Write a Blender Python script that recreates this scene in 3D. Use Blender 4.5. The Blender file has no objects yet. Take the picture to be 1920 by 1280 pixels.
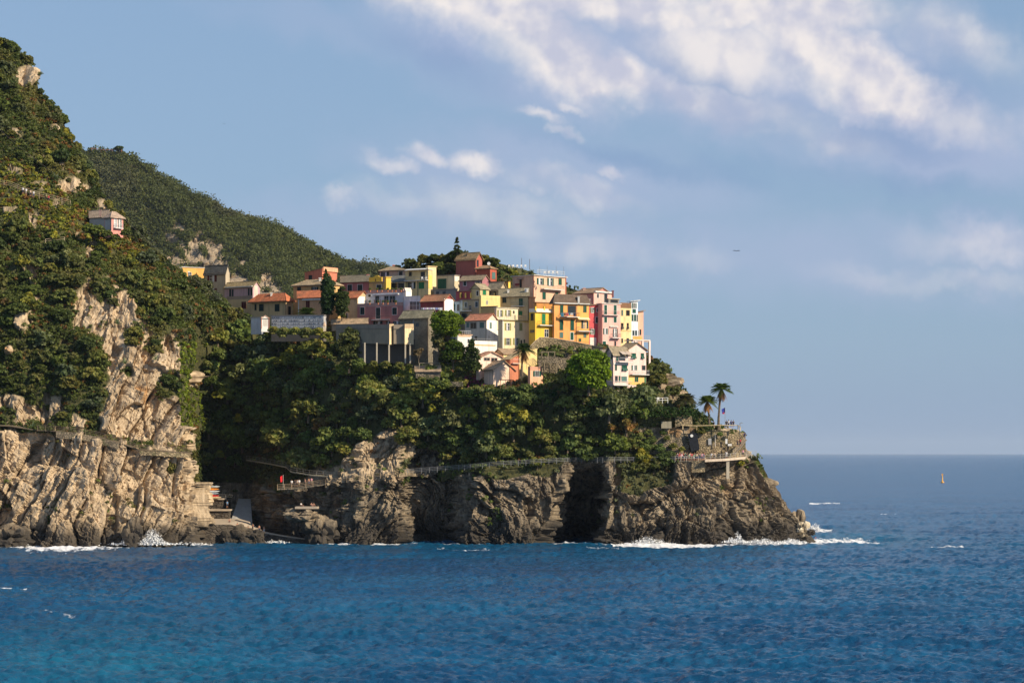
import bpy, math, random
import numpy as np
from mathutils import Vector, Matrix
R = math.radians
rng = np.random.default_rng(7)
random.seed(7)
S = bpy.context.scene
C = S.collection

# ---------------------------------------------------------------- camera, sky, sun, exposure
# metres; the camera stands 22.5 m above the sea and looks along +Y with an 85 mm lens
H = 22.5
K = 36.0 / 1920 / 85.0          # metres per photo pixel per metre of distance
def W(px, py, Y):
    return Vector(((px - 960) * K * Y, Y, H - (py - 850) * K * Y))
cam = bpy.data.cameras.new('camera'); co = bpy.data.objects.new('camera', cam); C.objects.link(co)
co.location = (0, 0, H); co.rotation_euler = (R(90), 0, 0)
cam.lens = 85; cam.sensor_width = 36; cam.shift_y = 209.6 / 1920
cam.clip_start = 1; cam.clip_end = 200000
S.camera = co
S.view_settings.view_transform = 'Standard'; S.view_settings.look = 'None'
S.view_settings.gamma = 1; S.view_settings.exposure = 0.38
S.cycles.use_denoising = True
S.cycles.max_bounces = 6; S.cycles.diffuse_bounces = 3; S.cycles.volume_bounces = 0

SUN_AZ, SUN_EL = 60, 31         # azimuth to the right of the direction behind the camera
sd = Vector((math.sin(R(SUN_AZ)) * math.cos(R(SUN_EL)), -math.cos(R(SUN_AZ)) * math.cos(R(SUN_EL)), math.sin(R(SUN_EL))))
sl = bpy.data.lights.new('sun', 'SUN'); so = bpy.data.objects.new('sun', sl); C.objects.link(so)
so.rotation_euler = sd.to_track_quat('Z', 'Y').to_euler()
sl.energy = 5.0; sl.angle = R(0.5); sl.color = (1.0, 0.85, 0.62)

class NT:
    def __init__(s, tree): s.t = tree; tree.nodes.clear()
    def n(s, typ, **kw):
        nd = s.t.nodes.new(typ)
        for k, v in kw.items():
            if k[0] == 'i' and k[1:].isdigit(): s.set(nd.inputs[int(k[1:])], v)
            elif k in nd.inputs and not hasattr(nd, k): s.set(nd.inputs[k], v)
            else: setattr(nd, k, v)
        return nd
    def set(s, sock, v):
        if isinstance(v, bpy.types.NodeSocket): s.t.links.new(v, sock)
        elif isinstance(v, bpy.types.Node): s.t.links.new(v.outputs[0], sock)
        else: sock.default_value = v
    def m(s, op, a, b=0.0, c=0.0, clamp=False):
        nd = s.t.nodes.new('ShaderNodeMath'); nd.operation = op; nd.use_clamp = clamp
        s.set(nd.inputs[0], a); s.set(nd.inputs[1], b); s.set(nd.inputs[2], c); return nd.outputs[0]
    def vm(s, op, a, b=(0, 0, 0), sc=None):
        nd = s.t.nodes.new('ShaderNodeVectorMath'); nd.operation = op
        s.set(nd.inputs[0], a); s.set(nd.inputs[1], b)
        if sc is not None: s.set(nd.inputs['Scale'], sc)
        return nd.outputs['Value'] if op in ('LENGTH', 'DOT_PRODUCT', 'DISTANCE') else nd.outputs[0]
    def mix(s, f, a, b, blend='MIX'):
        nd = s.t.nodes.new('ShaderNodeMix'); nd.data_type = 'RGBA'; nd.blend_type = blend
        s.set(nd.inputs[0], f); s.set(nd.inputs[6], a); s.set(nd.inputs[7], b); return nd.outputs[2]
    def ramp(s, f, a, b, lo=0.0, hi=1.0, smooth=True):
        nd = s.t.nodes.new('ShaderNodeMapRange'); nd.interpolation_type = 'SMOOTHSTEP' if smooth else 'LINEAR'
        for i, v in enumerate((f, a, b, lo, hi)): s.set(nd.inputs[i], v)
        return nd.outputs[0]
    def noise(s, vec, scale, detail=4, rough=0.5, dist=0.0, col=False):
        nd = s.t.nodes.new('ShaderNodeTexNoise'); s.set(nd.inputs['Vector'], vec)
        nd.inputs['Scale'].default_value = scale; nd.inputs['Detail'].default_value = detail
        nd.inputs['Roughness'].default_value = rough; nd.inputs['Distortion'].default_value = dist
        return nd.outputs[1 if col else 0]
    def mapping(s, vec, loc=(0, 0, 0), rot=(0, 0, 0), sc=(1, 1, 1)):
        nd = s.t.nodes.new('ShaderNodeMapping'); s.set(nd.inputs[0], vec)
        nd.inputs[1].default_value = loc; nd.inputs[2].default_value = rot; nd.inputs[3].default_value = sc
        return nd.outputs[0]
    def xyz(s, vec):
        nd = s.t.nodes.new('ShaderNodeSeparateXYZ'); s.set(nd.inputs[0], vec); return nd.outputs
    def comb(s, x, y, z=0.0):
        nd = s.t.nodes.new('ShaderNodeCombineXYZ')
        for i, v in enumerate((x, y, z)): s.set(nd.inputs[i], v)
        return nd.outputs[0]
def c4(c): return (c[0], c[1], c[2], 1.0)

def build_world():
    w = bpy.data.worlds.new('World'); S.world = w; w.use_nodes = True
    t = NT(w.node_tree)
    sky = t.n('ShaderNodeTexSky', sky_type='NISHITA', sun_disc=False)
    sky.sun_elevation = R(SUN_EL); sky.sun_rotation = R(180 - SUN_AZ); sky.altitude = 20
    sky.air_density = 1.0; sky.dust_density = 0.6; sky.ozone_density = 2.0
    gen = t.n('ShaderNodeTexCoord').outputs['Generated']
    d = t.vm('NORMALIZE', gen); X, Y, Z = t.xyz(d)
    den = t.m('MAXIMUM', t.m('ABSOLUTE', Y), 0.12)
    # tangent of azimuth and of elevation, in hundreds of photo pixels: clouds are fixed to compass directions
    u = t.m('ADD', t.m('DIVIDE', X, t.m('MULTIPLY', den, K * 100)), 9.6)
    v = t.m('SUBTRACT', t.m('DIVIDE', Z, t.m('MULTIPLY', den, K * 100)), 8.5)   # = -py/100
    q = t.comb(u, v)
    wn = t.vm('SUBTRACT', t.noise(q, 0.8, 9, 0.6, col=True), (0.5, 0.5, 0.5))
    qw = t.vm('ADD', q, t.vm('SCALE', wn, sc=1.35))
    def blob(px, py, rx, ry, rot, k=1.0, inner=0.15):
        m = t.vm('SUBTRACT', qw, (px / 100, -py / 100, 0))
        m = t.mapping(m, rot=(0, 0, R(rot))); m = t.vm('MULTIPLY', m, (100 / rx, 100 / ry, 0))
        return t.ramp(t.vm('LENGTH', m), inner, 1.0, k, 0.0)
    def union(lst):
        r = lst[0]
        for b in lst[1:]: r = t.m('MAXIMUM', r, b)
        return r
    n1 = t.noise(q, 0.50, 7, 0.50, 0.1)
    sunq = t.vm('ADD', q, (0.16, 0.13, 0))
    n2 = t.noise(sunq, 0.50, 7, 0.50, 0.1)
    bil = t.m('ADD', t.m('SUBTRACT', t.noise(q, 0.45, 5, 0.48), t.noise(t.vm('ADD', q, (0.34, 0.24, 0)), 0.45, 5, 0.48)), t.m('MULTIPLY', t.m('SUBTRACT', n1, n2), 0.6))
    # sunlit cumulus
    br = union([blob(850, 0, 300, 85, 24, 0.9), blob(1000, 70, 280, 100, 33, 1.1), blob(1130, 140, 170, 70, 22, 1.0), blob(1260, 20, 260, 70, 10, .9), blob(1150, 150, 120, 55, 20, .95), blob(1350, 95, 240, 110, 20, .7),
                blob(1560, 100, 270, 115, 32, 1.25), blob(1655, 165, 165, 85, 22, 1.25), blob(1450, 10, 320, 80, 0, 1.1), blob(1040, -10, 340, 80, 0, 1.0), blob(1270, 180, 260, 60, 20, .5), blob(1450, 225, 300, 50, 14, .42), blob(1790, 230, 220, 60, 10, .4), blob(900, 400, 330, 55, 8, .3), blob(1150, 470, 300, 45, 6, .25), blob(1750, 520, 300, 40, 4, .25),
                blob(800, 290, 66, 30, 28, .62), blob(890, 318, 86, 34, 18, .68), blob(730, 303, 60, 30, 10, .42), blob(1150, 335, 50, 18, 12, .5),
                blob(1010, 218, 70, 20, 12, .55), blob(1075, 200, 45, 18, 10, .45), blob(1050, 245, 40, 20, 10, .4), blob(640, 375, 60, 34, 20, .32),
                blob(1890, 460, 260, 55, 4, .36), blob(1800, 60, 200, 90, 30, .45), blob(1080, 370, 180, 46, 12, .36)])
    bm = t.m('MULTIPLY', br, t.ramp(n1, 0.28, 0.54, 0.62, 1.3), clamp=True)
    # grey-blue cloud body and thin veil
    gr = union([blob(1450, 130, 620, 210, 8, 1.0, 0.3), blob(1700, 240, 560, 170, 6, .95, .2), blob(950, 110, 420, 150, 18, .85), blob(1100, 330, 560, 130, 8, .6),
                blob(860, 330, 330, 80, 12, .6), blob(1500, 480, 900, 120, 4, .55), blob(650, 60, 420, 70, 14, .3), blob(1900, 460, 500, 90, 4, .8), blob(700, 420, 420, 90, 6, .4)])
    gm = t.m('MULTIPLY', gr, t.ramp(n1, 0.28, 0.60, 0.70, 1.2), clamp=True)
    # mauve-blue shadowed undersides
    sh = union([blob(1560, 345, 520, 62, 7, 1.1), blob(1200, 300, 300, 45, 12, .8), blob(1500, 240, 420, 60, 10, .9), blob(1330, 150, 260, 60, 30, .7), blob(1820, 150, 160, 160, 0, .7), blob(820, 120, 220, 60, 26, .6), blob(1600, 340, 420, 60, 6, .75), blob(1040, 260, 220, 50, 12, .4)])
    S0 = 10.0                                    # everything here is in sky units, scaled by the Background strength
    skyc = t.mix(1.0, sky.outputs[0], (0.92, 1.0, 1.12, 1), 'MULTIPLY')
    elev = t.ramp(Z, 0.0, 0.30, 0.85, 0.55, False)
    base = t.mix(elev, skyc, c4([x * S0 for x in (0.235, 0.345, 0.50)]))
    base = t.mix(t.ramp(Z, 0.0, 0.05, .5, 0), base, c4([x * S0 for x in (0.235, 0.32, 0.48)]))
    greyc = t.mix(t.m('MULTIPLY', sh, t.ramp(n1, .3, .6, 0.5, 1.1), clamp=True), c4([x * S0 for x in (0.37, 0.43, 0.60)]), c4([x * S0 for x in (0.20, 0.30, 0.50)]))
    col = t.mix(t.m('MULTIPLY', gm, 0.85), base, greyc)
    lit = t.ramp(bil, -0.10, 0.09)
    brc = t.mix(lit, c4([x * S0 for x in (0.50, 0.51, 0.62)]), c4([x * S0 for x in (0.82, 0.76, 0.73)]))
    col = t.mix(t.m('MULTIPLY', bm, 0.92), col, brc)
    bg = t.n('ShaderNodeBackground'); t.set(bg.inputs[0], col); bg.inputs[1].default_value = 0.88 / S0
    out = t.n('ShaderNodeOutputWorld'); t.set(out.inputs[0], bg.outputs[0])
build_world()

# ---------------------------------------------------------------- helpers
def hsh(i, seed=0):
    i = i.astype(np.uint32)
    h = (i[..., 0] * np.uint32(374761393) + i[..., 1] * np.uint32(668265263) + i[..., 2] * np.uint32(2147483647 ^ 0x5bd1e995) + np.uint32(seed * 144665 + 11))
    h = (h ^ (h >> np.uint32(13))) * np.uint32(1274126177)
    h = (h ^ (h >> np.uint32(15))) * np.uint32(2246822519)
    return (h ^ (h >> np.uint32(16)))
def h01(i, seed=0): return hsh(i, seed).astype(np.float64) / 4294967295.0
def vnoise(p, seed=0):
    i = np.floor(p).astype(np.int64); f = p - i; f = f * f * (3 - 2 * f)
    r = 0
    for dx in (0, 1):
        for dy in (0, 1):
            for dz in (0, 1):
                w = (f[:, 0] if dx else 1 - f[:, 0]) * (f[:, 1] if dy else 1 - f[:, 1]) * (f[:, 2] if dz else 1 - f[:, 2])
                r = r + w * h01(i + np.array([dx, dy, dz]), seed)
    return r * 2 - 1
def fbm(p, octv=4, seed=0, gain=0.5):
    a, r, s = 1.0, 0, 0
    for o in range(octv):
        r = r + a * vnoise(p * (2.03 ** o) + o * 17.3, seed + o); s += a; a *= gain
    return r / s
def layers(p, ang, sp, blk, seed, turn=0.35):
    """stratified rock: sheets of rock leaning by ang degrees, each broken into blocks, every block set in or out"""
    c, s = math.cos(R(ang)), math.sin(R(ang)); a = (p[:, 0] * c + p[:, 2] * s + turn * p[:, 1]) / sp; i = np.floor(a); fa = a - i
    z0 = i * 0; ii = np.stack([i, z0, z0], -1).astype(np.int64); b = (-p[:, 0] * s + p[:, 2] * c) / blk * (.6 + .9 * h01(ii, seed + 5)) + 9 * h01(ii, seed); j = np.floor(b); fb = b - j
    ij = np.stack([i, j, z0], -1).astype(np.int64)
    return h01(ii, seed + 2) * .5 + h01(ij, seed + 1) * .5 - .5 + .5 * (fa - .5) * (h01(ij, seed + 3) - .35) + .45 * (fb - .5) * (h01(ij, seed + 4) - .3)
def worley(p, seed=0):
    i = np.floor(p).astype(np.int64); n = len(p)
    f1 = np.full(n, 9.0); f2 = np.full(n, 9.0); idc = np.zeros(n); vec = np.zeros((n, 3))
    for dx in (-1, 0, 1):
        for dy in (-1, 0, 1):
            for dz in (-1, 0, 1):
                c = i + np.array([dx, dy, dz])
                q = c + np.stack([h01(c, seed), h01(c, seed + 1), h01(c, seed + 2)], -1) - p
                d = np.sqrt((q ** 2).sum(-1))
                nearer = d < f1
                f2 = np.where(nearer, f1, np.minimum(f2, d)); idc = np.where(nearer, h01(c, seed + 3), idc); f1 = np.where(nearer, d, f1); vec = np.where(nearer[:, None], q, vec)
    # each cell is a flat facet with a tilt of its own
    tilt = vec[:, 0] * np.sin(idc * 91.7) + vec[:, 1] * np.sin(idc * 57.3 + 1) + vec[:, 2] * np.sin(idc * 133.1 + 2)
    return f1, f2, idc + 0.55 * tilt
def inpoly(x, y, poly):
    r = np.zeros(np.shape(x), bool); n = len(poly)
    for a in range(n):
        x0, y0 = poly[a]; x1, y1 = poly[(a + 1) % n]
        c = ((y0 > y) != (y1 > y)) & (x < (x1 - x0) * (y - y0) / ((y1 - y0) + 1e-9) + x0)
        r ^= c
    return r
def grow(px, py, poly, f=14, seed=3):          # polygon test with a ragged edge
    p = np.stack([px / 22.0, py / 22.0, np.zeros_like(px)], -1)
    return inpoly(px + f * fbm(p, 3, seed), py + f * fbm(p + 40, 3, seed + 9), poly)

MATS = {}
def new_mat(name):
    m = bpy.data.materials.new(name); m.use_nodes = True
    t = NT(m.node_tree)
    b = t.n('ShaderNodeBsdfPrincipled'); o = t.n('ShaderNodeOutputMaterial'); t.set(o.inputs[0], b.outputs[0])
    b.inputs['Specular IOR Level'].default_value = 0.3
    return m, t, b
def bump(t, b, h, strength=0.5, dist=0.1):
    bp = t.n('ShaderNodeBump'); bp.inputs['Strength'].default_value = strength; bp.inputs['Distance'].default_value = dist
    t.set(bp.inputs['Height'], h); t.set(b.inputs['Normal'], bp.outputs[0]); return bp
def plaster(col, kind='plaster'):
    key = (kind, tuple(round(x, 3) for x in col))
    if key in MATS: return MATS[key]
    m, t, b = new_mat(kind)
    pos = t.n('ShaderNodeNewGeometry').outputs['Position']
    n = t.noise(pos, 0.5, 6, 0.65); n2 = t.noise(t.mapping(pos, sc=(1.2, 1.2, 0.18)), 1.3, 5, 0.6)
    f = t.m('ADD', t.ramp(n, 0.3, 0.75, 0.0, 0.42), t.ramp(n2, 0.46, 0.68, 0.0, 0.55), clamp=True)
    dirt = tuple(x * 0.62 + 0.02 for x in col)
    cc = t.mix(f, c4(col), c4(dirt))
    cc = t.mix(t.ramp(t.noise(pos, 0.23, 3), .55, .7, 0, .25), cc, c4([min(1, x * 1.12 + 0.04) for x in col]))
    t.set(b.inputs['Base Color'], cc); b.inputs['Roughness'].default_value = 0.9
    bump(t, b, t.noise(pos, 3, 5), 0.35, 0.08)
    MATS[key] = m; return m
def paint(col, rough=0.55, name='paint'):
    key = (name, tuple(round(x, 3) for x in col), rough)
    if key in MATS: return MATS[key]
    m, t, b = new_mat(name)
    pos = t.n('ShaderNodeNewGeometry').outputs['Position']
    cc = t.mix(t.ramp(t.noise(pos, 1.7, 5, 0.6), 0.35, 0.7, 0, 0.35), c4(col), c4([x * 0.6 + 0.01 for x in col]))
    t.set(b.inputs['Base Color'], cc); b.inputs['Roughness'].default_value = rough
    MATS[key] = m; return m
def slats(col):
    key = ('slats', col)
    if key in MATS: return MATS[key]
    m, t, b = new_mat('shutter_paint')
    pos = t.n('ShaderNodeNewGeometry').outputs['Position']
    z = t.xyz(pos)[2]
    s = t.m('FRACT', t.m('MULTIPLY', z, 7.0))
    cc = t.mix(t.ramp(t.noise(pos, 1.3, 4), .4, .7, 0, .4), c4(col), c4([x * .65 + .012 for x in col]))
    t.set(b.inputs['Base Color'], cc); b.inputs['Roughness'].default_value = 0.6
    bump(t, b, s, 0.8, 0.05)
    MATS[key] = m; return m
def roofmat(col, name='roof_tiles'):
    key = (name, tuple(col))
    if key in MATS: return MATS[key]
    m, t, b = new_mat(name)
    pos = t.n('ShaderNodeNewGeometry').outputs['Position']
    v = t.n('ShaderNodeTexVoronoi'); t.set(v.inputs['Vector'], t.mapping(pos, sc=(1, 1, 2.0))); v.inputs['Scale'].default_value = 2.6
    n = t.noise(pos, 1.1, 5, 0.65); n2 = t.noise(pos, 0.35, 3)
    cc = t.mix(t.ramp(n, 0.3, 0.7), c4([x * 0.68 for x in col]), c4([min(1, x * 1.22) for x in col]))
    cc = t.mix(t.m('MULTIPLY', t.xyz(v.outputs['Color'])[0], 0.45), cc, c4([x * 0.55 + .01 for x in col]))
    cc = t.mix(t.ramp(n2, 0.5, 0.72, 0, 0.45), cc, (0.10, 0.095, 0.06, 1))
    t.set(b.inputs['Base Color'], cc); b.inputs['Roughness'].default_value = 0.88
    bump(t, b, t.m('ADD', v.outputs['Distance'], n), 0.7, 0.12)
    MATS[key] = m; return m
def stonemat(c1, c2, scale=1.6, name='masonry', ivy=0.0):
    key = (name, tuple(c1), scale)
    if key in MATS: return MATS[key]
    m, t, b = new_mat(name)
    pos = t.n('ShaderNodeNewGeometry').outputs['Position']
    v = t.n('ShaderNodeTexVoronoi'); t.set(v.inputs['Vector'], t.mapping(pos, sc=(1, 1, 1.5))); v.inputs['Scale'].default_value = scale
    v2 = t.n('ShaderNodeTexVoronoi', feature='DISTANCE_TO_EDGE'); t.set(v2.inputs['Vector'], t.mapping(pos, sc=(1, 1, 1.5))); v2.inputs['Scale'].default_value = scale
    cc = t.mix(t.xyz(v.outputs['Color'])[0], c4(c1), c4(c2))
    cc = t.mix(t.ramp(t.noise(pos, 0.35, 5, .6), 0.42, 0.66, 0, 0.6), cc, c4([x * 0.5 for x in c1]))
    cc = t.mix(t.ramp(v2.outputs['Distance'], 0.0, 0.09, 0.75, 0.0), cc, c4([x * 0.3 for x in c1]))
    if ivy: cc = t.mix(t.ramp(t.noise(pos, 0.5, 5, .7), 0.52, 0.60, 0, ivy), cc, (0.04, 0.055, 0.015, 1))
    t.set(b.inputs['Base Color'], cc); b.inputs['Roughness'].default_value = 0.95
    bump(t, b, t.ramp(v2.outputs['Distance'], 0, .2), 0.8, 0.2)
    MATS[key] = m; return m
def glassmat():
    if 'glass' in MATS: return MATS['glass']
    m, t, b = new_mat('window_glass')
    b.inputs['Base Color'].default_value = (0.02, 0.025, 0.03, 1); b.inputs['Roughness'].default_value = 0.12
    b.inputs['Specular IOR Level'].default_value = 0.5
    MATS['glass'] = m; return m

def tag(o, label=None, cat=None, group=None, kind=None):
    if label: o['label'] = label
    if cat: o['category'] = cat
    if group: o['group'] = group
    if kind: o['kind'] = kind
    return o
def empty(name, loc, label, cat, group=None, rz=0.0):
    o = bpy.data.objects.new(name, None); C.objects.link(o); o.location = loc; o.rotation_euler = (0, 0, rz)
    o.empty_display_size = 0.5
    return tag(o, label, cat, group)
def link(name, me, parent=None):
    o = bpy.data.objects.new(name, me); C.objects.link(o)
    if parent is not None: o.parent = parent
    return o
def mesh_np(name, V, F, mat, smooth=False, tint=None):
    me = bpy.data.meshes.new(name); V = np.asarray(V, np.float32); F = np.asarray(F, np.int32)
    k = F.shape[1]
    me.vertices.add(len(V)); me.vertices.foreach_set('co', V.ravel())
    me.loops.add(F.size); me.loops.foreach_set('vertex_index', F.ravel())
    me.polygons.add(len(F)); me.polygons.foreach_set('loop_start', np.arange(0, F.size, k, dtype=np.int32))
    me.polygons.foreach_set('loop_total', np.full(len(F), k, np.int32))
    me.polygons.foreach_set('use_smooth', np.full(len(F), smooth, bool))
    if tint is not None:
        for nm, arr in tint.items():
            arr = np.asarray(arr, np.float32)
            if arr.ndim == 1:
                a = me.attributes.new(nm, 'FLOAT', 'POINT'); a.data.foreach_set('value', arr)
            else:
                a = me.attributes.new(nm, 'FLOAT_COLOR', 'POINT')
                a.data.foreach_set('color', np.concatenate([arr, np.ones((len(arr), 1), np.float32)], 1).ravel())
    me.update(); me.validate(); me.materials.append(mat)
    return me

class MB:                                       # collects polygons and links them as one mesh
    def __init__(s): s.v = []; s.f = []
    def poly(s, pts):
        k = len(s.v); s.v += [tuple(p) for p in pts]; s.f.append(list(range(k, k + len(pts)))); return s
    def hexa(s, p):                             # 8 points: bottom ring 0-3, top ring 4-7
        k = len(s.v); s.v += [tuple(q) for q in p]
        s.f += [[k + i for i in q] for q in ((3, 2, 1, 0), (4, 5, 6, 7), (0, 1, 5, 4), (1, 2, 6, 5), (2, 3, 7, 6), (3, 0, 4, 7))]; return s
    def box(s, x0, x1, y0, y1, z0, z1, F=None):
        F = F or (lambda a, b, c: (a, b, c))
        s.hexa([F(x0, y0, z0), F(x1, y0, z0), F(x1, y1, z0), F(x0, y1, z0), F(x0, y0, z1), F(x1, y0, z1), F(x1, y1, z1), F(x0, y1, z1)])
        return s
    def tube(s, pts, rad, n=6, cap=True):
        pts = [Vector(p) for p in pts]; rad = rad if isinstance(rad, (list, tuple)) else [rad] * len(pts)
        k = len(s.v)
        for i, p in enumerate(pts):
            d = (pts[min(i + 1, len(pts) - 1)] - pts[max(i - 1, 0)]).normalized()
            a = d.cross(Vector((0, 0, 1)));
            if a.length < 0.05: a = d.cross(Vector((0, 1, 0)))
            a.normalize(); b = d.cross(a)
            for j in range(n):
                t = 2 * math.pi * j / n; s.v.append(tuple(p + rad[i] * (math.cos(t) * a + math.sin(t) * b)))
        for i in range(len(pts) - 1):
            for j in range(n):
                q = (j + 1) % n; s.f.append([k + i * n + j, k + i * n + q, k + (i + 1) * n + q, k + (i + 1) * n + j])
        if cap:
            s.f.append([k + j for j in range(n)][::-1]); e = k + (len(pts) - 1) * n; s.f.append([e + j for j in range(n)])
        return s
    def loft(s, c, prof, n=8, sx=1.0, sy=1.0):   # lathe round z at c, prof = [(r, z)...]
        k = len(s.v)
        for r, z in prof:
            for j in range(n):
                t = 2 * math.pi * j / n; s.v.append((c[0] + sx * r * math.cos(t), c[1] + sy * r * math.sin(t), c[2] + z))
        for i in range(len(prof) - 1):
            for j in range(n):
                q = (j + 1) % n; s.f.append([k + i * n + j, k + i * n + q, k + (i + 1) * n + q, k + (i + 1) * n + j])
        s.f.append([k + j for j in range(n)][::-1]); e = k + (len(prof) - 1) * n; s.f.append([e + j for j in range(n)])
        return s
    def build(s, name, mat, parent=None, smooth=False):
        me = bpy.data.meshes.new(name); me.from_pydata(s.v, [], s.f); me.update(); me.materials.append(mat)
        if smooth: me.polygons.foreach_set('use_smooth', [True] * len(me.polygons))
        o = link(name, me)
        if parent is not None:
            o.parent = parent; o.matrix_parent_inverse = Matrix.Translation(-parent.location) if parent.type == 'EMPTY' else Matrix()
        return o
# ---------------------------------------------------------------- terrain: one coastal hillside from the left edge to the point
# control columns: sea edge, mid cliff, cliff top, inner edge of path, mid slope, foot of houses, upper village, skyline
COLS = [
 (-140, [(1030,575),(930,578),(815,582),(800,585),(600,600),(400,628),(200,660),(0,695)]),
 (0,   [(1027,577),(920,581),(812,585),(800,588),(600,602),(400,630),(220,662),(82,690)]),
 (30,  [(1027,577),(920,581),(810,585),(800,588),(600,602),(400,630),(230,661),(92,689)]),
 (58,  [(1027,577),(920,581),(810,585),(800,588),(605,601),(410,629),(240,660),(122,688)]),
 (70,  [(1027,577),(920,580),(808,584),(800,587),(610,600),(420,627),(270,658),(172,685)]),
 (100, [(1027,577),(920,580),(808,584),(800,587),(620,600),(440,625),(290,655),(206,682)]),
 (150, [(1026,577),(920,580),(815,584),(808,587),(640,598),(480,620),(360,648),(292,675)]),
 (200, [(1024,578),(920,581),(828,585),(820,588),(660,598),(540,615),(440,640),(382,655)]),
 (235, [(1022,580),(925,583),(835,586),(828,589),(680,598),(560,613),(480,635),(424,650)]),
 (300, [(1018,583),(930,586),(845,589),(838,592),(700,599),(580,612),(525,630),(490,642)]),
 (345, [(1017,587),(930,589),(852,592),(846,594),(740,599),(630,608),(560,628),(522,642)]),
 (357, [(366,1017,590),(368,930,592),(360,852,595),(358,846,597),(350,740,601),(348,640,610),(357,570,632),(357,528,646)]),
 (380, [(380,1012,650),(379,955,652),(372,900,654),(370,870,652),(366,770,650),(366,640,648),(378,585,648),(380,552,655)]),
 (430, [(1012,640),(955,648),(900,652),(870,650),(750,650),(625,660),(600,662),(582,664)]),
 (470, [(1012,632),(960,645),(905,650),(868,648),(740,646),(628,660),(615,664),(606,667)]),
 (520, [(1014,612),(960,618),(922,620),(875,634),(740,638),(630,650),(617,652),(606,662)]),
 (600, [(1016,606),(960,608),(908,611),(880,618),(730,628),(640,634),(600,650),(560,680)]),
 (680, [(1017,604),(960,606),(898,609),(870,614),(740,618),(684,622),(615,640),(545,675)]),
 (750, [(1018,604),(960,605),(892,608),(866,613),(740,614),(684,618),(605,640),(520,680)]),
 (775, [(1017,617),(950,615),(889,613),(862,617),(738,613),(686,617),(602,640),(500,677)]),
 (850, [(838,1018,617),(848,950,616),(850,882,612),(864,615),(735,609),(692,612),(600,638),(484,668)]),
 (895, [(852,1019,606),(868,950,606),(895,880,607),(864,611),(735,607),(702,609),(610,634),(486,668)]),
 (910, [(868,1019,597),(884,950,600),(910,878,604),(862,609),(735,606),(704,608),(620,630),(488,666)]),
 (980, [(1019,598),(940,601),(873,604),(860,609),(735,603),(708,606),(630,622),(505,662)]),
 (1050,[(1024,1018,606),(1046,930,606),(1062,868,606),(1056,859,610),(738,602),(706,606),(642,620),(530,655)]),
 (1068,[(1036,1015,640),(1060,930,632),(867,611),(858,613),(740,602),(706,606),(644,619),(540,653)]),
 (1118,[(1112,1015,642),(1128,930,634),(1118,866,612),(857,614),(745,602),(708,606),(648,618),(556,650)]),
 (1140,[(1124,1018,602),(1146,930,604),(866,606),(856,610),(750,602),(712,606),(652,618),(565,650)]),
 (1215,[(1019,597),(930,601),(864,606),(850,610),(765,604),(726,608),(690,614),(668,622)]),
 (1250,[(1020,595),(930,600),(862,605),(848,609),(780,606),(748,610),(710,617),(686,625)]),
 (1300,[(1020,596),(930,600),(861,606),(846,609),(802,608),(776,612),(768,618),(764,622)]),
 (1340,[(1018,597),(930,601),(862,607),(846,610),(808,609),(804,613),(800,618),(800,622)]),
 (1385,[(1018,602),(930,606),(861,609),(850,611),(812,612),(808,615),(806,618),(806,620)]),
 (1402,[(1018,604),(930,608),(860,611),(857,613),(854,614),(852,616),(851,618),(851,620)]),
 (1420,[(1018,606),(930,610),(866,613),(864,614),(862,615),(861,616),(860,617),(860,618)]),
 (1448,[(1018,608),(965,612),(918,614),(916,615),(914,616),(913,617),(912,618),(911,619)]),
 (1485,[(1018,612),(990,615),(968,617),(966,618),(965,619),(964,620),(964,621),(963,622)]),
 (1512,[(1018,615),(1010,617),(1000,618),(999,619),(999,620),(998,621),(998,622),(998,623)]),
 (1532,[(1019,618),(1019,619),(1018,620),(1018,621),(1018,622),(1018,623),(1018,624),(1018,625)]),
]
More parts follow.
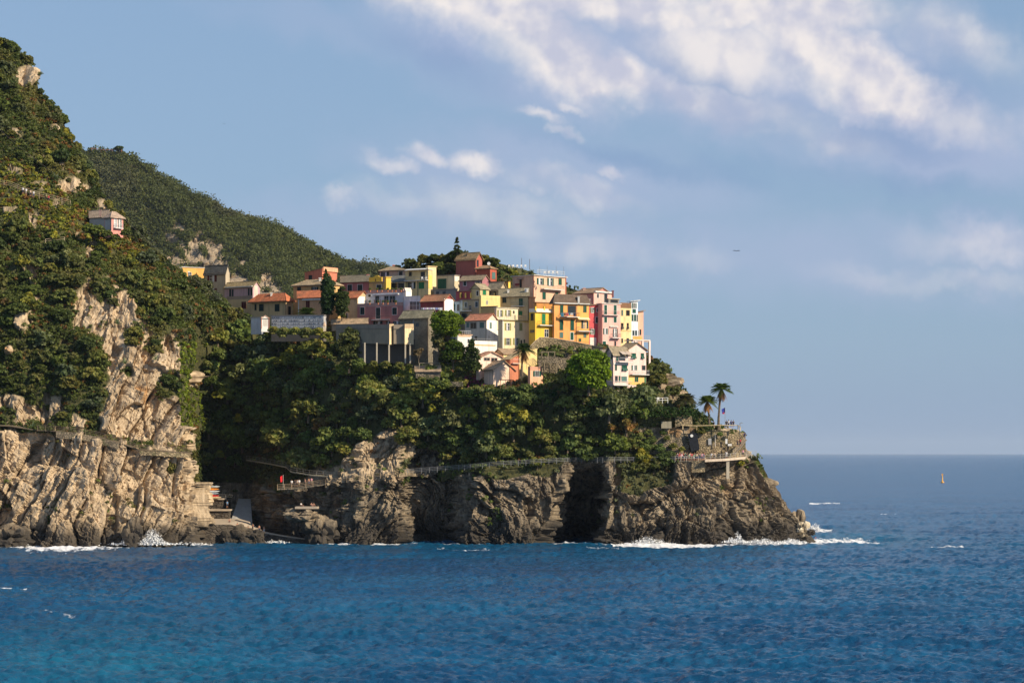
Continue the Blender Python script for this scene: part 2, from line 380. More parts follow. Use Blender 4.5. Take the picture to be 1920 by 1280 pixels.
# the cliff stands forward of the planted slope above it
def pull(px): return np.clip((px - 600) / 60, 0, 1) * np.clip((1195 - px) / 50, 0, 1)
COLS = [(c[0], [((k if len(k) == 3 else (c[0],) + tuple(k))[:2] + ((k[-1] + pull(c[0]) * (-6, -6, -6, -6, -1, 7, 2, 0)[i]),)) for i, k in enumerate(c[1])]) for c in COLS]
NSUB = [64, 66, 5, 62, 50, 28, 44]
STEP = 1.6
def make_grid(cols, nsub, step, back=((6, -3.0, 1.0), (60, 0, 0.75), (150, 0, -0.05)), blur=2, under=True, shift=None):
    x0 = np.array([c[0] for c in cols], float); nk = len(cols[0][1])
    xs = np.arange(x0[0], x0[-1] + step, step)
    KP = np.zeros((3, nk, len(xs)))
    for k in range(nk):
        a = np.array([(c[1][k] if len(c[1][k]) == 3 else (c[0],) + tuple(c[1][k])) for c in cols], float)
        for j in range(3): KP[j, k] = np.interp(xs, x0, a[:, j])
    rows = []
    for k in range(nk - 1):
        for s in range(nsub[k]): rows.append(KP[:, k] * (1 - s / nsub[k]) + KP[:, k + 1] * (s / nsub[k]))
    rows.append(KP[:, -1])
    G = np.stack(rows, 1)                       # 3, rows, cols  (px, py, Y)
    for _ in range(blur):
        for ax in (1, 2):
            Y = G[2]; P = np.pad(Y, ((1, 1), (0, 0)) if ax == 1 else ((0, 0), (1, 1)), mode='edge')
            G[2] = (P[:-2] + 2 * Y + P[2:]) / 4 if ax == 1 else (P[:, :-2] + 2 * Y + P[:, 2:]) / 4
    if shift: # the village stands on terraces: the hill runs back under it
        G[2] += shift(G[0], G[1])
    X = (G[0] - 960) * K * G[2]; Z = H - (G[1] - 850) * K * G[2]
    P = np.stack([X, G[2], Z], -1)
    ex = []
    for dy, dz, fz in back:
        q = P[-1].copy(); q[:, 1] += dy; q[:, 2] = q[:, 2] * fz + dz
        if fz < 0: q[:, 2] = -4
        ex.append(q)
    nfront = 0
    if under:
        q = P[0].copy(); q[:, 2] = -4.0; q[:, 1] += 0.2; P = np.concatenate([q[None], P], 0); nfront = 1
    P = np.concatenate([P] + [e[None] for e in ex], 0)
    pad = lambda A: np.concatenate(([A[:1]] if nfront else []) + [A] + [A[-1:]] * len(ex), 0)
    return P, pad(G[0]), pad(G[1]), nfront
def grid_normals(P):
    du = np.gradient(P, axis=1); dv = np.gradient(P, axis=0)
    N = np.cross(du, dv); N /= np.linalg.norm(N, axis=-1, keepdims=True) + 1e-9
    s = np.where(N[..., 1:2] > 0, -1, 1)
    return N * s
def grid_faces(nr, nc):
    a = np.arange((nr - 1) * nc).reshape(nr - 1, nc)[:, :-1].ravel()
    return np.stack([a, a + 1, a + nc + 1, a + nc], -1)

def under_village(px, py):
    return np.interp(px, [950, 1010], [15, 24]) * np.clip((px - 480) / 60, 0, 1) * np.clip((1235 - px) / 30, 0, 1) * np.clip((np.interp(px, [480, 620, 900, 990, 1012, 1138, 1150, 1230], [640, 668, 712, 712, 652, 660, 728, 738]) - py) / 16, 0, 1)
P, GPX, GPY, NF = make_grid(COLS, NSUB, STEP, shift=under_village)
NR, NC = P.shape[:2]
rowi = np.arange(NR)[:, None] * np.ones((1, NC))
cliff_row = rowi <= NF + NSUB[0] + NSUB[1]
fx, fy = GPX.ravel(), GPY.ravel()
VEG_L = [(-150,-100),(60,40),(150,240),(235,400),(300,470),(360,505),(480,590),(480,640),(400,660),(352,640),(330,600),(300,640),(270,600),(245,560),(215,525),(165,520),(140,560),(140,610),(180,640),(203,700),(208,760),(180,790),(130,770),(110,740),(70,760),(20,740),(-150,760)]
BUSH = [(310,600,30),(252,632,17),(190,545,20),(320,722,24),(290,648,14),(120,785,16),(265,590,12),(175,800,14),(240,700,9),(18,780,14),(320,880,9),(60,800,10)]
HOLES = [(62,512,17,24),(42,596,20,26),(132,350,24,16),(48,146,15,22),(200,386,22,12),(118,300,9,16),(60,420,9,12),(96,745,14,18),(88,300,14,9),(30,318,16,7),(75,345,18,6),(20,395,20,6),(70,405,16,6),(108,385,10,9),(150,318,10,14),(165,352,16,8),(105,240,12,9),(30,250,14,8),(175,470,8,22),(150,440,9,10),(70,560,10,16),(20,660,12,10),(120,640,8,16)]
ROCKS_R = [[(545,925),(580,888),(640,866),(690,825),(735,795),(760,815),(770,850),(745,885),(700,895),(640,905)],
           [(1195,855),(1200,806),(1260,800),(1310,803),(1400,803),(1410,870)], [(1018,642),(1140,650),(1130,672),(1090,700),(1040,696),(1060,664)], [(760,892),(770,845),(800,835),(900,862),(960,865),(900,880)],
           [(1225,690),(1250,700),(1285,745),(1260,755),(1235,725)]]
veg = np.ones(fx.shape)
left = fx < 362
lv = grow(fx, fy, VEG_L)
for bx, by, br_ in BUSH: lv |= ((fx - bx) ** 2 + (fy - by) ** 2) < (br_ * (1 + .25 * vnoise(np.stack([fx / 6, fy / 6, fx * 0], -1), 5))) ** 2
for bx, by, rx, ry in HOLES: lv &= ~((((fx - bx) / rx) ** 2 + ((fy - by) / ry) ** 2) < (1 + .5 * vnoise(np.stack([fx / 9, fy / 9, fx * 0], -1), 6)))
lv |= (fx > 338) & (fx < 372) & (fy > 600) & (fy < 800) & (vnoise(np.stack([fx / 14, fy / 20, fx * 0], -1), 8) > -0.4)
pathy = np.interp(fx, [0, 100, 180, 235, 345], [802, 806, 817, 833, 849])
lv |= (np.abs(fy - pathy) < 7) & (vnoise(np.stack([fx / 9, fy / 7, fx * 0], -1), 18) > -.15)
veg = np.where(left, lv, True)
rv = ~cliff_row.ravel()
for k_, pl in enumerate(ROCKS_R): rv &= ~(grow(fx, fy, pl, 10) & ((k_ != 2) | (vnoise(np.stack([fx / 9, fy / 7, fx * 0], -1), 28) < .1)))
rv |= grow(fx, fy, [(1165,925),(1160,850),(1265,850),(1262,905),(1200,930)], 8)
rv |= grow(fx, fy, [(820,905),(830,860),(1010,858),(1062,870),(1030,895),(980,890),(930,900),(880,885)], 8)
rv |= (fx > 362) & (fx < 470) & (fy < 905)
veg = np.where(left, veg, rv & (fx < 1440)).astype(float)
veg[(fy < 600) & ~left] = 1
veg = np.maximum(veg, (vnoise(np.stack([fx / 5, fy / 5, fx * 0], -1), 21) > 0.72) * (fy < 985) * (vnoise(np.stack([fx / 60, fy / 60, fx * 0], -1), 22) > 0.1))
VEG = veg.reshape(NR, NC)
N = grid_normals(P)
PF = P.reshape(-1, 3)
def rotp(p, ax, az=0.0):                        # lean the bedding in the x-z plane, then turn about z
    c, s = math.cos(R(ax)), math.sin(R(ax)); q = p.copy()
    q[:, 0], q[:, 2] = p[:, 0] * c - p[:, 2] * s, p[:, 0] * s + p[:, 2] * c
    return q
warp = np.stack([fbm(PF * 0.045 + 3, 3, 31), fbm(PF * 0.045 + 9, 3, 32), fbm(PF * 0.045 + 14, 3, 33)], -1)
# left cliff: big slabs and fins, right headland: thin contorted beds
qa = rotp(PF + warp * 5.0, -16) * np.array([0.17, 0.16, 0.055]); f1, f2, idc = worley(qa, 41)
crease = np.exp(-(f2 - f1) * 16)
big = 4.4 * (idc - .5) - 0.7 * crease
qb = rotp(PF + warp * 5, 24) * np.array([0.55, 0.4, 0.22]); g1, g2, gid = worley(qb, 51)
med = 1.7 * (gid - .5) - 0.7 * np.exp(-(g2 - g1) * 14)
qc = rotp(PF + warp * 7, -38) * np.array([1.5, 1.1, 0.40]); k1, k2, kid = worley(qc, 61)
fine = 0.7 * (kid - .5) - 0.2 * np.exp(-(k2 - k1) * 10)
qd = rotp(PF + warp * 34, 35) * np.array([1.1, 0.7, 0.20]); m1, m2, mid_ = worley(qd, 71)
beds = 2.0 * (mid_ - .5) - 0.5 * np.exp(-(m2 - m1) * 9)
qe = rotp(PF + warp * 20, 10) * np.array([0.13, 0.12, 0.085]); e1, e2, eid = worley(qe, 81)
lumps = 4.6 * (eid - .5) - 1.3 * np.exp(-(e2 - e1) * 9)
wl = np.clip((500 - fx) / 120, 0, 1)
la = layers(PF + warp * 4.0 + .25 * fbm(PF * .8, 2, 96)[:, None], -24, 2.6, 5.5, 141) ; lb = layers(PF + warp * 4.0 + .15 * fbm(PF * 1.2, 2, 97)[:, None], -34, .8, 1.8, 151)
lf = layers(PF + warp * 6.0 + .3 * fbm(PF * .5, 2, 94)[:, None], -22, 6.5, 16, 131)
lc = layers(PF + warp * 16.0, 32, 1.5, 4.0, 161); ld = layers(PF + warp * 20.0 + .15 * fbm(PF * 1.2, 2, 98)[:, None], 40, .55, 1.9, 171)
ca = ((PF + warp * 6.0 + .3 * fbm(PF * .5, 2, 94)[:, None]) @ np.array([math.cos(R(-22)), .35, math.sin(R(-22))])) / 6.5
cr_ = np.minimum(ca - np.floor(ca), 1 - ca + np.floor(ca)) * 6.5
crack = -2.6 * np.exp(-cr_ / .28) * (fbm(PF * .09, 2, 99) > -.05)
rock_d = wl * crack + wl * (big * .55 + med * 0.25 + lf * 7.5 + la * 3.4 + lb * 1.5) + (1 - wl) * (lumps * 0.8 + lc * 2.4 + ld * 1.1 + med * 0.4 + beds * .3)
rock_d = rock_d + 0.7 * fbm(PF * 0.5, 3, 95)
soil_d = np.where(fx < 480, 5.0, 2.4) * fbm(PF * 0.06, 3, 91) + 0.5 * fbm(PF * .4, 2, 92)
m = VEG.copy().astype(float)
for _ in range(3):
    q = np.pad(m, 1, mode='edge'); m = (q[:-2, 1:-1] + q[2:, 1:-1] + q[1:-1, :-2] + q[1:-1, 2:] + m) / 5
mf = m.ravel()
disp = rock_d * (1 - mf) + soil_d * mf
fade = np.ones(NR); fade[NR - 3:] = 0; fade[:NF] = .6
fade[NR - 3 - 12:NR - 3] = np.linspace(1, .3, 12)
up = np.clip((fy - 700) / 60, 0, 1); vill = ((fx > 480) & (fx < 1230) & (fy < 700)); disp = np.where(vill, disp * 0.35, disp)
disp *= np.where(fx > 1420, np.clip((1540 - fx) / 80, .12, 1), 1)
wallz = (fx > 1195) & (fx < 1400) & (fy > 800) & (fy < 868); disp = np.where(wallz, disp * .25, disp)
disp = disp * np.repeat(fade, NC)
# spread the push mostly sideways and out, never up
ND = N.reshape(-1, 3).copy(); ND[:, 2] *= 0.35
PD = (PF + ND * disp[:, None]).reshape(NR, NC, 3)
PD[:NF] [..., 2] = -4
NS = grid_normals(PD)

def rock_material():
    m, t, b = new_mat('rock')
    pos = t.n('ShaderNodeNewGeometry').outputs['Position']
    a = t.n('ShaderNodeAttribute', attribute_name='veg').outputs['Fac']
    l = t.n('ShaderNodeAttribute', attribute_name='tan').outputs['Fac']
    w = t.vm('ADD', pos, t.vm('SCALE', t.noise(pos, 0.06, 3, col=True), sc=14.0))
    st = t.noise(t.mapping(w, rot=(0, R(32), 0), sc=(0.8, 0.6, 0.10)), 1.0, 6, 0.6)
    n1 = t.noise(pos, 0.22, 5, 0.6); n2 = t.noise(pos, 1.6, 6, 0.7); n3 = t.noise(pos, .09, 4, .5)
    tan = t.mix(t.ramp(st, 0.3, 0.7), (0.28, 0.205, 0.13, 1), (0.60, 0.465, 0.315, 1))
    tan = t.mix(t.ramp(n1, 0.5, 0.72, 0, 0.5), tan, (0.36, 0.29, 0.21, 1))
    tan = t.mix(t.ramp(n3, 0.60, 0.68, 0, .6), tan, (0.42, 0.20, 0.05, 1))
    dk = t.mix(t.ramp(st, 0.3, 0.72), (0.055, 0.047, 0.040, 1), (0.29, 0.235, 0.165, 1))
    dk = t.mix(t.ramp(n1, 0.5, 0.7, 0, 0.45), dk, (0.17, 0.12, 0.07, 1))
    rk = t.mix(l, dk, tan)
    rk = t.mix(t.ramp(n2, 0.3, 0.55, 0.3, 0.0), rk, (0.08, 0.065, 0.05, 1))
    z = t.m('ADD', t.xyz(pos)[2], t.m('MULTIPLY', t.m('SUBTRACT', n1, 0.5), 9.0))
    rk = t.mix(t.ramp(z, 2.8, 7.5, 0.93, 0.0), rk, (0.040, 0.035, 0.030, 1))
    so_ = t.mix(t.ramp(n2, 0.35, 0.65), (0.035, 0.040, 0.014, 1), (0.085, 0.08, 0.03, 1))
    t.set(b.inputs['Base Color'], t.mix(a, rk, so_)); b.inputs['Roughness'].default_value = 0.95
    hh = t.m('ADD', t.m('MULTIPLY', st, 1.0), t.m('MULTIPLY', n2, 0.7))
    bump(t, b, hh, 0.8, 0.35)
    return m
M_ROCK = rock_material()
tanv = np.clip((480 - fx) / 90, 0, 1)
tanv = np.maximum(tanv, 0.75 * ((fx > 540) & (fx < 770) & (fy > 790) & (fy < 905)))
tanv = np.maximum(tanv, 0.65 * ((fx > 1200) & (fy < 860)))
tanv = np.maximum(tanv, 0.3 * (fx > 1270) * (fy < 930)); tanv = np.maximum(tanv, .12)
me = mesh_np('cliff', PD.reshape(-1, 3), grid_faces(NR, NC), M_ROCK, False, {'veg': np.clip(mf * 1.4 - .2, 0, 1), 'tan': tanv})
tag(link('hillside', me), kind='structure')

# far hill
FCOLS = []
sky_pts = [(60,300),(150,283),(172,282),(200,287),(232,284),(260,303),(300,328),(350,360),(400,393),(450,415),(500,428),(540,454),(580,478),(620,496),(660,506),(690,511),(706,520),(720,560),(760,640)]
for px, py in sky_pts:
    FCOLS.append((px, [(860, 1900), (700, 1980), (560, 2080), (max(py + 20, 470) if py < 440 else py + 30, 2220), (py, 2350)]))
FP, FPX, FPY, FNF = make_grid(FCOLS, [6, 20, 60, 60], 2.2, back=((60, -1, 1.0), (240, 0, .7)), under=False)
FF = FP.reshape(-1, 3)
fd = 60 * fbm(FF * 0.0055, 4, 111) + 7 * fbm(FF * 0.03, 3, 112)
hx, hy = FPX.ravel(), FPY.ravel()
frock = grow(hx, hy, [(300,470),(340,430),(440,450),(480,520),(520,480),(560,560),(300,600)], 45, 13) | grow(hx, hy, [(200,300),(250,310),(300,350),(240,330)], 12, 14)
frock &= fbm(np.stack([hx / 12, hy / 20, hx * 0], -1), 3, 15) > -0.30
top = np.ones(FP.shape[0]); top[-2:] = 0; top[-14:-2] = np.linspace(1, .1, 12)
fd = fd * np.repeat(top, FP.shape[1])
w5 = worley(FF * np.array([.06, .05, .025]) + fbm(FF * .025, 2, 3)[:, None] * 2, 17)
fd = fd + np.where(frock, 9 * (w5[2] - .5) - 5 * np.exp(-(w5[1] - w5[0]) * 6), 0) * np.repeat(top, FP.shape[1])
FN = grid_normals(FP); FNF2 = FN.reshape(-1, 3).copy(); FNF2[:, 2] *= .3
FD = (FF + FNF2 * fd[:, None]).reshape(FP.shape)
FVEG = (~frock).reshape(FP.shape[:2])
me = mesh_np('far_hill', FD.reshape(-1, 3), grid_faces(*FP.shape[:2]), M_ROCK, False, {'veg': (~frock).astype(float), 'tan': np.full(len(FF), .45)})
tag(link('hill', me), kind='structure')

# ---------------------------------------------------------------- sea: displaced sheet out to the horizon, foam where the water breaks
def make_sea():
    py = np.concatenate([np.array([1750, 1600, 1500, 1420, 1380]), np.arange(1330, 1000, -0.72), np.arange(1000, 862, -0.9), np.arange(862, 851.6, -.8), [851.2]])
    Y = H / ((py - 850) * K)
    px = np.concatenate([[-2500, -1200, -500, -250], np.arange(-60, 1985, 2.0), [2200, 2500, 3200, 4500]])
    PXm, Ym = np.meshgrid(px, Y); X = (PXm - 960) * K * Ym
    p = np.stack([X.ravel(), Ym.ravel(), np.zeros(X.size)], -1)
    near = (p[:, 1] < 1500); pn = p[near]
    a = R(12); q = pn.copy(); q[:, 0], q[:, 1] = pn[:, 0] * math.cos(a) - pn[:, 1] * math.sin(a), pn[:, 0] * math.sin(a) + pn[:, 1] * math.cos(a)
    wv = (0.8 * fbm(q * np.array([.05, .10, 0]) + 5, 2, 201) + 0.75 * (1 - 2 * np.abs(fbm(q * np.array([.20, .36, 0]), 3, 202))) * .6 + 0.42 * fbm(q * np.array([.8, 1.2, 0]), 2, 203))
    z = np.zeros(len(p)); z[near] = wv * np.clip((1500 - pn[:, 1]) / 600, 0, 1)
    p[:, 2] = z
    fx_, fy_ = ((p[:, 0] / (K * p[:, 1])) + 960), (850 + H / (K * p[:, 1]))
    foam = np.zeros(len(p))
    def line(pts, wdt, s):                      # surf along the foot of the rocks
        nonlocal foam
        xs = [a[0] for a in pts]; yc = np.interp(fx_, xs, [a[1] for a in pts], left=-999, right=-999)
        foam = np.maximum(foam, s * np.clip(1 - np.abs(fy_ - yc) / wdt, 0, 1))
    line([(-60,1024),(0,1024),(60,1029),(130,1030),(240,1027),(280,1019)], 10.0, 1.15)
    line([(190,1022),(240,1022),(300,1020),(400,1019)], 7.5, 1.15)
    line([(490,1014),(540,1017),(620,1020)], 3.5, .8); line([(620,1020),(750,1021),(900,1022)], 3.5, .8)
    line([(900,1021),(1060,1020),(1180,1021)], 3.5, .8)
    line([(1150,1021),(1200,1022),(1260,1024),(1335,1022),(1380,1019)], 8.5, 1.2)
    line([(1350,1017),(1420,1018),(1500,1017),(1560,1016),(1645,1018)], 6.5, 1.15)
    line([(1500,1016),(1570,1014),(1615,1013),(1650,1020)], 4, .9)
    line([(1480,994),(1530,998),(1560,996)], 4, .9)
    line([(1518,945),(1545,944.5),(1575,945)], 2.0, 1.1); line([(1640,965),(1660,965),(1690,966)], 1.5, .8)
    line([(1745,1028),(1770,1027),(1810,1027)], 2.0, .8); line([(1600,1013),(1615,1013)], 2, 1.0)
    line([(0,1104),(25,1105),(50,1106)], 2.2, .7); line([(62,1158),(80,1154),(110,1160),(150,1164)], 3, .52)
    line([(820,1030),(850,1033),(920,1034)], 3, .62); line([(1100,1032),(1130,1031),(1160,1033)], 3, .7); line([(1440,1032),(1470,1033)], 2.5, .7)
    line([(20,1008),(36,1014),(70,1022),(110,1020)], 8, 1.1)
    turq = np.clip(1 - np.hypot((fx_ - 180) / 620, (fy_ - 1255) / 120), 0, 1) + .9 * np.clip(1 - np.hypot((fx_ - 1590) / 220, (fy_ - 1010) / 22), 0, 1) + .35 * np.clip(1 - np.abs(fy_ - 1027) / 14, 0, 1) + .4 * np.clip(1 - np.hypot((fx_ - 620) / 700, (fy_ - 1170) / 50), 0, 1)
    m, t, b = new_mat('sea_water')
    pos = t.n('ShaderNodeNewGeometry').outputs['Position']
    fo = t.n('ShaderNodeAttribute', attribute_name='foam').outputs['Fac']; tq = t.n('ShaderNodeAttribute', attribute_name='turq').outputs['Fac']
    pm = t.mapping(pos, rot=(0, 0, R(12)), sc=(0.6, 1.0, 1.0))
    n1 = t.noise(pm, 0.9, 5, 0.62); n2 = t.noise(pm, 0.12, 4, 0.6); n3 = t.noise(t.mapping(pos, sc=(.35, 1, 1)), 0.018, 4, 0.55)
    fn = t.noise(t.mapping(pos, sc=(1, .35, 1)), 0.8, 6, 0.75)
    deep = t.mix(t.ramp(n3, 0.35, 0.68), (0.003, 0.051, 0.136, 1), (0.005, 0.083, 0.187, 1))
    deep = t.mix(t.ramp(n2, 0.4, 0.7, 0, 0.55), deep, (0.002, 0.042, 0.100, 1))
    deep = t.mix(t.m('MULTIPLY', tq, 0.36, clamp=True), deep, (0.010, 0.16, 0.235, 1))
    fm = t.ramp(t.m('ADD', fo, t.m('MULTIPLY', t.m('SUBTRACT', fn, 0.5), 2.2)), 0.45, 0.85)
    fm = t.m('MULTIPLY', fm, t.ramp(fo, 0.0, 0.2))
    t.set(b.inputs['Base Color'], t.mix(fm, deep, (0.80, 0.80, 0.82, 1)))
    t.set(b.inputs['Roughness'], t.ramp(fm, 0, 1, 0.22, 0.9)); b.inputs['IOR'].default_value = 1.33
    b.inputs['Specular IOR Level'].default_value = 0.42
    bump(t, b, t.m('ADD', n1, t.m('MULTIPLY', n2, 1.3)), 1.0, 0.55)
    me = mesh_np('sea', p, grid_faces(*PXm.shape), m, True, {'foam': foam, 'turq': np.clip(turq, 0, 1)})
    tag(link('sea', me), kind='structure')
make_sea()
# ---------------------------------------------------------------- houses
GRN = (0.010, 0.085, 0.060); BGR = (0.012, 0.20, 0.085); MAR = (0.10, 0.012, 0.015); OLV = (0.30, 0.30, 0.10); BLU = (0.10, 0.20, 0.19); DRK = (0.015, 0.015, 0.02)
COLN = {'g': GRN, 'G': BGR, 'r': MAR, 'o': OLV, 'b': BLU, 'n': (0.012, 0.035, 0.040), 'k': DRK, 'w': (0.7, 0.7, 0.7)}
WHITE = (0.72, 0.70, 0.68)
SLATE = (0.20, 0.175, 0.125); RED = (0.50, 0.16, 0.07); DGREY = (0.13, 0.13, 0.13); BRN = (0.26, 0.19, 0.11); TERR = (0.42, 0.19, 0.10)

class House:
    def __init__(s, label, A, B, Cx, eave, base, th, col, Y=None, roof='flat', ridge=None, rc=SLATE, depth=9.0, width=8.0, ext=3.0, name='house', cat='house', trim=None, wallmat=None, oh=0.45, group=None):
        s.Y = Y if Y else 604 + (700 - base) * 0.32
        th = R(th); s.th = th; Y = s.Y
        s.B = W(B, base, Y); s.dL = Vector((-math.cos(th), math.sin(th), 0)); s.dR = Vector((math.sin(th), math.cos(th), 0))
        if Cx is None: s.dR = Vector((s.B.x / Y - .02, 1, 0)).normalized()
        if A is None: s.dL = Vector((s.B.x / Y + .02, 1, 0)).normalized()
        s.wL = s.tx(A, s.dL) if A is not None and A < B - .5 else width
        s.wR = s.tx(Cx, s.dR) if Cx is not None and Cx > B + .5 else depth
        s.wL = max(1.0, min(s.wL, 40)); s.wR = max(1.0, min(s.wR, 30))
        s.zb = s.B.z; s.ze = H - (eave - 850) * K * Y
        s.root = empty(name, (s.B.x, s.B.y, s.zb), label, cat, group)
        s.col = col; s.wm = wallmat or plaster(col)
        s.h = s.ze - s.zb
        zr = s.h
        if roof in ('gable_u', 'hip', 'shed'):
            back = s.wR * (0.5 if roof != 'shed' else 1.0) * s.dR.y + s.wL * .5 * s.dL.y
            zr = H - (ridge - 850) * K * (Y + back) - s.zb
        elif roof == 'gable_v':
            zr = H - (ridge - 850) * K * (Y + s.wL * .5 * s.dL.y) - s.zb
        elif roof == 'monoL':
            zr = H - (ridge - 850) * K * (Y + s.wL * s.dL.y) - s.zb
        s.zr = zr; z0 = -ext; L, D, h = s.wL, s.wR, s.h; P = s.P
        w = MB()
        tops = [h, h, h, h]                         # corners: B, A, far, C
        if roof == 'shed': tops = [h, h, zr, zr]
        if roof == 'monoL': tops = [h, zr, zr, h]
        c = [(0, 0), (L, 0), (L, D), (0, D)]
        w.hexa([P(*q, z0) for q in c] + [P(q[0], q[1], t - .02) for q, t in zip(c, tops)])
        if roof == 'gable_u':
            for u in (0, L): w.poly([P(u, 0, h - .02), P(u, D, h - .02), P(u, D / 2, zr - .06)])
        if roof == 'gable_v':
            for v in (0, D): w.poly([P(0, v, h - .02), P(L, v, h - .02), P(L / 2, v, zr - .06)])
        s.wall = w.build('wall', s.wm, s.root)
        r = MB(); o = oh; tk = 0.16
        def slab(pts): r.hexa([P(*p) for p in pts] + [P(p[0], p[1], p[2] + tk) for p in pts])
        if roof == 'gable_u':
            sl = (zr - h) / (D / 2); e = h - sl * o
            slab([(-o, -o, e), (L + o, -o, e), (L + o, D / 2, zr), (-o, D / 2, zr)])
            slab([(-o, D / 2 + .01, zr), (L + o, D / 2 + .01, zr), (L + o, D + o, e), (-o, D + o, e)])
            r.tube([P(-o, D / 2, zr + .16), P(L + o, D / 2, zr + .16)], .13, 5)
        elif roof == 'gable_v':
            sl = (zr - h) / (L / 2); e = h - sl * o
            slab([(-o, -o, e), (L / 2, -o, zr), (L / 2, D + o, zr), (-o, D + o, e)])
            slab([(L / 2 + .01, -o, zr), (L + o, -o, e), (L + o, D + o, e), (L / 2 + .01, D + o, zr)])
            r.tube([P(L / 2, -o, zr + .16), P(L / 2, D + o, zr + .16)], .13, 5)
        elif roof == 'hip':
            i = min(D / 2, L / 2 - .05); a, b_ = (i, D / 2), (L - i, D / 2)
            if L < D: i = L / 2; a, b_ = (L / 2, i), (L / 2, D - i)
            cs = [(-o, -o), (L + o, -o), (L + o, D + o), (-o, D + o)]
            e = h + .0
            for q in (0, .001):
                pass
            lo = [P(x, y, e) for x, y in cs]; hi = [P(x, y, e + tk) for x, y in cs]
            k = len(r.v); r.v += [tuple(q) for q in lo + hi]; r.f += [[k + 3, k + 2, k + 1, k]] + [[k + i, k + (i + 1) % 4, k + 4 + (i + 1) % 4, k + 4 + i] for i in range(4)]
            pa, pb = P(a[0], a[1], zr + tk), P(b_[0], b_[1], zr + tk)
            if L >= D:
                r.poly([hi[0], hi[1], pb, pa]); r.poly([hi[2], hi[3], pa, pb]); r.poly([hi[3], hi[0], pa]); r.poly([hi[1], hi[2], pb])
            else:
                r.poly([hi[0], hi[1], pa]); r.poly([hi[1], hi[2], pb, pa]); r.poly([hi[2], hi[3], pb]); r.poly([hi[3], hi[0], pa, pb])
            for h0, p1 in ((hi[0], pa), (hi[1], pb if L >= D else pa)): r.tube([h0, p1], .1, 4)
        elif roof in ('shed', 'monoL'):
            t = tops
            slab([(-o, -o, t[0]), (L + o, -o, t[1]), (L + o, D + o, t[2]), (-o, D + o, t[3])])
        elif roof == 'flat':
            slab([(-o * .5, -o * .5, h), (L + o * .5, -o * .5, h), (L + o * .5, D + o * .5, h), (-o * .5, D + o * .5, h)])
        s.roof = None
        if roof == 'terrace':                       # parapet round an open roof
            for a in ((0, L, 0, .25), (0, L, D - .25, D), (0, .25, .252, D - .252), (L - .25, L, .252, D - .252)): r.box(a[0], a[1], a[2], a[3], h, h + .9, P)
            s.roof = r.build('parapet', plaster(trim or col), s.root)
        elif r.v:
            s.roof = r.build('roof', roofmat(rc) if roof != 'flat' else plaster(rc, 'roof_edge'), s.root)
        if roof in ('gable_u', 'hip', 'gable_v'):
            g = MB(); g.tube([P(-o, -o - .06, h - .08), P(L + o, -o - .06, h - .08)], .07, 5); g.tube([P(.1, -.1, h - .1), P(.1, -.1, -.5)], .05, 5)
            g.build('gutter', paint((.10, .07, .05)), s.root)
    def P(s, u, v, z): return s.B + s.dL * u + s.dR * v + Vector((0, 0, z))
    def tx(s, px, d):
        c = (px - 960) * K; return (c * s.B.y - s.B.x) / (d.x - c * d.y)
    def G(s, face):
        return (lambda a, o, z: s.P(a, -o, z)) if face == 'L' else (lambda a, o, z: s.P(-o, a, z))
    def span(s, face, x0, x1, y0, y1):
        d = s.dL if face == 'L' else s.dR
        a, b = sorted((s.tx(x0, d), s.tx(x1, d))); Ym = s.Y + d.y * (a + b) / 2
        return a, b, H - (y1 - 850) * K * Ym - s.zb, H - (y0 - 850) * K * Ym - s.zb
    def win(s, face, x0, x1, y0, y1, kind='c', c='g'):
        a, b, z0, z1 = s.span(face, x0, x1, y0, y1); g = s.G(face); w, h = b - a, z1 - z0
        col = COLN[c]; fr = MB(); trimc = WHITE if kind in 'cCoOgdDt' and kind.isupper() or kind in 'go' else tuple(x * .55 for x in s.col)
        q = .10 if kind.isupper() else .06
        k = kind.lower()
        i0, i1 = (a, b) if k in 'cdgt' else (a + w * .27, b - w * .27)
        for bx in ((i0 - q, i0, z0 - q, z1 + q), (i1, i1 + q, z0 - q, z1 + q), (i0, i1, z1, z1 + q), (i0, i1, z0 - q, z0)): fr.box(bx[0], bx[1], -.02, .07, bx[2], bx[3], g)
        if k in 'go':
            mm = (i0 + i1) / 2; fr.box(mm - .04, mm + .04, .0, .05, z0, z1, g)
            if h > 1.6: fr.box(i0, mm - .04, .0, .045, z0 + h * .6, z0 + h * .6 + .07, g); fr.box(mm + .04, i1, .0, .045, z0 + h * .6, z0 + h * .6 + .07, g)
        f = fr.build('window', paint(trimc, .7), s.root)
        if k in 'god':
            MB().box(i0 + .002, i1 - .002, -.02, .02, z0 + .002, z1 - .002, g).build('pane', glassmat(), f)
            if w > .9 and k == 'o' and random.random() < .6:
                MB().box(i0 + .05, i0 + (i1 - i0) * .42, .021, .03, z0 + .05, z1 - .05, g).build('curtain', paint((.62, .62, .64), .9), f)
        if k == 'c':
            m = (a + b) / 2; sh = MB(); sh.box(a + .01, m - .02, -.01, .05, z0 + .01, z1 - .01, g).box(m + .02, b - .01, -.01, .05, z0 + .01, z1 - .01, g)
            sh.build('shutter', slats(col), f)
        if k == 'o':
            for p, r_ in ((a, i0 - q - .01), (i1 + q + .01, b)):
                MB().box(p, max(r_, p + .1), .0, .06, z0, z1, g).build('shutter', slats(col), f)
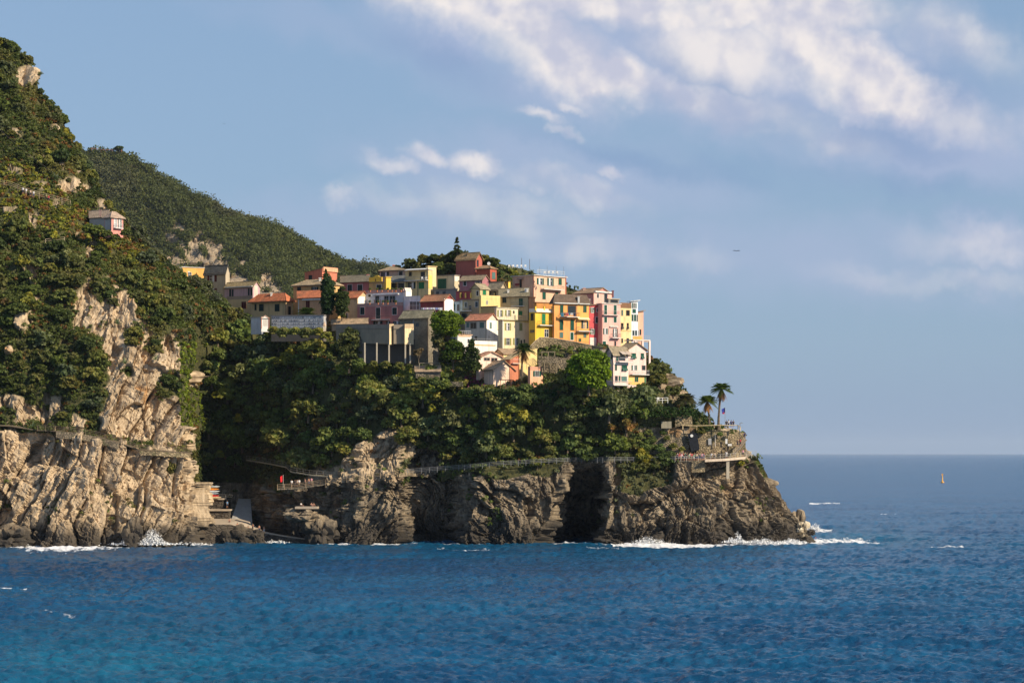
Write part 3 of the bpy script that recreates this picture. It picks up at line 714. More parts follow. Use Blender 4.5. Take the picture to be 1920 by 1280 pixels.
        if k == 't':                                # leaves propped out at the foot
            MB().box(i0 + .002, i1 - .002, -.02, .02, z0 + .002, z1 - .002, g).build('pane', glassmat(), f)
            m = (a + b) / 2
            for p, r_ in ((a, m - .03), (m + .03, b)):
                t = MB(); t.hexa([g(p, .08, z0 + h * .5), g(r_, .08, z0 + h * .5), g(r_, .12, z0 + h * .5), g(p, .12, z0 + h * .5), g(p, .08, z1), g(r_, .08, z1), g(r_, .12, z1), g(p, .12, z1)])
                t.hexa([g(p, .5, z0), g(r_, .5, z0), g(r_, .54, z0), g(p, .54, z0), g(p, .08, z0 + h * .5), g(r_, .08, z0 + h * .5), g(r_, .12, z0 + h * .5), g(p, .12, z0 + h * .5)])
                t.build('shutter', slats(col), f)
    def balcony(s, face, x0, x1, y, out=1.2, rail=(.25, .25, .27), solid=False, rh=.95, slab=WHITE):
        a, b, z0, z1 = s.span(face, x0, x1, y, y); g = s.G(face)
        f = MB().box(a, b, .01, out, z0 - .18, z0, g).build('balcony', plaster(slab), s.root)
        r = MB()
        if solid: r.box(a, b, out - .08, out, z0 + .002, z0 + rh, g)
        else:
            r.tube([g(a, 0.02, z0 + rh), g(a, out, z0 + rh), g(b, out, z0 + rh), g(b, .02, z0 + rh)], .035, 4)
            n = max(3, int((b - a) / .22))
            for i in range(n + 1): r.tube([g(a + (b - a) * i / n, out - .03, z0), g(a + (b - a) * i / n, out - .03, z0 + rh)], .018, 3, False)
            for i in range(4): r.tube([g(a, out * i / 4, z0), g(a, out * i / 4, z0 + rh)], .018, 3, False); r.tube([g(b, out * i / 4, z0), g(b, out * i / 4, z0 + rh)], .018, 3, False)
        r.build('railing', plaster(slab) if solid else paint(rail), f)
        return f
    def awning(s, face, x0, x1, y0, y1, out=1.3, col=(.62, .58, .48)):
        a, b, z0, z1 = s.span(face, x0, x1, y0, y1); g = s.G(face)
        MB().hexa([g(a, .03, z1 - .05), g(b, .03, z1 - .05), g(b, out, z0), g(a, out, z0), g(a, .03, z1), g(b, .03, z1), g(b, out, z0 + .05), g(a, out, z0 + .05)]).build('awning', paint(col, .9), s.root)
    def band(s, face, x0, x1, y0, y1, col, out=.06, name='trim', mat=None):
        a, b, z0, z1 = s.span(face, x0, x1, y0, y1); g = s.G(face)
        return MB().box(a, b, .004, out, z0, z1, g).build(name, mat or plaster(col), s.root)
    def chimney(s, px, y0, y1, w=.6, col=None, vfrac=.5):
        d = s.dL if s.tx(px, s.dL) >= 0 else s.dR
        a = s.tx(px, s.dL) if d is s.dL else 0.5
        v = s.wR * vfrac; 
        p = s.P(a, v, 0); Ym = p.y; px2 = px
        zt = H - (y0 - 850) * K * Ym; zb = H - (y1 - 850) * K * Ym - 1.0
        X = (px - 960) * K * Ym
        m = MB().box(X - w / 2, X + w / 2, Ym - w / 2, Ym + w / 2, zb, zt - .2); m.box(X - w / 2 - .1, X + w / 2 + .1, Ym - w / 2 - .1, Ym + w / 2 + .1, zt - .19, zt)
        m.build('chimney', plaster(col or s.col), s.root)
    def posts(s, face, xs, y0, y1, col, w=.22, out=-.2):
        for x in xs:
            a, b, z0, z1 = s.span(face, x, x + .01, y0, y1); g = s.G(face)
            MB().box(a - w, a + w, out - w, out + w, z0, z1, g).build('post', plaster(col), s.root)
    def rail(s, face, x0, x1, y, hgt=1.0, col=(.5, .5, .5), out=-.15, name='railing'):
        a, b, z0, z1 = s.span(face, x0, x1, y, y); g = s.G(face); r = MB()
        r.tube([g(a, out, z0 + hgt), g(b, out, z0 + hgt)], .04, 4); r.tube([g(a, out, z0 + hgt * .5), g(b, out, z0 + hgt * .5)], .025, 4)
        n = max(2, int((b - a) / .6))
        for i in range(n + 1): r.tube([g(a + (b - a) * i / n, out, z0 - .1), g(a + (b - a) * i / n, out, z0 + hgt)], .025, 4, False)
        r.build(name, paint(col), s.root)

PINKP = (0.46, 0.185, 0.175); SALM = (0.60, 0.20, 0.125); OCHR = (0.58, 0.38, 0.15); TAN = (0.66, 0.46, 0.25); PEACH = (0.74, 0.47, 0.33); YEL = (0.82, 0.56, 0.05)
PALY = (0.78, 0.64, 0.34); ORG = (0.80, 0.36, 0.11); CREAM = (0.80, 0.72, 0.50); PNK = (0.78, 0.45, 0.38); LPNK = (0.80, 0.62, 0.55); REDW = (0.55, 0.10, 0.085); BEIGE = (0.58, 0.48, 0.30)
OFFW = (0.74, 0.72, 0.68); LILAC = (0.56, 0.38, 0.42); OLIY = (0.52, 0.44, 0.16)

def houses():
    Hs = House
    # --- far left cluster behind the green spur
    h = Hs('flat roofed bright orange house left of the grey house with dark red shutters', None, 342, 384, 501.5, 524, 62, (.80, .44, .12), 700, width=5, ext=8, rc=OFFW)
    h.win('R', 344, 350, 512, 522, 'c', 'b'); h.win('R', 353, 359, 511, 522, 'g', 'b'); h.band('R', 352, 356, 509, 511, WHITE)
    h = Hs('small tan house with a grey sheet roof lowest beside the bright orange house', 315, 336, 343, 512, 522, 35, (.46, .40, .30), 704, 'shed', 502, (.36, .34, .30), ext=6)
    h.win('L', 321, 327, 514, 519, 'd')
    h = Hs('little orange cottage with a white wall at the top of the green spur', 297, 309, 321, 489, 497, 35, (.72, .42, .20), 690, 'gable_u', 483, (.55, .42, .30), ext=6)
    h.win('L', 300, 304, 490, 495, 'd')
    h = Hs('tall grey plastered house with four open dark red shutters and a slate roof', 382.5, 423, 430.5, 511.5, 556, 34, (.50, .42, .31), 695, 'gable_u', 499, DGREY, ext=10, oh=.25)
    for y0, y1 in ((516.5, 529), (541, 554)): h.win('L', 389, 406.5, y0, y1, 'o', 'r')
    h.band('L', 382.5, 384.5, 514, 556, (.30, .25, .20))
    h = Hs('lilac house with a roof terrace between the tall grey house and the red tiled roof', 421, 474, 487, 537.5, 560, 34, LILAC, 688, 'gable_u', 530, (.34, .26, .14), ext=1.5, oh=.3)
    h.band('L', 424, 474, 537.5, 539.5, WHITE, .5, 'gutter_board'); h.win('L', 430, 433.5, 543, 558, 'c', 'n'); h.win('L', 435, 438, 543, 558, 'c', 'n'); h.win('L', 465, 468, 541, 554, 'c', 'n'); h.win('L', 470, 473, 541, 554, 'c', 'n')
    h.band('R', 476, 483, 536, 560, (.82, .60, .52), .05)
    h = Hs('narrow tan house with two dark red closed shutters under the lilac terrace', 425, 472, None, 560.5, 612, 30, TAN, 670, 'terrace', ext=9, trim=(.40, .28, .20))
    h.win('L', 453, 461.5, 566, 579, 'c', 'r'); h.win('L', 453, 461, 588, 605, 'c', 'r')
    h = Hs('low tan house with a bright red hipped roof beside the white burial wall', 471.5, 536, 549, 565, 600, 33, TAN, 660, 'hip', 551.5, RED, ext=9, oh=.7)
    h.win('L', 477.5, 481, 570.5, 582, 'c', 'n'); h.win('L', 486, 494.5, 570.5, 583.5, 'c', 'n'); h.win('L', 515.5, 524, 570.5, 584, 'c', 'n'); h.chimney(509, 549, 553, .5, OFFW)
    h.win('R', 540, 545, 575, 590, 'd')
    h = Hs('white garage block standing below the red hipped roof', 470.5, 490, 493, 595, 616, 32, (.62, .63, .66), 646, 'flat', ext=1.5, rc=(.5, .42, .36))
    h = Hs('small sunlit white shrine with a stepped gable at the end of the burial wall', 490, 504.5, 506, 597, 615.5, -18, (.82, .80, .76), 639, 'gable_v', 593, (.70, .45, .34), depth=2.5, ext=1, name='shrine', cat='shrine', oh=.1)
    h.band('L', 493.5, 501.5, 599.5, 611, (.62, .58, .52), .05, 'niche'); h.band('L', 489.7, 491, 596, 616, (.55, .25, .18), .12); h.band('L', 503.2, 504.8, 596, 616, (.55, .25, .18), .12)
    # --- left village block
    h = Hs('tall salmon red house with a sloping top rising behind the cypresses', 571.5, 604, 632, 504, 528, 38, SALM, 672, 'monoL', 512, (.35, .16, .10), ext=10, oh=.15)
    h.win('L', 579, 585.5, 516.5, 527, 'c', 'n'); h.band('R', 605, 632, 502, 510, (.82, .40, .24), .35, 'parapet')
    h = Hs('tall ochre house with a pale tiled hipped roof left of the tall cypress', 550, 618, 641, 534, 592, 33, (.62, .40, .17), 660, 'hip', 525, (.42, .31, .19), ext=6)
    h.win('L', 557.5, 564.5, 538.5, 549.5, 'c', 'n'); h.win('L', 584, 597, 538.5, 544, 'o', 'n')
    h.chimney(600, 521, 527, .5, WHITE)
    h = Hs('salmon house with a bright orange lean-to roof in front of the ochre house', 559, 612, None, 558.5, 604, 30, (.66, .36, .20), 652, 'shed', 545.5, RED, depth=5, ext=4)
    h.win('L', 573.5, 580.5, 564.5, 577, 'c', 'r'); h.band('L', 566, 606, 560.5, 563, OFFW, .5, 'awning_box'); h.band('L', 559, 560.3, 559, 604, OFFW, .08, 'drainpipe')
    h = Hs('tan house with an orange tiled roof and white gable right of the cypresses', 640, 670, 692, 558.5, 604, 33, (.58, .44, .25), 653, 'gable_u', 547.5, RED, ext=4, oh=.35)
    h.band('R', 671, 684, 556, 570, (.85, .80, .74), .05); h.win('L', 649, 652, 588, 600, 'C', 'k')
    h = Hs('dusky rose house with two white framed green windows and a grey slate roof', 640, 692, None, 528, 560, 30, (.42, .15, .15), 668, 'gable_u', 517.5, SLATE, depth=8, ext=4)
    h.win('L', 651.5, 660, 534, 548, 'C', 'n'); h.win('L', 670.5, 679.5, 534, 548, 'C', 'n'); h.chimney(690, 515, 520, .7, PINKP)
    h = Hs('ochre house with a scalloped bright yellow parapet', 692, 729, 733, 529.5, 560, 30, (.56, .38, .16), 664, 'flat', ext=4, rc=(.35, .25, .14))
    h.win('L', 706, 715, 534, 549, 'C', 'n')
    a, b, z0, z1 = h.span('L', 692, 716, 516.5, 529.5); g = h.G('L'); p = MB(); n = 10; pr = [.72, .72, .8, .95, 1.0, .95, .8, .72, .72, .72, .72]
    hh = z1 - z0
    for i in range(n):
        x0, x1 = a + (b - a) * i / n, a + (b - a) * (i + 1) / n - .001
        p.hexa([g(x0, -.3, z0 + .16), g(x1, -.3, z0 + .16), g(x1, .06, z0 + .16), g(x0, .06, z0 + .16), g(x0, -.3, z0 + hh * pr[i]), g(x1, -.3, z0 + hh * pr[i + 1]), g(x1, .06, z0 + hh * pr[i + 1]), g(x0, .06, z0 + hh * pr[i])])
    po = p.build('parapet', plaster((.85, .55, .07)), h.root); h.band('L', 703.5, 705.5, 523, 528, (.2, .13, .05), .09, 'niche')
    h = Hs('small sunlit yellow tower block beside the scalloped parapet', 723, 724, 733, 520, 560, 62, (.82, .56, .10), 660, 'flat', ext=4, rc=(.75, .5, .1), width=3)
    h = Hs('wide pinkish tan house with a shallow tiled roof at the top left of the village', 712, 762, None, 507, 532, 30, (.54, .38, .28), 672, 'hip', 500.5, (.36, .27, .17), ext=6)
    h.win('L', 714.5, 729, 510.5, 519.5, 'o', 'n'); h.win('L', 748, 755, 509, 516.5, 'D', 'k'); h.chimney(738, 497, 502, .5, SALM)
    h = Hs('pale yellow three storey house with a covered balcony left of the big green garage door', 760, 803, 811, 506, 556, 32, (.70, .56, .29), 661, 'flat', ext=4, rc=OFFW)
    h.win('L', 789, 797, 510, 525, 'd'); h.win('L', 765.5, 779, 529.5, 541.5, 'o', 'n'); h.win('L', 785.5, 795.5, 529.5, 541.5, 'c', 'G'); h.win('L', 767, 772, 510, 518, 'd')
    h.balcony('L', 761, 803, 526, 1.0); h.band('R', 803, 810, 516, 541, (.85, .60, .17), .05); h.awning('L', 764, 802, 504, 507, 1.6, (.7, .7, .7)); h.band('L', 783, 784.2, 527, 556, (.2, .2, .15), .1, 'drainpipe')  # bright yellow strip paints the sunlight on the right side
    h = Hs('small cream block above the pale yellow house', 800, 803, 818, 500, 517, 60, (.84, .68, .40), 664, 'flat', ext=3, rc=(.8, .6, .3), width=3)
    h = Hs('olive ochre house with a flower pot terrace under the wide tan house', 729, 761, None, 529, 560, 30, (.52, .44, .20), 664, 'shed', 518, (.16, .16, .15), depth=7, ext=3)
    h.win('L', 734, 758, 531, 541, 'g')
    h = Hs('cream wall house with one huge green garage shutter', 810, 852, 861, 516.5, 545, 32, (.60, .52, .36), 664, 'flat', ext=3, rc=(.28, .26, .24))
    h.win('L', 821, 837, 523, 541.5, 'c', 'g'); h.band('R', 852, 861, 518, 528, (.8, .72, .60), .05)  # whiter band paints the sunlight on the side wall
    h = Hs('shadowed grey basement block under the cream garage wall', 803, 857, None, 542.5, 560, 30, (.26, .25, .24), 658, 'flat', ext=5, rc=(.2, .2, .2))
    for x in (808, 818, 830): h.win('L', x, x + 5, 547, 555, 'd')
    h = Hs('white house with an arched window, French doors and a pot lined roof terrace', 683, 756, 762, 548.5, 576, 30, (.66, .68, .72), 650, 'terrace', ext=2, trim=(.50, .30, .27))
    for x0, x1 in ((704, 710.5), (721, 728.5), (731, 741)): h.win('L', x0, x1, 555.5, 571, 'G', 'b')
    h.win('L', 690.5, 695.5, 552.5, 557, 'D'); h.band('L', 700, 748, 551.5, 553.5, (.8, .8, .8), .5, 'awning_box')
    h = Hs('sunlit curved white chimney block at the right end of the pot lined terrace', 757, 761, 772, 546, 572, 50, (.84, .80, .76), 648, 'gable_v', 541.5, (.80, .72, .64), ext=3, width=5, oh=.05, name='terrace_block', cat='building')
    h = Hs('rose pink house with three white framed windows and a central iron balcony', 670, 756, None, 573, 612, 30, PINKP, 640, 'terrace', ext=3, depth=5, trim=(.50, .30, .27))
    h.win('L', 675.5, 683.5, 576.5, 590, 'C', 'n'); h.win('L', 705, 713, 577, 598, 'C', 'n'); h.win('L', 735.5, 744, 577, 590, 'C', 'n'); h.balcony('L', 696, 731, 599.5, 1.1, (.12, .08, .09))
    h.win('L', 700, 717, 602.5, 608, 'o', 'n'); h.win('L', 724, 731, 602.5, 608, 'o', 'n'); h.win('L', 737, 750, 602.5, 608, 'o', 'n')
    h.posts('L', (688, 702, 713.5, 724, 735), 562, 572, (.55, .28, .18), .16, -.3)
    h = Hs('white glazed loggia house between the rose house and the dark red house', 757, 788, None, 561, 592, 30, (.64, .66, .70), 644, 'terrace', ext=5, trim=OFFW)
    for x in (769, 775, 781.5): h.win('L', x, x + 4.6, 566, 581, 'G', 'b')
    h.balcony('L', 766, 787, 581, .8)
    h = Hs('dark red house with a patched terracotta roof and white gable', 788, 832, 852, 564.5, 592, 33, (.30, .065, .06), 640, 'gable_u', 554, TERR, ext=5, oh=.3)
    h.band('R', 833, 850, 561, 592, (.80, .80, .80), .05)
    h.band('L', 790, 792, 577, 592, (.75, .75, .75), .1, 'drainpipe')
    h = Hs('pale blue house in the gap right of the dark red house', 838, 862, None, 566, 592, 30, (.42, .54, .60), 643, 'flat', ext=6, rc=(.3, .3, .3))
    h.win('L', 847, 853, 570, 582, 'c', 'g'); h.win('L', 857, 861, 571, 583, 'd')
    # --- middle
    h = Hs('tall plain brick red house highest in the village with a sunlit gable', 855, 892, 904, 485.5, 521, 34, (.42, .12, .09), 668, 'gable_u', 475.5, (.32, .22, .12), ext=6, oh=.4)
    h.chimney(877.5, 475, 483, .5, BRN); h.win('R', 894, 897, 488, 500, 'd')
    h = Hs('smaller brick red annexe with one green shuttered window under the highest house', 893, 919, 931, 504, 528, 34, (.42, .10, .06), 663, 'hip', 499, (.36, .22, .12), ext=5, oh=.35)
    h.win('R', 922.5, 928.5, 511, 523.5, 'c', 'b')
    h = Hs('mauve house with a brown roof and two small white framed windows', 862, 904, 917, 525, 562, 33, (.40, .17, .19), 656, 'gable_u', 518, (.34, .26, .17), ext=4, oh=.35)
    h.win('L', 869, 874.5, 528, 536, 'C', 'n'); h.win('L', 891.5, 900, 528.5, 537, 'C', 'n')
    h = Hs('crimson walled terrace house with short yellow pillars', 855, 883, 886, 546, 566, 30, (.36, .075, .09), 649, 'flat', ext=5, rc=(.25, .18, .12))
    h.win('L', 862, 867, 549, 558, 'd'); h.posts('L', (864.5, 874, 884), 549.5, 559, (.80, .55, .12), .16, .3)
    h = Hs('cream house with a sunlit gable and one bright green shutter', 883, 900, 917, 541, 575, 40, (.62, .50, .27), 647, 'gable_v', 533, (.36, .30, .20), ext=4, oh=.35)
    h.win('R', 905, 911, 543.5, 553, 'c', 'G'); h.win('L', 893.5, 897, 546, 554.5, 'D'); h.band('R', 900.5, 916.5, 557.5, 570, (.84, .66, .34), .04)
    h = Hs('low slate roofed house with small dark windows right of the cream gable', 914, 936, 950, 543, 574, 36, (.52, .42, .28), 650, 'gable_u', 531, (.31, .25, .17), ext=4, oh=.4)
    h.win('L', 916, 920, 547, 557, 'd'); h.win('L', 926, 930, 547, 557, 'd'); h.posts('L', (916, 928), 549.5, 558, (.82, .62, .25), .14, .3); h.band('R', 937, 950, 544, 552, (.82, .74, .62), .05)
    h = Hs('ochre house with a thin dark roof below the two brick red houses', 917, 953, 957, 528, 560, 32, (.50, .28, .09), 657, 'flat', ext=4, rc=(.16, .10, .06))
    h.band('R', 953, 956.5, 527, 545, (.84, .6, .1), .04)  # bright band paints the sunlit right edge
    h = Hs('broad tan house with a slate roof, tall green door and narrow balcony', 937, 991, None, 555.5, 598, 28, (.58, .47, .27), 640, 'gable_u', 542, (.29, .24, .15), depth=9, ext=3, oh=.4)
    h.win('L', 942, 949, 558, 568, 'c', 'n'); h.win('L', 973, 980, 560, 576, 'c', 'g'); h.balcony('L', 958, 983, 574, .7, (.2, .2, .18)); h.win('L', 972.5, 979, 583.5, 591, 'c', 'G')
    for x in (953, 986, 989): h.chimney(x, 544 if x < 960 else 541, 551, .5, OFFW, .25)
    h = Hs('dim beige house with a recessed loggia right of the pale blue house', 861, 902, None, 562, 598, 30, (.42, .33, .21), 642, 'flat', ext=3, rc=(.26, .22, .16))
    h.win('L', 871, 875.5, 567.5, 577, 'D'); h.win('L', 891, 896, 566, 576, 'D'); h.win('L', 879, 883, 573, 581, 'd'); h.win('L', 866, 876, 588, 596, 'd'); h.balcony('L', 864, 884, 583, .8, (.4, .4, .4)); h.band('L', 863, 867, 563, 584, (.55, .58, .62), .06)
    h = Hs('bright yellow sunlit terrace block with a satellite box under the cream gable', 901, 902, 938, 560, 574, 60, (.84, .64, .28), 640, 'terrace', ext=3, width=3)
    h.win('R', 912, 914.5, 564, 571, 'g')
    h = Hs('plain ochre house wall with a dark roof edge above the cream terrace rooms', 903, 932, None, 575, 604, 28, (.55, .40, .17), 634, 'flat', ext=3, rc=(.12, .09, .07))
    # --- right of middle
    h = Hs('large pink house with a roof terrace standing highest on the right', 961, 1001, 1061, 516.5, 580, 44, PEACH, 656, 'flat', ext=6, rc=OFFW, oh=.8)
    h.win('R', 1006.5, 1019.5, 522, 534, 'o', 'g'); h.win('R', 1026, 1038, 521.5, 536.5, 'o', 'g'); h.win('R', 1047, 1053, 522.5, 534.5, 'c', 'g'); h.win('R', 1017, 1023, 548.5, 561.5, 'c', 'g'); h.win('R', 1041, 1046.5, 548.5, 562, 'c', 'g')
    h.balcony('R', 1014, 1052, 543, 1.3); h.band('R', 1060, 1061.3, 518, 580, (.42, .10, .07), .1, 'drainpipe'); h.win('L', 974.5, 978.5, 524, 540, 'd'); h.awning('L', 971, 982, 522, 525, .9, (.3, .2, .17)); h.band('L', 967, 974, 532, 535, (.35, .05, .06), .35, 'flower_box')
    h.rail('R', 1006, 1057, 515.5, 1.1, (.75, .75, .72), .3)
    h.band('L', 999.5, 1001.2, 518, 580, (.70, .30, .2), .08, 'drainpipe')
    h = Hs('small orange lean-to between the tan house and the large pink house', 992, 1003, None, 558, 580, 30, (.62, .30, .15), 638, 'flat', ext=4, rc=(.4, .2, .1), depth=4)
    h = Hs('cream roof terrace room with open olive shutters under the tan house', 929, 931, 971, 577.5, 604, 58, (.82, .70, .50), 630, 'flat', ext=2, width=3, rc=(.62, .58, .46))
    h.win('R', 932.5, 943.5, 581.5, 594, 'o', 'o'); h.win('R', 947, 958.5, 581.5, 593, 'o', 'o'); h.win('R', 962, 964.5, 583, 588, 'd')
    h = Hs('large pale yellow house with olive shutters and a balustraded terrace', 934, 942, 993, 600.5, 657, 58, (.86, .68, .43), 622, 'flat', ext=2, rc=(.50, .42, .28), oh=.8)
    h.win('R', 946.5, 958, 606, 619.5, 'o', 'o'); h.win('R', 974, 979, 606, 620, 'c', 'o'); h.win('R', 946, 958.5, 634, 647, 'o', 'o'); h.win('R', 962, 974, 634, 647, 'o', 'o'); h.win('R', 976, 978.5, 638, 644, 'd'); h.win('R', 982, 984, 637, 643, 'd')
    h.band('R', 942.3, 943.6, 601, 657, OFFW, .06); h.rail('R', 945, 992, 600, 1.1, (.36, .28, .2), .3, 'balustrade'); h.posts('R', (966,), 591, 600, (.8, .66, .4), .25, .3)
    h.band('R', 942, 993, 602, 603.5, (.72, .55, .12), .05)
    h = Hs('white house with a pale red tiled roof and a sunlit gable beside the umbrella pine', 872, 912, 934, 600.5, 652, 33, (.60, .54, .46), 626, 'gable_u', 590, (.50, .20, .12), ext=4, oh=.3)
    h.band('R', 912.5, 933.5, 601, 650, (.84, .82, .78), .04)  # whiter overlay paints sunlight over the whole gable side
    h.win('L', 882.5, 893, 605.5, 616, 'G', 'b'); h.win('L', 900, 908, 605, 615, 'c', 'b'); h.win('L', 875, 879.5, 605.5, 614, 'c', 'b'); h.win('R', 918, 921.5, 605, 616, 'c', 'b'); h.win('R', 925.5, 928.5, 608.5, 615, 'D'); h.win('L', 890.5, 895, 631, 637, 'd'); h.win('R', 916, 918, 631, 640, 'd')
    h = Hs('bright yellow house with one tall green door shutter over a balcony', 992, 1003.5, 1037, 585, 636, 52, (.80, .50, .06), 621, 'terrace', ext=1.5, trim=(.80, .74, .62))
    h.win('R', 1016, 1022.5, 588.5, 608, 'c', 'G'); h.balcony('R', 1008, 1036, 610, 1.0, (.35, .28, .12)); h.win('R', 1021, 1028, 618, 632, 'g', 'w'); h.band('R', 1003.5, 1037, 582.5, 586, (.84, .78, .66), .5, 'cornice'); h.win('L', 995.5, 1000.5, 588, 601, 'd'); h.win('L', 994, 1002, 619, 624, 'd')
    h.posts('R', (1004.5, 1020.5, 1036), 574.5, 583, (.85, .55, .05), .18, -.1)
    h = Hs('burnt orange terrace wall house directly behind the bright yellow house', 1004, 1006, 1041, 567.5, 590, 55, (.56, .25, .07), 634, 'flat', ext=2, width=2, rc=(.35, .2, .1), depth=6)
    h = Hs('wide orange house with tall green shutters, a laundry balcony and a dark hipped roof', 1037, 1039, 1104.5, 569.5, 638, 62, ORG, 623, 'hip', 553.5, (.14, .10, .075), width=9, ext=3, oh=.55)
    for w_ in ((1050, 1056, 572.5, 591, 'c', 'g'), (1093.5, 1099.5, 574, 586, 'c', 'g'), (1049.5, 1055.7, 599.5, 619, 'c', 'g'), (1069.5, 1076, 599.5, 619.5, 'c', 'g'), (1049.5, 1055.7, 623.5, 633.5, 'c', 'b'), (1069.5, 1075.2, 623.5, 637.5, 'C', 'g'), (1094, 1099, 624.5, 633, 'c', 'b'), (1085, 1089.5, 635, 640.5, 'c', 'g'), (1064.5, 1079.5, 573.5, 588, 'd', 'k'), (1090, 1103, 601.5, 616, 'o', 'n')): h.win('R', *w_)
    h.balcony('R', 1050.5, 1082.5, 594, 1.3, (.12, .12, .14)); h.balcony('R', 1081, 1107, 621, 1.2); h.awning('R', 1082, 1103.5, 595.5, 600, 1.0, (.82, .66, .38))
    h.band('R', 1080.0, 1081.0, 571, 645, (.32, .14, .08), .1, 'drainpipe'); h.band('R', 1081.2, 1104.5, 572, 640, (.80, .42, .12), .03, 'wall_paint_or_shading'); h.band('R', 1038, 1104, 568.5, 570.5, (.6, .58, .55), .6, 'gutter_board'); h.chimney(1085, 556, 563, .5, OFFW, .5)
    h = Hs('narrow crimson house squeezed between the orange and the pink house', 1102, 1105, 1123, 573.5, 648, 62, (.60, .10, .11), 629, 'shed', 570.5, (.3, .22, .15), width=8, ext=3)
    for w_ in ((1107, 1114.5, 577, 586.5, 'O', 'G'), (1118.5, 1121, 578.5, 585, 'D', 'k'), (1116.5, 1121.5, 594.5, 606, 'C', 'n'), (1106.5, 1115.5, 617, 627, 'O', 'G'), (1108, 1111, 638, 643.5, 'D', 'k'), (1112, 1115, 638, 644, 'D', 'k')): h.win('R', *w_)
    h.band('R', 1106, 1118, 633, 648, (.78, .70, .64), .03, 'wall_paint_or_shading')
    h.chimney(1104.5, 561, 573, .6, (.7, .6, .55), .2)
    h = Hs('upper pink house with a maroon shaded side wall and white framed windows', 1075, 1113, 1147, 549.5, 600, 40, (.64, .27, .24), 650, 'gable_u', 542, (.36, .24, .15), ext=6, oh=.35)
    h.band('R', 1113.3, 1147, 550, 600, PNK, .03, 'wall_paint_or_shading'); h.win('R', 1119, 1122.5, 551, 559, 'C', 'n'); h.win('R', 1132.5, 1137, 551.5, 567.5, 'C', 'n'); h.band('R', 1114, 1147, 547, 549.5, OFFW, .5, 'gutter_board'); h.chimney(1095.5, 540, 545, .7, (.62, .4, .34), .6)  # pink overlay on the darker wall colour paints lit face against shaded one
    h.chimney(1149, 545, 551, .5, (.25, .1, .1), .5)
    h = Hs('tall light pink house with paired green windows and two balconies', 1120, 1128.5, 1163.5, 569.5, 652, 60, (.80, .46, .40), 628.5, 'flat', ext=3, rc=(.75, .7, .64))
    for w_ in ((1132.7, 1138, 572, 590, 'C', 'g'), (1150.6, 1156, 572.5, 590.5, 'C', 'g'), (1132.7, 1138, 594.5, 605, 'C', 'g'), (1150.6, 1156, 594.5, 605, 'C', 'g'), (1131, 1140.5, 616, 627, 'O', 'g'), (1149, 1158, 616.5, 632, 'O', 'n'), (1129.8, 1136, 640, 649, 'C', 'g'), (1152, 1155, 640, 652, 'd', 'k')): h.win('R', *w_)
    h.balcony('R', 1129.5, 1158.5, 590.5, .8, (.5, .4, .38), slab=(.78, .6, .55)); h.balcony('R', 1145, 1161, 633.5, 1.0, (.4, .3, .3)); h.band('R', 1143, 1158, 612, 613.5, OFFW, .4, 'awning_box')
    h.band('R', 1128.5, 1129.6, 571, 655, (.45, .2, .18), .08, 'drainpipe')
    h = Hs('dark roof terrace room with a thin canopy above the light pink house', 1138, 1141, 1161, 561, 571, 55, (.30, .27, .25), 634, 'flat', ext=.5, width=3, rc=(.55, .45, .3), depth=4)
    h.win('R', 1145, 1158, 562.5, 567.5, 'd', 'k')
    h = Hs('narrow pale yellow house with dark shutters beside the light pink house', 1160, 1163, 1184, 577.5, 648, 62, (.84, .64, .34), 632.5, 'terrace', ext=3, width=7, trim=(.16, .13, .11))
    for w_ in ((1165, 1168, 581.5, 592, 'c', 'b'), (1174, 1180.5, 582, 592, 'c', 'k'), (1164.5, 1168.5, 606, 617, 't', 'k'), (1175.5, 1178.5, 606, 617, 't', 'k'), (1175, 1179, 634.5, 643, 'd', 'k'), (1165, 1168, 635, 643, 'd', 'k')): h.win('R', *w_)
    h.band('R', 1163.2, 1184, 620, 621.2, (.72, .5, .2), .08)
    h.band('R', 1163, 1183, 568, 577.5, (.25, .13, .07), .05, 'reed_screen')
    h = Hs('slim pale blue white house with green shutters second from the seaward end', 1181, 1183.5, 1196, 566, 640, 62, (.74, .78, .84), 634.5, 'shed', 564, (.75, .74, .72), width=6, ext=3, oh=.5)
    for w_ in ((1185, 1193.5, 568.5, 578, 'O', 'g'), (1186, 1192, 580, 587, 'c', 'g'), (1184, 1187, 590, 602, 'c', 'g'), (1188.5, 1192.5, 590, 602.5, 'C', 'g'), (1193.6, 1195.6, 590.5, 603, 'c', 'g'), (1186, 1189, 620, 629, 'c', 'n'), (1191, 1194, 620, 629, 'c', 'n')): h.win('R', *w_)
    h = Hs('slim salmon pink house at the seaward end of the row', 1193, 1196, 1206.5, 586, 640, 62, (.80, .42, .30), 636.5, 'shed', 583, (.3, .22, .16), width=4, ext=2)
    h.win('R', 1199, 1202, 618, 628, 'c', 'n'); h.win('R', 1196.8, 1198, 620, 629, 'D', 'n')
    h = Hs('open columned terrace with a grey railing jutting out at the seaward end', 1185, 1187, 1218, 637.5, 664, 60, (.80, .60, .52), 617, 'none', ext=-3.2, width=4, name='terrace', cat='terrace', depth=8)
    g = h.G('R'); a, b, z0, z1 = h.span('R', 1186, 1218, 637, 664)
    MB().box(-.1, b + .1, -4, .2, z1 - .25, z1, g).build('deck', plaster((.8, .7, .62)), h.root)
    for x in (1190, 1203.5, 1216.5):
        aa = h.span('R', x, x + 1.2, 637, 664); MB().box(aa[0], aa[0] + .45, -.3, .15, z0 - 3, z1 - .26, g).build('column', plaster((.82, .68, .62)), h.root)
    h.band('R', 1186, 1203, 630.5, 637, (.74, .42, .12), .12, 'parapet'); h.rail('R', 1203, 1218, 637, 1.0, (.5, .5, .5), .05)
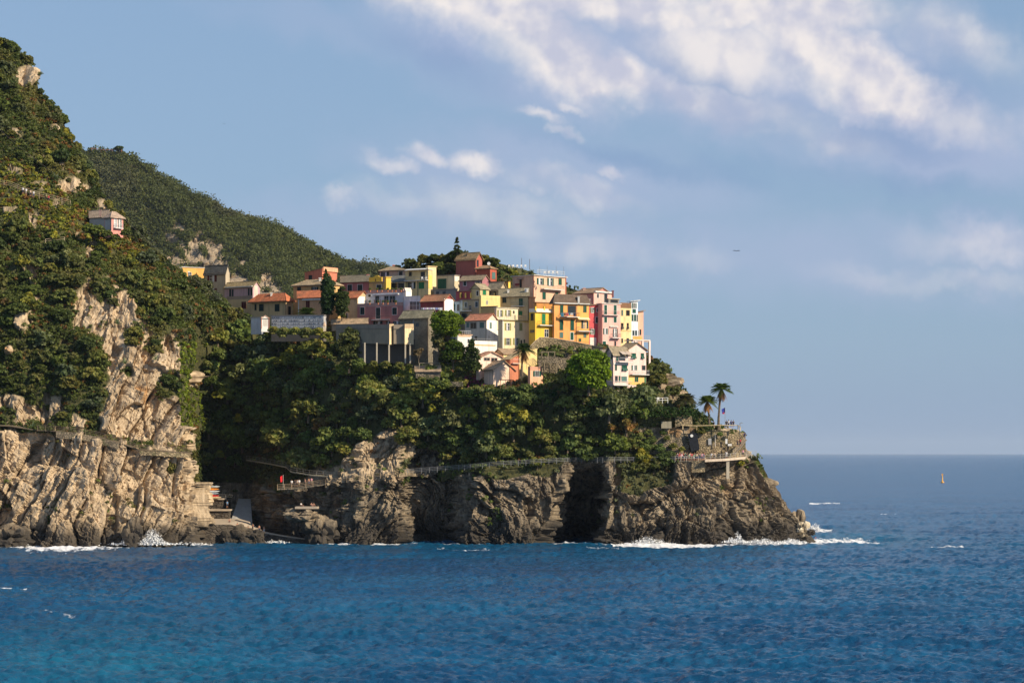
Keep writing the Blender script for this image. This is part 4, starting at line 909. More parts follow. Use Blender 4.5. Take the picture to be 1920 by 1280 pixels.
    # --- lower rows
    h = Hs('pale pink house with propped green shutters below the seaward terrace', 1158, 1177, 1211.5, 655.5, 722, 52, (.80, .58, .53), 611, 'gable_u', 644.5, (.34, .25, .15), ext=2, oh=.5)
    for w_ in ((1183, 1192, 662.5, 672, 't', 'g'), (1201.5, 1207, 662.5, 672.5, 't', 'g'), (1184, 1194.5, 685, 695, 'O', 'g'), (1203.5, 1210, 685.5, 694, 'd', 'k'), (1190, 1196.5, 707, 716, 'c', 'g'), (1208, 1211, 707, 718, 'c', 'G')): h.win('R', *w_)
    h.balcony('R', 1181, 1213, 702, 1.0, (.75, .75, .75)); h.band('R', 1177.5, 1211.5, 704, 722, (.80, .52, .18), .04, 'wall_paint_or_shading')
    h = Hs('pink and white house with a pillared loggia and balcony left of the propped shutters', 1137, 1150, 1178, 662, 724, 50, (.78, .60, .55), 606.5, 'gable_v', 650.5, (.32, .26, .18), ext=2, oh=.6, width=6)
    for w_ in ((1155, 1159, 664, 677, 'c', 'g'), (1160, 1172, 664, 676, 'd', 'k'), (1153, 1156.5, 684.5, 694.5, 'c', 'g'), (1165.5, 1175.5, 684.5, 695, 't', 'g'), (1153, 1158, 705, 716, 'd', 'k'), (1160, 1163, 705, 716, 'c', 'g'), (1165, 1175, 706, 716, 'c', 'b')): h.win('R', *w_)
    h.win('L', 1146, 1149.5, 664, 674, 'C', 'n')
    h.balcony('R', 1155, 1180, 678.5, 1.3, (.72, .70, .68)); h.balcony('R', 1143, 1177, 722, 1.6, (.8, .78, .76)); h.awning('R', 1161, 1170, 659, 665, 1.3, (.45, .38, .32)); h.awning('R', 1171, 1179, 659, 666, 1.3, (.42, .34, .28)); h.band('R', 1150.5, 1178, 681, 684, OFFW, .08)
    h = Hs('small brown roofed lean-to beside the round pine', 1128, 1149, None, 666, 690, 36, (.66, .46, .42), 607.5, 'shed', 656, (.40, .33, .25), depth=4, ext=2)
    h.win('L', 1137, 1143, 670, 673, 'd')
    h = Hs('white flat roofed block with a terrace rail below the white gabled house', 884, 886, 932, 645.5, 664, 60, (.84, .80, .74), 616, 'terrace', ext=3, width=8, trim=(.86, .84, .80))
    h.band('R', 886, 929, 646.5, 648.5, (.80, .45, .2), .06); h.rail('R', 888, 924, 644, 1.2, (.35, .35, .35), -.2)
    h = Hs('small white block with an orange cornice behind the umbrella pine trunk', 856, 858, 884, 628, 650, 58, (.80, .78, .76), 620, 'flat', ext=3, width=5, rc=(.8, .5, .3))
    h.win('R', 877, 880, 636, 643, 'd'); h.band('R', 860, 882, 630, 631.5, (.8, .45, .2), .08); h.rail('R', 864, 884, 627, .9, (.7, .7, .7), -.3)
    h = Hs('low pink house with tall arched studio windows in its gable', 893, 898, 944, 671, 690, 55, (.84, .66, .56), 610, 'gable_u', 661, (.38, .28, .2), ext=3, oh=.4, width=7)
    h.roof.hide_render = False
    h.win('R', 907.5, 918, 669, 676, 'G'); h.win('R', 921, 932, 665, 678.5, 'G')
    g = h.G('R'); a, b, z0, z1 = h.span('R', 898, 944, 660.5, 671)
    p = MB(); p.poly([g(a, .05, z0), g(b, .05, z0), g((a + b) / 2 * 1.05, .05, z1)]); p.build('gable', plaster((.84, .66, .56)), h.root)
    for u0, u1, v0, v1 in ((a - .4, (a + b) / 2 * 1.05, z0 - .1, z1 + .1), ((a + b) / 2 * 1.05, b + .4, z1 + .1, z0 - .1)):
        MB().hexa([g(u0, -3, v0), g(u1, -3, v1), g(u1, .4, v1), g(u0, .4, v0), g(u0, -3, v0 + .2), g(u1, -3, v1 + .2), g(u1, .4, v1 + .2), g(u0, .4, v0 + .2)]).build('gable_roof', roofmat((.5, .24, .16)), h.root)
    h = Hs('lowest pink cottage with a wide brown roof in front of the studio gable', 907, 925, 964, 693, 702, 52, (.82, .60, .46), 605.5, 'gable_u', 678, (.50, .34, .21), ext=3, oh=.5)
    h = Hs('cream house with small brown gables between the studio and the lone palm', 926, 944, 972, 663, 690, 46, (.86, .68, .34), 615, 'gable_v', 655, (.34, .24, .16), ext=3, oh=.35)
    h = Hs('brick red and cream lean-to house beside the lone palm', 942, 956, 972, 675, 692, 48, (.56, .20, .11), 608.5, 'shed', 664, (.48, .36, .2), ext=3, oh=.35)
    h.balcony('R', 958, 972, 681, .8, (.6, .6, .6), slab=(.8, .6, .5))
    h = Hs('plain tall cream yellow wall house right behind the lone palm', 970, 974, 1007, 654, 690, 56, (.84, .62, .28), 612, 'flat', ext=3, width=7, rc=(.8, .6, .3), oh=.2)
    h = Hs('small salmon house with one green shuttered window right of the lone palm', 990, 994, 1018, 694, 714, 56, (.80, .44, .28), 604.5, 'terrace', ext=3, width=6, trim=(.62, .32, .22))
    h.win('R', 999.5, 1014, 695.5, 706, 'O', 'g')
    h = Hs('grey stone house with a mossy slate roof left of the umbrella pine', 749, 803, 822, 596, 664, 33, (.3, .28, .24), 622, 'gable_u', 583, (.27, .24, .16), ext=4, oh=.35, wallmat=stonemat((.30, .265, .20), (.42, .36, .27), 2.6, 'house_rubble'))
    h.band('L', 774.5, 776, 598, 640, (.4, .4, .42), .1, 'drainpipe'); h.win('L', 780, 785, 606, 612, 'd')
    h = Hs('ochre roofed pavilion on top of the concrete terrace', 622, 689, None, 607, 612, 26, (.30, .24, .18), 633, 'gable_u', 599, (.52, .36, .22), depth=6, ext=1, oh=.3)
    h = Hs('little tool shed with a sloping brown roof on the garden slope', 779, 826, None, 697.5, 706, 22, (.16, .13, .10), 605, 'shed', 686, (.42, .30, .20), depth=5, ext=.3, oh=.25, name='shed', cat='shed')
    # cliff house on the left hill
    h = Hs('small pink striped house with a balcony perched on the steep left hillside', 196, 208, 231, 409, 437, 44, (.66, .28, .24), 628, 'hip', 398, (.42, .31, .24), ext=1, oh=.5)
    h.band('L', 197, 209, 410, 436, (.48, .46, .44), .03, 'wall_paint_or_shading'); h.win('R', 213, 220, 411.5, 428, 'O', 'w'); h.win('R', 221.5, 228, 411.5, 428, 'O', 'b'); h.balcony('R', 213, 228, 428, .8, (.7, .7, .7))  # grey overlay paints the shade on the left face
    h.chimney(188, 393, 399, .5, (.3, .2, .18), .4)
    h = Hs('grey walled cottage with a long brown roof joined to the pink striped house', 168, 204, None, 407, 424, 30, (.46, .42, .38), 633, 'gable_u', 396, (.40, .30, .22), depth=5, ext=1, oh=.3)
houses()
# ---------------------------------------------------------------- foliage
def leafmat(name='foliage', hue=(1, 1, 1)):
    m, t, b = new_mat(name)
    a = t.n('ShaderNodeAttribute', attribute_name='tint').outputs['Color']
    r = t.n('ShaderNodeObjectInfo').outputs['Random']
    pos = t.n('ShaderNodeNewGeometry').outputs['Position']
    cc = t.mix(t.ramp(r, 0, 1, 0.0, 0.8, False), a, t.mix(1.0, a, (1.55, 1.25, 0.75, 1), 'MULTIPLY'))
    r2 = t.m('FRACT', t.m('MULTIPLY', r, 37.3)); cc = t.mix(t.ramp(r2, .35, 1, 0, .8, False), cc, t.mix(1.0, cc, (1.7, 1.75, 1.5, 1), 'MULTIPLY'))
    cc = t.mix(t.ramp(t.noise(pos, 1.5, 3), .35, .65, 0, 0.45), cc, t.mix(1.0, a, (0.55, 0.6, 0.6, 1), 'MULTIPLY'))
    t.set(b.inputs['Base Color'], cc); b.inputs['Roughness'].default_value = 0.6
    b.inputs['Specular IOR Level'].default_value = 0.2
    tr = t.n('ShaderNodeBsdfTranslucent'); t.set(tr.inputs[0], t.mix(1.0, cc, (1.3, 1.25, .6, 1), 'MULTIPLY')); ms = t.n('ShaderNodeMixShader'); ms.inputs[0].default_value = .38
    t.set(ms.inputs[1], b.outputs[0]); t.set(ms.inputs[2], tr.outputs[0]); out = [n for n in t.t.nodes if n.type == 'OUTPUT_MATERIAL'][0]; t.set(out.inputs[0], ms.outputs[0])
    return m
M_LEAF = leafmat()
def bark():
    m, t, b = new_mat('bark'); pos = t.n('ShaderNodeNewGeometry').outputs['Position']
    t.set(b.inputs['Base Color'], t.mix(t.ramp(t.noise(pos, 3, 4), .3, .7), (.09, .065, .045, 1), (.20, .155, .11, 1))); b.inputs['Roughness'].default_value = .95
    return m
M_BARK = bark()
DG = (0.046, 0.072, 0.025); MG = (0.086, 0.118, 0.036); OL = (0.150, 0.150, 0.055); YG = (0.27, 0.27, 0.05); BR = (0.19, 0.105, 0.045); VG = (0.15, 0.20, 0.035); GR = (0.115, 0.135, 0.085)
def cards(cen, nrm, size, tint, tilt=0.75, aspect=1.0):
    """leaf-sized quads at the given points, facing roughly along nrm"""
    n = len(cen); d = nrm + rng.normal(0, tilt, (n, 3)); d /= np.linalg.norm(d, axis=1, keepdims=True) + 1e-9
    u = np.cross(d, rng.normal(0, 1, (n, 3))); u /= np.linalg.norm(u, axis=1, keepdims=True) + 1e-9
    v = np.cross(d, u); s = (np.asarray(size) * rng.uniform(.6, 1.3, n))[:, None] * .5
    u = u * s; v = v * s * aspect
    V = np.stack([cen - u - v, cen + u - v * .6, cen + u * .7 + v, cen - u * .8 + v * .9], 1).reshape(-1, 3)
    F = np.arange(4 * n).reshape(n, 4)
    return V, F, np.repeat(tint, 4, 0)
def clumps(cen, rad, per, size, tint, squash=.8, tjit=.25, lower=-.35, tilt=.7, shell=(.55, 1.05)):
    """round tufts of leaves: cen (n,3), rad (n,), per = leaves per tuft"""
    n = len(cen); cen = np.repeat(cen, per, 0); rad = np.repeat(rad, per); t = np.repeat(tint * rng.uniform(1 - tjit, 1 + tjit, (n, 1)), per, 0)
    d = rng.normal(0, 1, (len(cen), 3)); d /= np.linalg.norm(d, axis=1, keepdims=True)
    d[:, 2] = np.where(d[:, 2] < lower, -d[:, 2], d[:, 2])
    rr = rad * rng.uniform(shell[0], shell[1], len(rad)); off = d * rr[:, None]; off[:, 2] *= squash
    t = t * rng.uniform(.8, 1.2, (len(t), 1))
    return cards(cen + off, d, size, t, tilt)
def crown_mesh(name, rx, ry, rz, lumps, per, size, tint, lr=.38, tint2=None, cone=0.0, full=False):
    d = rng.normal(0, 1, (lumps, 3)); d /= np.linalg.norm(d, axis=1, keepdims=True)
    if not full: d[:, 2] = np.where(d[:, 2] < -.6, -d[:, 2], d[:, 2])
    rr = rng.uniform(.35, .85, (lumps, 1)); c = d * rr
    if cone:
        z = rng.uniform(-1, 1, lumps); w = np.clip((1 - z) / 2, 0, 1) ** .75 * np.clip((z + 1.15) * 3, 0, 1); a = rng.uniform(0, 6.283, lumps)
        c = np.stack([np.cos(a) * w * .72, np.sin(a) * w * .72, z], -1)
    c = c * np.array([rx, ry, rz]); rad = rng.uniform(.65, 1.2, lumps) * lr * min(rx, rz, ry)
    if cone: rad *= np.clip(1.15 - c[:, 2] / rz, .35, 1)
    tn = np.tile(np.array(tint), (lumps, 1))
    if tint2 is not None: k = rng.uniform(0, 1, (lumps, 1)); tn = tn * (1 - k) + np.array(tint2) * k
    V, F, T = clumps(c, rad, per, size, tn)
    me = mesh_np(name, V, F, M_LEAF, False, {'tint': T}); return me
def trunk_mb(h, r, lean=(0, 0), limbs=4, spread=1.5, top=None):
    m = MB(); pts = [(lean[0] * q * q, lean[1] * q * q, h * q) for q in (0, .35, .7, 1)]
    m.tube(pts, [r * 1.25, r, r * .8, r * .6], 7)
    for i in range(limbs):
        a = 2 * math.pi * i / limbs + random.random(); e = (lean[0] + math.cos(a) * spread, lean[1] + math.sin(a) * spread, h + spread * .8)
        m.tube([pts[2], ((pts[2][0] + e[0]) / 2, (pts[2][1] + e[1]) / 2, (h * .7 + e[2]) / 2 + .2), e], [r * .5, r * .38, r * .15], 5)
    return m
def place_tree(name, label, cat, loc, crown, trunk, czoff, scale=1.0, rz=0.0, group=None):
    o = empty(name, loc, label, cat, group, rz); o.scale = (scale,) * 3
    t = link('trunk', trunk, o); c = link('crown', crown, o); c.location = (0, 0, czoff)
    return o
def tmesh(mb, mat=None):
    o = mb.build('trunk', mat or M_BARK); me = o.data; bpy.data.objects.remove(o); return me

# surface lookup in the terrain grid
def sampler(PDg, px, py, rows, cols, NSg=None):
    r0, r1 = rows
    fxg, fyg = px[r0:r1], py[r0:r1]
    def near(x, y):
        j = int(round(np.interp(x, fxg[len(fxg) // 2], np.arange(px.shape[1])))); best = None
        for jj in range(max(0, j - 9), min(px.shape[1], j + 10), 3):
            i = int(np.argmin(np.abs(fyg[:, jj] - y))); dd = abs(fyg[i, jj] - y) + abs(fxg[i, jj] - x)
            if best is None or dd < best[0]: best = (dd, i + r0, jj)
        return best[1], best[2]
    return near
near = sampler(PD, GPX, GPY, (NF, NR - 3), NC)
def ground(x, y, lift=0.0):
    i, j = near(x, y); p = PD[i, j]; return Vector((p[0], p[1], p[2] + lift))

# undergrowth that nobody could count, one object per slope
def scatter(name, PDg, NSg, px, py, vegm, n, rad, per, size, tintf, label, cat, dens=None, rowr=None):
    r0, r1 = rowr; q = rng.uniform(0, 1, (n, 2))
    # area-weighted choice of grid cells
    A = np.linalg.norm(np.cross(PDg[r0 + 1:r1 + 1, 1:] - PDg[r0:r1, 1:], PDg[r0:r1, :-1] - PDg[r0:r1, 1:]), axis=-1)
    A = np.clip(A, 0, np.percentile(A, 97)) * (vegm[r0:r1, 1:] > .5)
    if dens is not None: A = A * dens(px[r0:r1, 1:], py[r0:r1, 1:])
    cum = np.cumsum(A.ravel()); k = np.searchsorted(cum, rng.uniform(0, cum[-1], n)); i = k // A.shape[1] + r0; j = k % A.shape[1]
    c = PDg[i, j] + rng.normal(0, .25, (n, 3)); c[:, 2] += 0; nn = NSg[i, j]
    x, y = px[i, j], py[i, j]
    r = rng.uniform(rad[0], rad[1], n) * (0.7 + .6 * rng.random(n) ** 3)
    T = tintf(x, y, c); r = r * np.where(T[:, 1] > .165, .6, 1)
    c = c + nn * (r * .15)[:, None]; c[:, 2] += r * .25
    V, F, TT = clumps(c, r, per, size, T, .85, .3)
    o = link(name, mesh_np(name, V, F, M_LEAF, False, {'tint': TT}))
    return tag(o, label, cat, kind='stuff')
def mixt(a, b, k): return np.array(a) * (1 - k[:, None]) + np.array(b) * k[:, None]
BRIGHT = [(-150,285),(0,290),(60,310),(110,345),(150,395),(200,430),(150,450),(95,440),(60,420),(0,430),(-150,430)]
def tint_left(x, y, c):
    k = np.clip(1.6 * fbm(c * .03, 3, 301) + .5 + .3 * rng.normal(0, 1, len(x)), 0, 1); t = mixt(DG, MG, k)
    k2 = np.clip((fbm(c * .09, 2, 305) - .12) * 4 + rng.normal(0, .3, len(x)), 0, 1); t = mixt(t, OL, k2 * .8)
    b = inpoly(x, y, BRIGHT) | inpoly(x, y, [(60,400),(160,395),(260,430),(330,500),(250,500),(150,450)])
    t = np.where((b & (rng.random(len(x)) < .8))[:, None], mixt(YG, VG, rng.random(len(x))), t)
    br_ = rng.random(len(x)) < np.where(b, .12, .06); t = np.where(br_[:, None], np.array(BR), t)
    vine = (x > 334) & (x < 366) & (y > 640) & (y < 800); t = np.where((vine & (rng.random(len(x)) < .8))[:, None], np.array((.15, .21, .025)), t)
    return t
def tint_head(x, y, c):
    k = np.clip(1.6 * fbm(c * .03, 3, 311) + .5 + .3 * rng.normal(0, 1, len(x)), 0, 1); t = mixt(np.array(DG) * 1.3, np.array(MG) * 1.4, k)  # leaf tints raised to offset the shade on this slope
    k2 = np.clip((fbm(c * .08, 2, 315) - .1) * 4 + rng.normal(0, .3, len(x)), 0, 1); t = mixt(t, GR, k2 * .8)
    br_ = rng.random(len(x)) < .07; t = np.where(br_[:, None], np.array(BR) * .8, t); return t
def tint_far(x, y, c):
    k = np.clip(fbm(c * .01, 3, 321) + .5 + .3 * rng.normal(0, 1, len(x)), 0, 1); t = mixt(DG, MG, k) * 1.15
    k2 = np.clip((fbm(c * .015, 2, 325) - .1) * 4, 0, 1); return mixt(t, GR, .25 + k2 * .6) * .68
body = (NF, NR - 4)
FNS = grid_normals(FD)
scatter('woodland', FD, FNS, FPX, FPY, FVEG, 9500, (2.2, 8.0), 56, 1.35, tint_far, 'dense wood cloaking the hill behind the village', 'woodland', rowr=(0, FD.shape[0] - 3), dens=lambda x, y: (y < 640) * 1.0)
isleft = (GPX < 372) | (GPY < 640) & (GPX < 480)
scatter('hillside_scrub', PD, NS, GPX, GPY, VEG * isleft, 15000, (.35, 1.25), 22, .42, tint_left, 'low scrub and vines covering the steep left hillside', 'scrub', rowr=body)
scatter('slope_undergrowth', PD, NS, GPX, GPY, VEG * (~isleft), 8000, (.4, 1.1), 18, .46, tint_head, 'dark undergrowth below and between the village houses', 'undergrowth', rowr=body)

# individual shrubs and trees ----------------------------------------------------------
CR = [crown_mesh('crown', 2.6, 2.6, 2.2, 34, 60, .46, DG, .40, MG), crown_mesh('crown', 2.9, 2.7, 2.4, 40, 44, .55, MG, .36, OL), crown_mesh('crown', 2.3, 2.4, 2.5, 30, 48, .5, DG, .42, GR),
      crown_mesh('crown', 2.7, 2.7, 1.9, 34, 46, .5, OL, .4, MG), crown_mesh('crown', 2.5, 2.5, 2.3, 30, 46, .55, MG, .42, YG), crown_mesh('crown', 2.2, 2.2, 1.8, 26, 40, .5, BR, .4, OL)]
_b = lambda t, f=1.5: tuple(x * f for x in t)  # brightens crown copies, so leaf colour makes up for the slope's weak light
CRH = [crown_mesh('crown', 2.6, 2.6, 2.3, 36, 62, .44, _b(DG), .40, _b(MG)), crown_mesh('crown', 2.8, 2.6, 2.5, 40, 56, .44, _b(MG), .36, _b(OL)), crown_mesh('crown', 2.4, 2.4, 2.4, 32, 60, .42, _b(DG), .42, _b(GR)),
       crown_mesh('crown', 2.7, 2.7, 2.0, 34, 56, .44, _b(OL, 1.2), .4, _b(MG)), crown_mesh('crown', 2.5, 2.5, 2.3, 30, 56, .46, _b(MG), .42, _b(YG, 1.2)), crown_mesh('crown', 2.2, 2.2, 1.9, 26, 50, .42, _b(BR, 1.1), .4, _b(OL, 1.2))]
TK = [tmesh(trunk_mb(2.4, .16, (.3, 0), 4, 1.2)), tmesh(trunk_mb(2.2, .2, (-.3, .1), 5, 1.3))]
def poisson(poly, n, dmin, seed, tries=40000):
    r = random.Random(seed); xs = [p[0] for p in poly]; ys = [p[1] for p in poly]; out = []
    for _ in range(tries):
        x, y = r.uniform(min(xs), max(xs)), r.uniform(min(ys), max(ys))
        if inpoly(np.array([float(x)]), np.array([float(y)]), poly)[0] and all((x - a) ** 2 + (y - b) ** 2 > dmin * dmin for a, b in out):
            out.append((x, y))
            if len(out) >= n: break
    return out
LKIND = ['dense dark green shrub on the steep left hillside', 'mid green bushy shrub on the steep left hillside', 'grey green shrub on the steep left hillside', 'olive coloured spreading shrub on the steep left hillside', 'bright yellow green shrub on the steep left hillside', 'russet brown dried shrub on the steep left hillside']
HKIND = ['dense dark green tree in the thicket below the village', 'mid green leafy tree in the thicket below the village', 'grey green rounded tree in the thicket below the village', 'olive coloured spreading tree in the thicket below the village', 'light green tree in the thicket below the village', 'russet brown tree in the thicket below the village']
VL = [(-60,60),(40,110),(60,175),(100,215),(140,290),(190,385),(235,425),(300,495),(360,530),(425,590),(400,625),(340,600),(290,590),(240,550),(215,520),(160,520),(135,560),(150,640),(195,690),(200,750),(170,780),(100,740),(60,760),(-60,750)]
def shrub(i, x, y, s, kinds, name, cat, group, sq=1.0):
    g = ground(x, y); o = bpy.data.objects.new(name, CR[i]); C.objects.link(o)
    o.location = (g.x, g.y - .2, g.z + .9 * s); o.scale = (s, s, s * sq); o.rotation_euler = (0, 0, random.uniform(0, 6.28))
    tag(o, kinds[i], cat, group); return o
for x, y in poisson(VL, 190, 17, 1):
    bright = inpoly(np.array([x]), np.array([y]), BRIGHT)[0]
    if bright and random.random() < .72: continue
    i = random.choices(range(6), (5, 4, 3, 3, 3 if bright else .6, 1.0))[0]
    shrub(i, x, y, random.uniform(.35, 1.25) ** 1.2 * (.55 if bright else 1), LKIND, 'shrub', 'shrub', 'shrubs on the left hillside', random.uniform(.8, 1.1))
for x, y, s in [(310,602,1.15),(330,590,.8),(292,610,.75),(252,632,.8),(262,590,.6),(190,547,.9),(205,560,.7),(318,722,.95),(335,730,.6),(290,650,.6),(118,785,.6),(175,800,.55),(242,655,.7),(60,800,.5),(320,882,.4),(212,575,.6)]:
    shrub(random.choice((0, 1, 3)), x, y, s, LKIND, 'shrub', 'shrub', 'shrubs on the left hillside')
VH = [(388,640),(450,632),(520,632),(610,640),(680,688),(760,705),(830,712),(930,712),(1060,712),(1130,735),(1210,760),(1200,800),(1190,850),(1100,856),(900,862),(770,850),(735,800),(680,840),(600,872),(560,880),(470,866),(380,880),(372,800)]
skip = lambda x, y: (880 < x < 1050 and 705 < y < 735) or (772 < x < 832 and 680 < y < 712) or (1110 < x < 1180 and 742 < y < 762)
for x, y in poisson(VH, 150, 25, 2):
    if skip(x, y): continue
    i = random.choices(range(6), (6, 4, 4, 2.5, 1.8, .7))[0]; s = random.choice((.6, .9, 1.15, 1.4, 1.7)) * random.uniform(.9, 1.1)
    g = ground(x, y); o = place_tree('tree', HKIND[i], 'tree', (g.x, g.y - .9 - .5 * s, g.z - 1.2 * s), CRH[i], TK[i % 2], 1.75, s, random.uniform(0, 6.28), 'trees in the thicket below the village')

def single(name, label, cat, px, pybase, Y, crown, trunkmb, cz):
    w = W(px, pybase, Y); return place_tree(name, label, cat, w, crown, tmesh(trunkmb), cz)
def conem(w, h, n, tint, t2=None, per=30, size=.42, lr=.42): return crown_mesh('crown', w, w, h / 2, n, per, size, tint, lr, t2, cone=1)
m_ = 0.137
# cypresses and pines, each where it stands
single('cypress', 'tall dark columnar cypress, the larger of the two behind the burial wall', 'cypress', 615, 603, 638, crown_mesh('crown', 1.75, 1.75, 6.9, 170, 60, .38, (.020, .050, .020), .62, (.035, .068, .020), full=True), trunk_mb(2, .2, limbs=0), 6.6)
single('cypress', 'thinner pointed cypress tip rising out of the left side of the tall cypress', 'cypress', 611, 560, 637, conem(1.2, 7.4, 50, (.018, .045, .018), (.03, .06, .018), 34), trunk_mb(1, .12, limbs=0), 3.9)
single('cypress', 'shorter broad cypress right of the tall one', 'cypress', 641, 602, 637, crown_mesh('crown', 1.85, 1.85, 4.6, 120, 56, .40, (.03, .055, .02), .5, (.05, .075, .02), full=True), trunk_mb(2, .2, limbs=0), 4.8)
single('umbrella_pine', 'bright green umbrella pine on a bare forked trunk in front of the grey stone house', 'pine', 838, 664, 612, crown_mesh('crown', 4.6, 4.2, 4.0, 130, 60, .5, (.075, .14, .016), .34, (.13, .20, .018), full=True), trunk_mb(4.6, .22, (.3, 0), 6, 2.2), 7.4)
single('stone_pine', 'largest bright green round crowned pine, below the stone retaining wall', 'pine', 1104, 742, 596, crown_mesh('crown', 6.3, 5.2, 5.3, 240, 64, .5, (.065, .13, .014), .27, (.12, .20, .016), full=True), trunk_mb(2.2, .35, (0, 0), 6, 2.4), 6.2)
single('pine', 'rounded green pine below the umbrella pine', 'pine', 850, 694, 608, crown_mesh('crown', 3.3, 3, 3.2, 60, 56, .5, (.04, .085, .016), .36, (.07, .12, .015)), trunk_mb(2.2, .2), 4.2)
single('conifer', 'dark pointed conifer in front of the white terrace block', 'conifer', 885, 698, 606.5, conem(2.6, 8.0, 80, (.02, .04, .016), (.035, .055, .02), 36), trunk_mb(1.5, .2, limbs=0), 4.2)
single('conifer', 'grey green leaning tree left of the rounded pine', 'tree', 822, 668, 611, crown_mesh('crown', 1.6, 1.6, 2.8, 30, 44, .45, GR, .5, OL), trunk_mb(2, .15), 3.2)
single('round_tree', 'bare greyish round topped tree beside the concrete columns', 'tree', 785, 680, 610, crown_mesh('crown', 1.5, 1.4, 1.1, 18, 34, .35, (.13, .11, .075), .5), trunk_mb(1.4, .1, limbs=6, spread=.9), 2.4)
single('ivy_tree', 'tall pale green ivy covered tree left of the concrete terrace columns', 'tree', 655, 700, 618, crown_mesh('crown', 3.6, 2.6, 6.0, 110, 54, .48, (.06, .085, .03), .42, (.13, .15, .06), full=True), trunk_mb(4, .3), 6.2)
for x, y, s, l in ((700, 696, .8, 'low dark tree at the foot of the concrete columns'), (735, 694, .7, 'small green bush under the first sunlit concrete pier'), (430, 606, 1.0, 'large dark evergreen tree beside the narrow tan house'), (420, 590, .9, 'rounded dark tree on the green spur left of the tan house'), (520, 640, 1.0, 'leafy tree in shade under the burial wall'), (560, 636, .8, 'dark tree in shade right of centre under the burial wall'), (390, 575, .9, 'olive green tree on the crest of the green spur'), (360, 545, .9, 'brownish green tree on the crest under the bright orange house')):
    g = ground(x, y); place_tree('tree', l, 'tree', (g.x, g.y - 1, g.z - .5), CR[random.choice((0, 1, 2))], TK[0], 2.6, s)
# hill top garden above the village, on the skyline
for i, (x, y, s, k) in enumerate(((745, 497, .55, 1), (770, 492, .8, 3), (795, 486, .8, 1), (815, 482, .7, 0), (835, 484, .8, 3), (855, 482, .95, 0), (872, 480, .8, 2), (905, 486, .8, 1), (925, 490, .75, 0), (940, 498, .6, 3), (955, 502, .55, 4), (760, 500, .6, 0), (785, 500, .7, 2), (825, 500, .8, 0), (845, 502, .8, 1), (965, 508, .5, 4), (980, 510, .45, 3), (990, 512, .45, 4), (808, 478, .4, 5))):
    g = ground(x, y + 4); place_tree('tree', ['dark', 'mid green', 'grey green', 'olive', 'light green', 'brown'][k] + ' garden tree on the hill top skyline above the village', 'tree', (g.x, g.y - 2, W(x, y + 14, g.y).z - .8), CR[k], TK[i % 2], 2.4, s * 1.1, i, 'garden trees on the hill top')
w = W(857, 470, 668); single('spire_tree', 'dark pointed conifer tip highest on the hill top', 'conifer', 857, 478, 672, conem(1.3, 4.6, 26, (.03, .05, .025), None, 30, .4), trunk_mb(1, .12, limbs=0), 2.4)
# wind-bent tree and bushes on the far crest
def crest(px):
    j = int(np.argmin(np.abs(FPX[-3] - px))); i = int(np.argmax(FD[:, j, 2] / FD[:, j, 1])); return Vector(FD[i, j])
g = crest(226) + Vector((0, -8, -4.5)); o = place_tree('wind_bent_tree', 'wind bent tree leaning left on the crest of the far hill', 'tree', (g.x, g.y, g.z), crown_mesh('crown', 3.4, 2.6, 1.5, 26, 34, .8, DG, .5), tmesh(trunk_mb(2.2, .25, (1.0, 0), 3, 1.2)), 3.2, 1.8)
# bushes on the seaward side
for x, y, s, k, l in ((1218, 700, .6, 4, 'bright bush against the seaward house wall'), (1240, 700, 1.15, 3, 'olive grey bush topmost on the seaward edge of the village'), (1235, 722, .95, 1, 'green bush hanging below the topmost seaward bush'), (1262, 740, .85, 3, 'grassy olive bush on the seaward slope under the houses'), (1225, 742, .8, 0, 'green bush left of the white terrace railing'), (1180, 726, .75, 5, 'russet bush in front of the lowest pink balcony'), (1280, 760, .5, 0, 'flat dark bush under the agave fronds'), (1175, 748, .85, 2, 'grey green olive bush behind the upper clipped hedge'), (1145, 745, .8, 2, 'grey green olive bush left of the russet bush'),
                      (1315, 815, .7, 1, 'green bush on the upper lookout left of the palms'), (1325, 808, .6, 0, 'dark green shrub below the leaning palm'), (1348, 806, .5, 0, 'low dark shrub at the foot of the taller palm'), (1250, 872, 1.25, 0, 'dark round bush hanging at the start of the lookout walkway'), (1205, 868, 1.1, 4, 'light green bush overhanging the cliff path'), (1225, 880, 1.0, 1, 'mid green bush overhanging the cliff left of the dark round bush'), (1195, 885, .9, 3, 'olive bush low on the cliff under the path'), (1395, 872, .5, 4, 'yellow green tuft on the rock under the end railing'),
                      (880, 868, 1.0, 3, 'wispy olive tree growing out of the cliff below the path'), (870, 850, .9, 1, 'slender green tree beside the cliff path'), (1010, 872, .8, 3, 'brown green bush on the cliff edge left of the cave'), (1030, 866, .6, 3, 'low bush at the path edge above the cave')):
    g = ground(x, y); place_tree('bush', l, 'bush', (g.x, g.y - .8, g.z - 1.2 * s), CR[k], TK[0], 2.0 if s > .6 else 1.8, s)
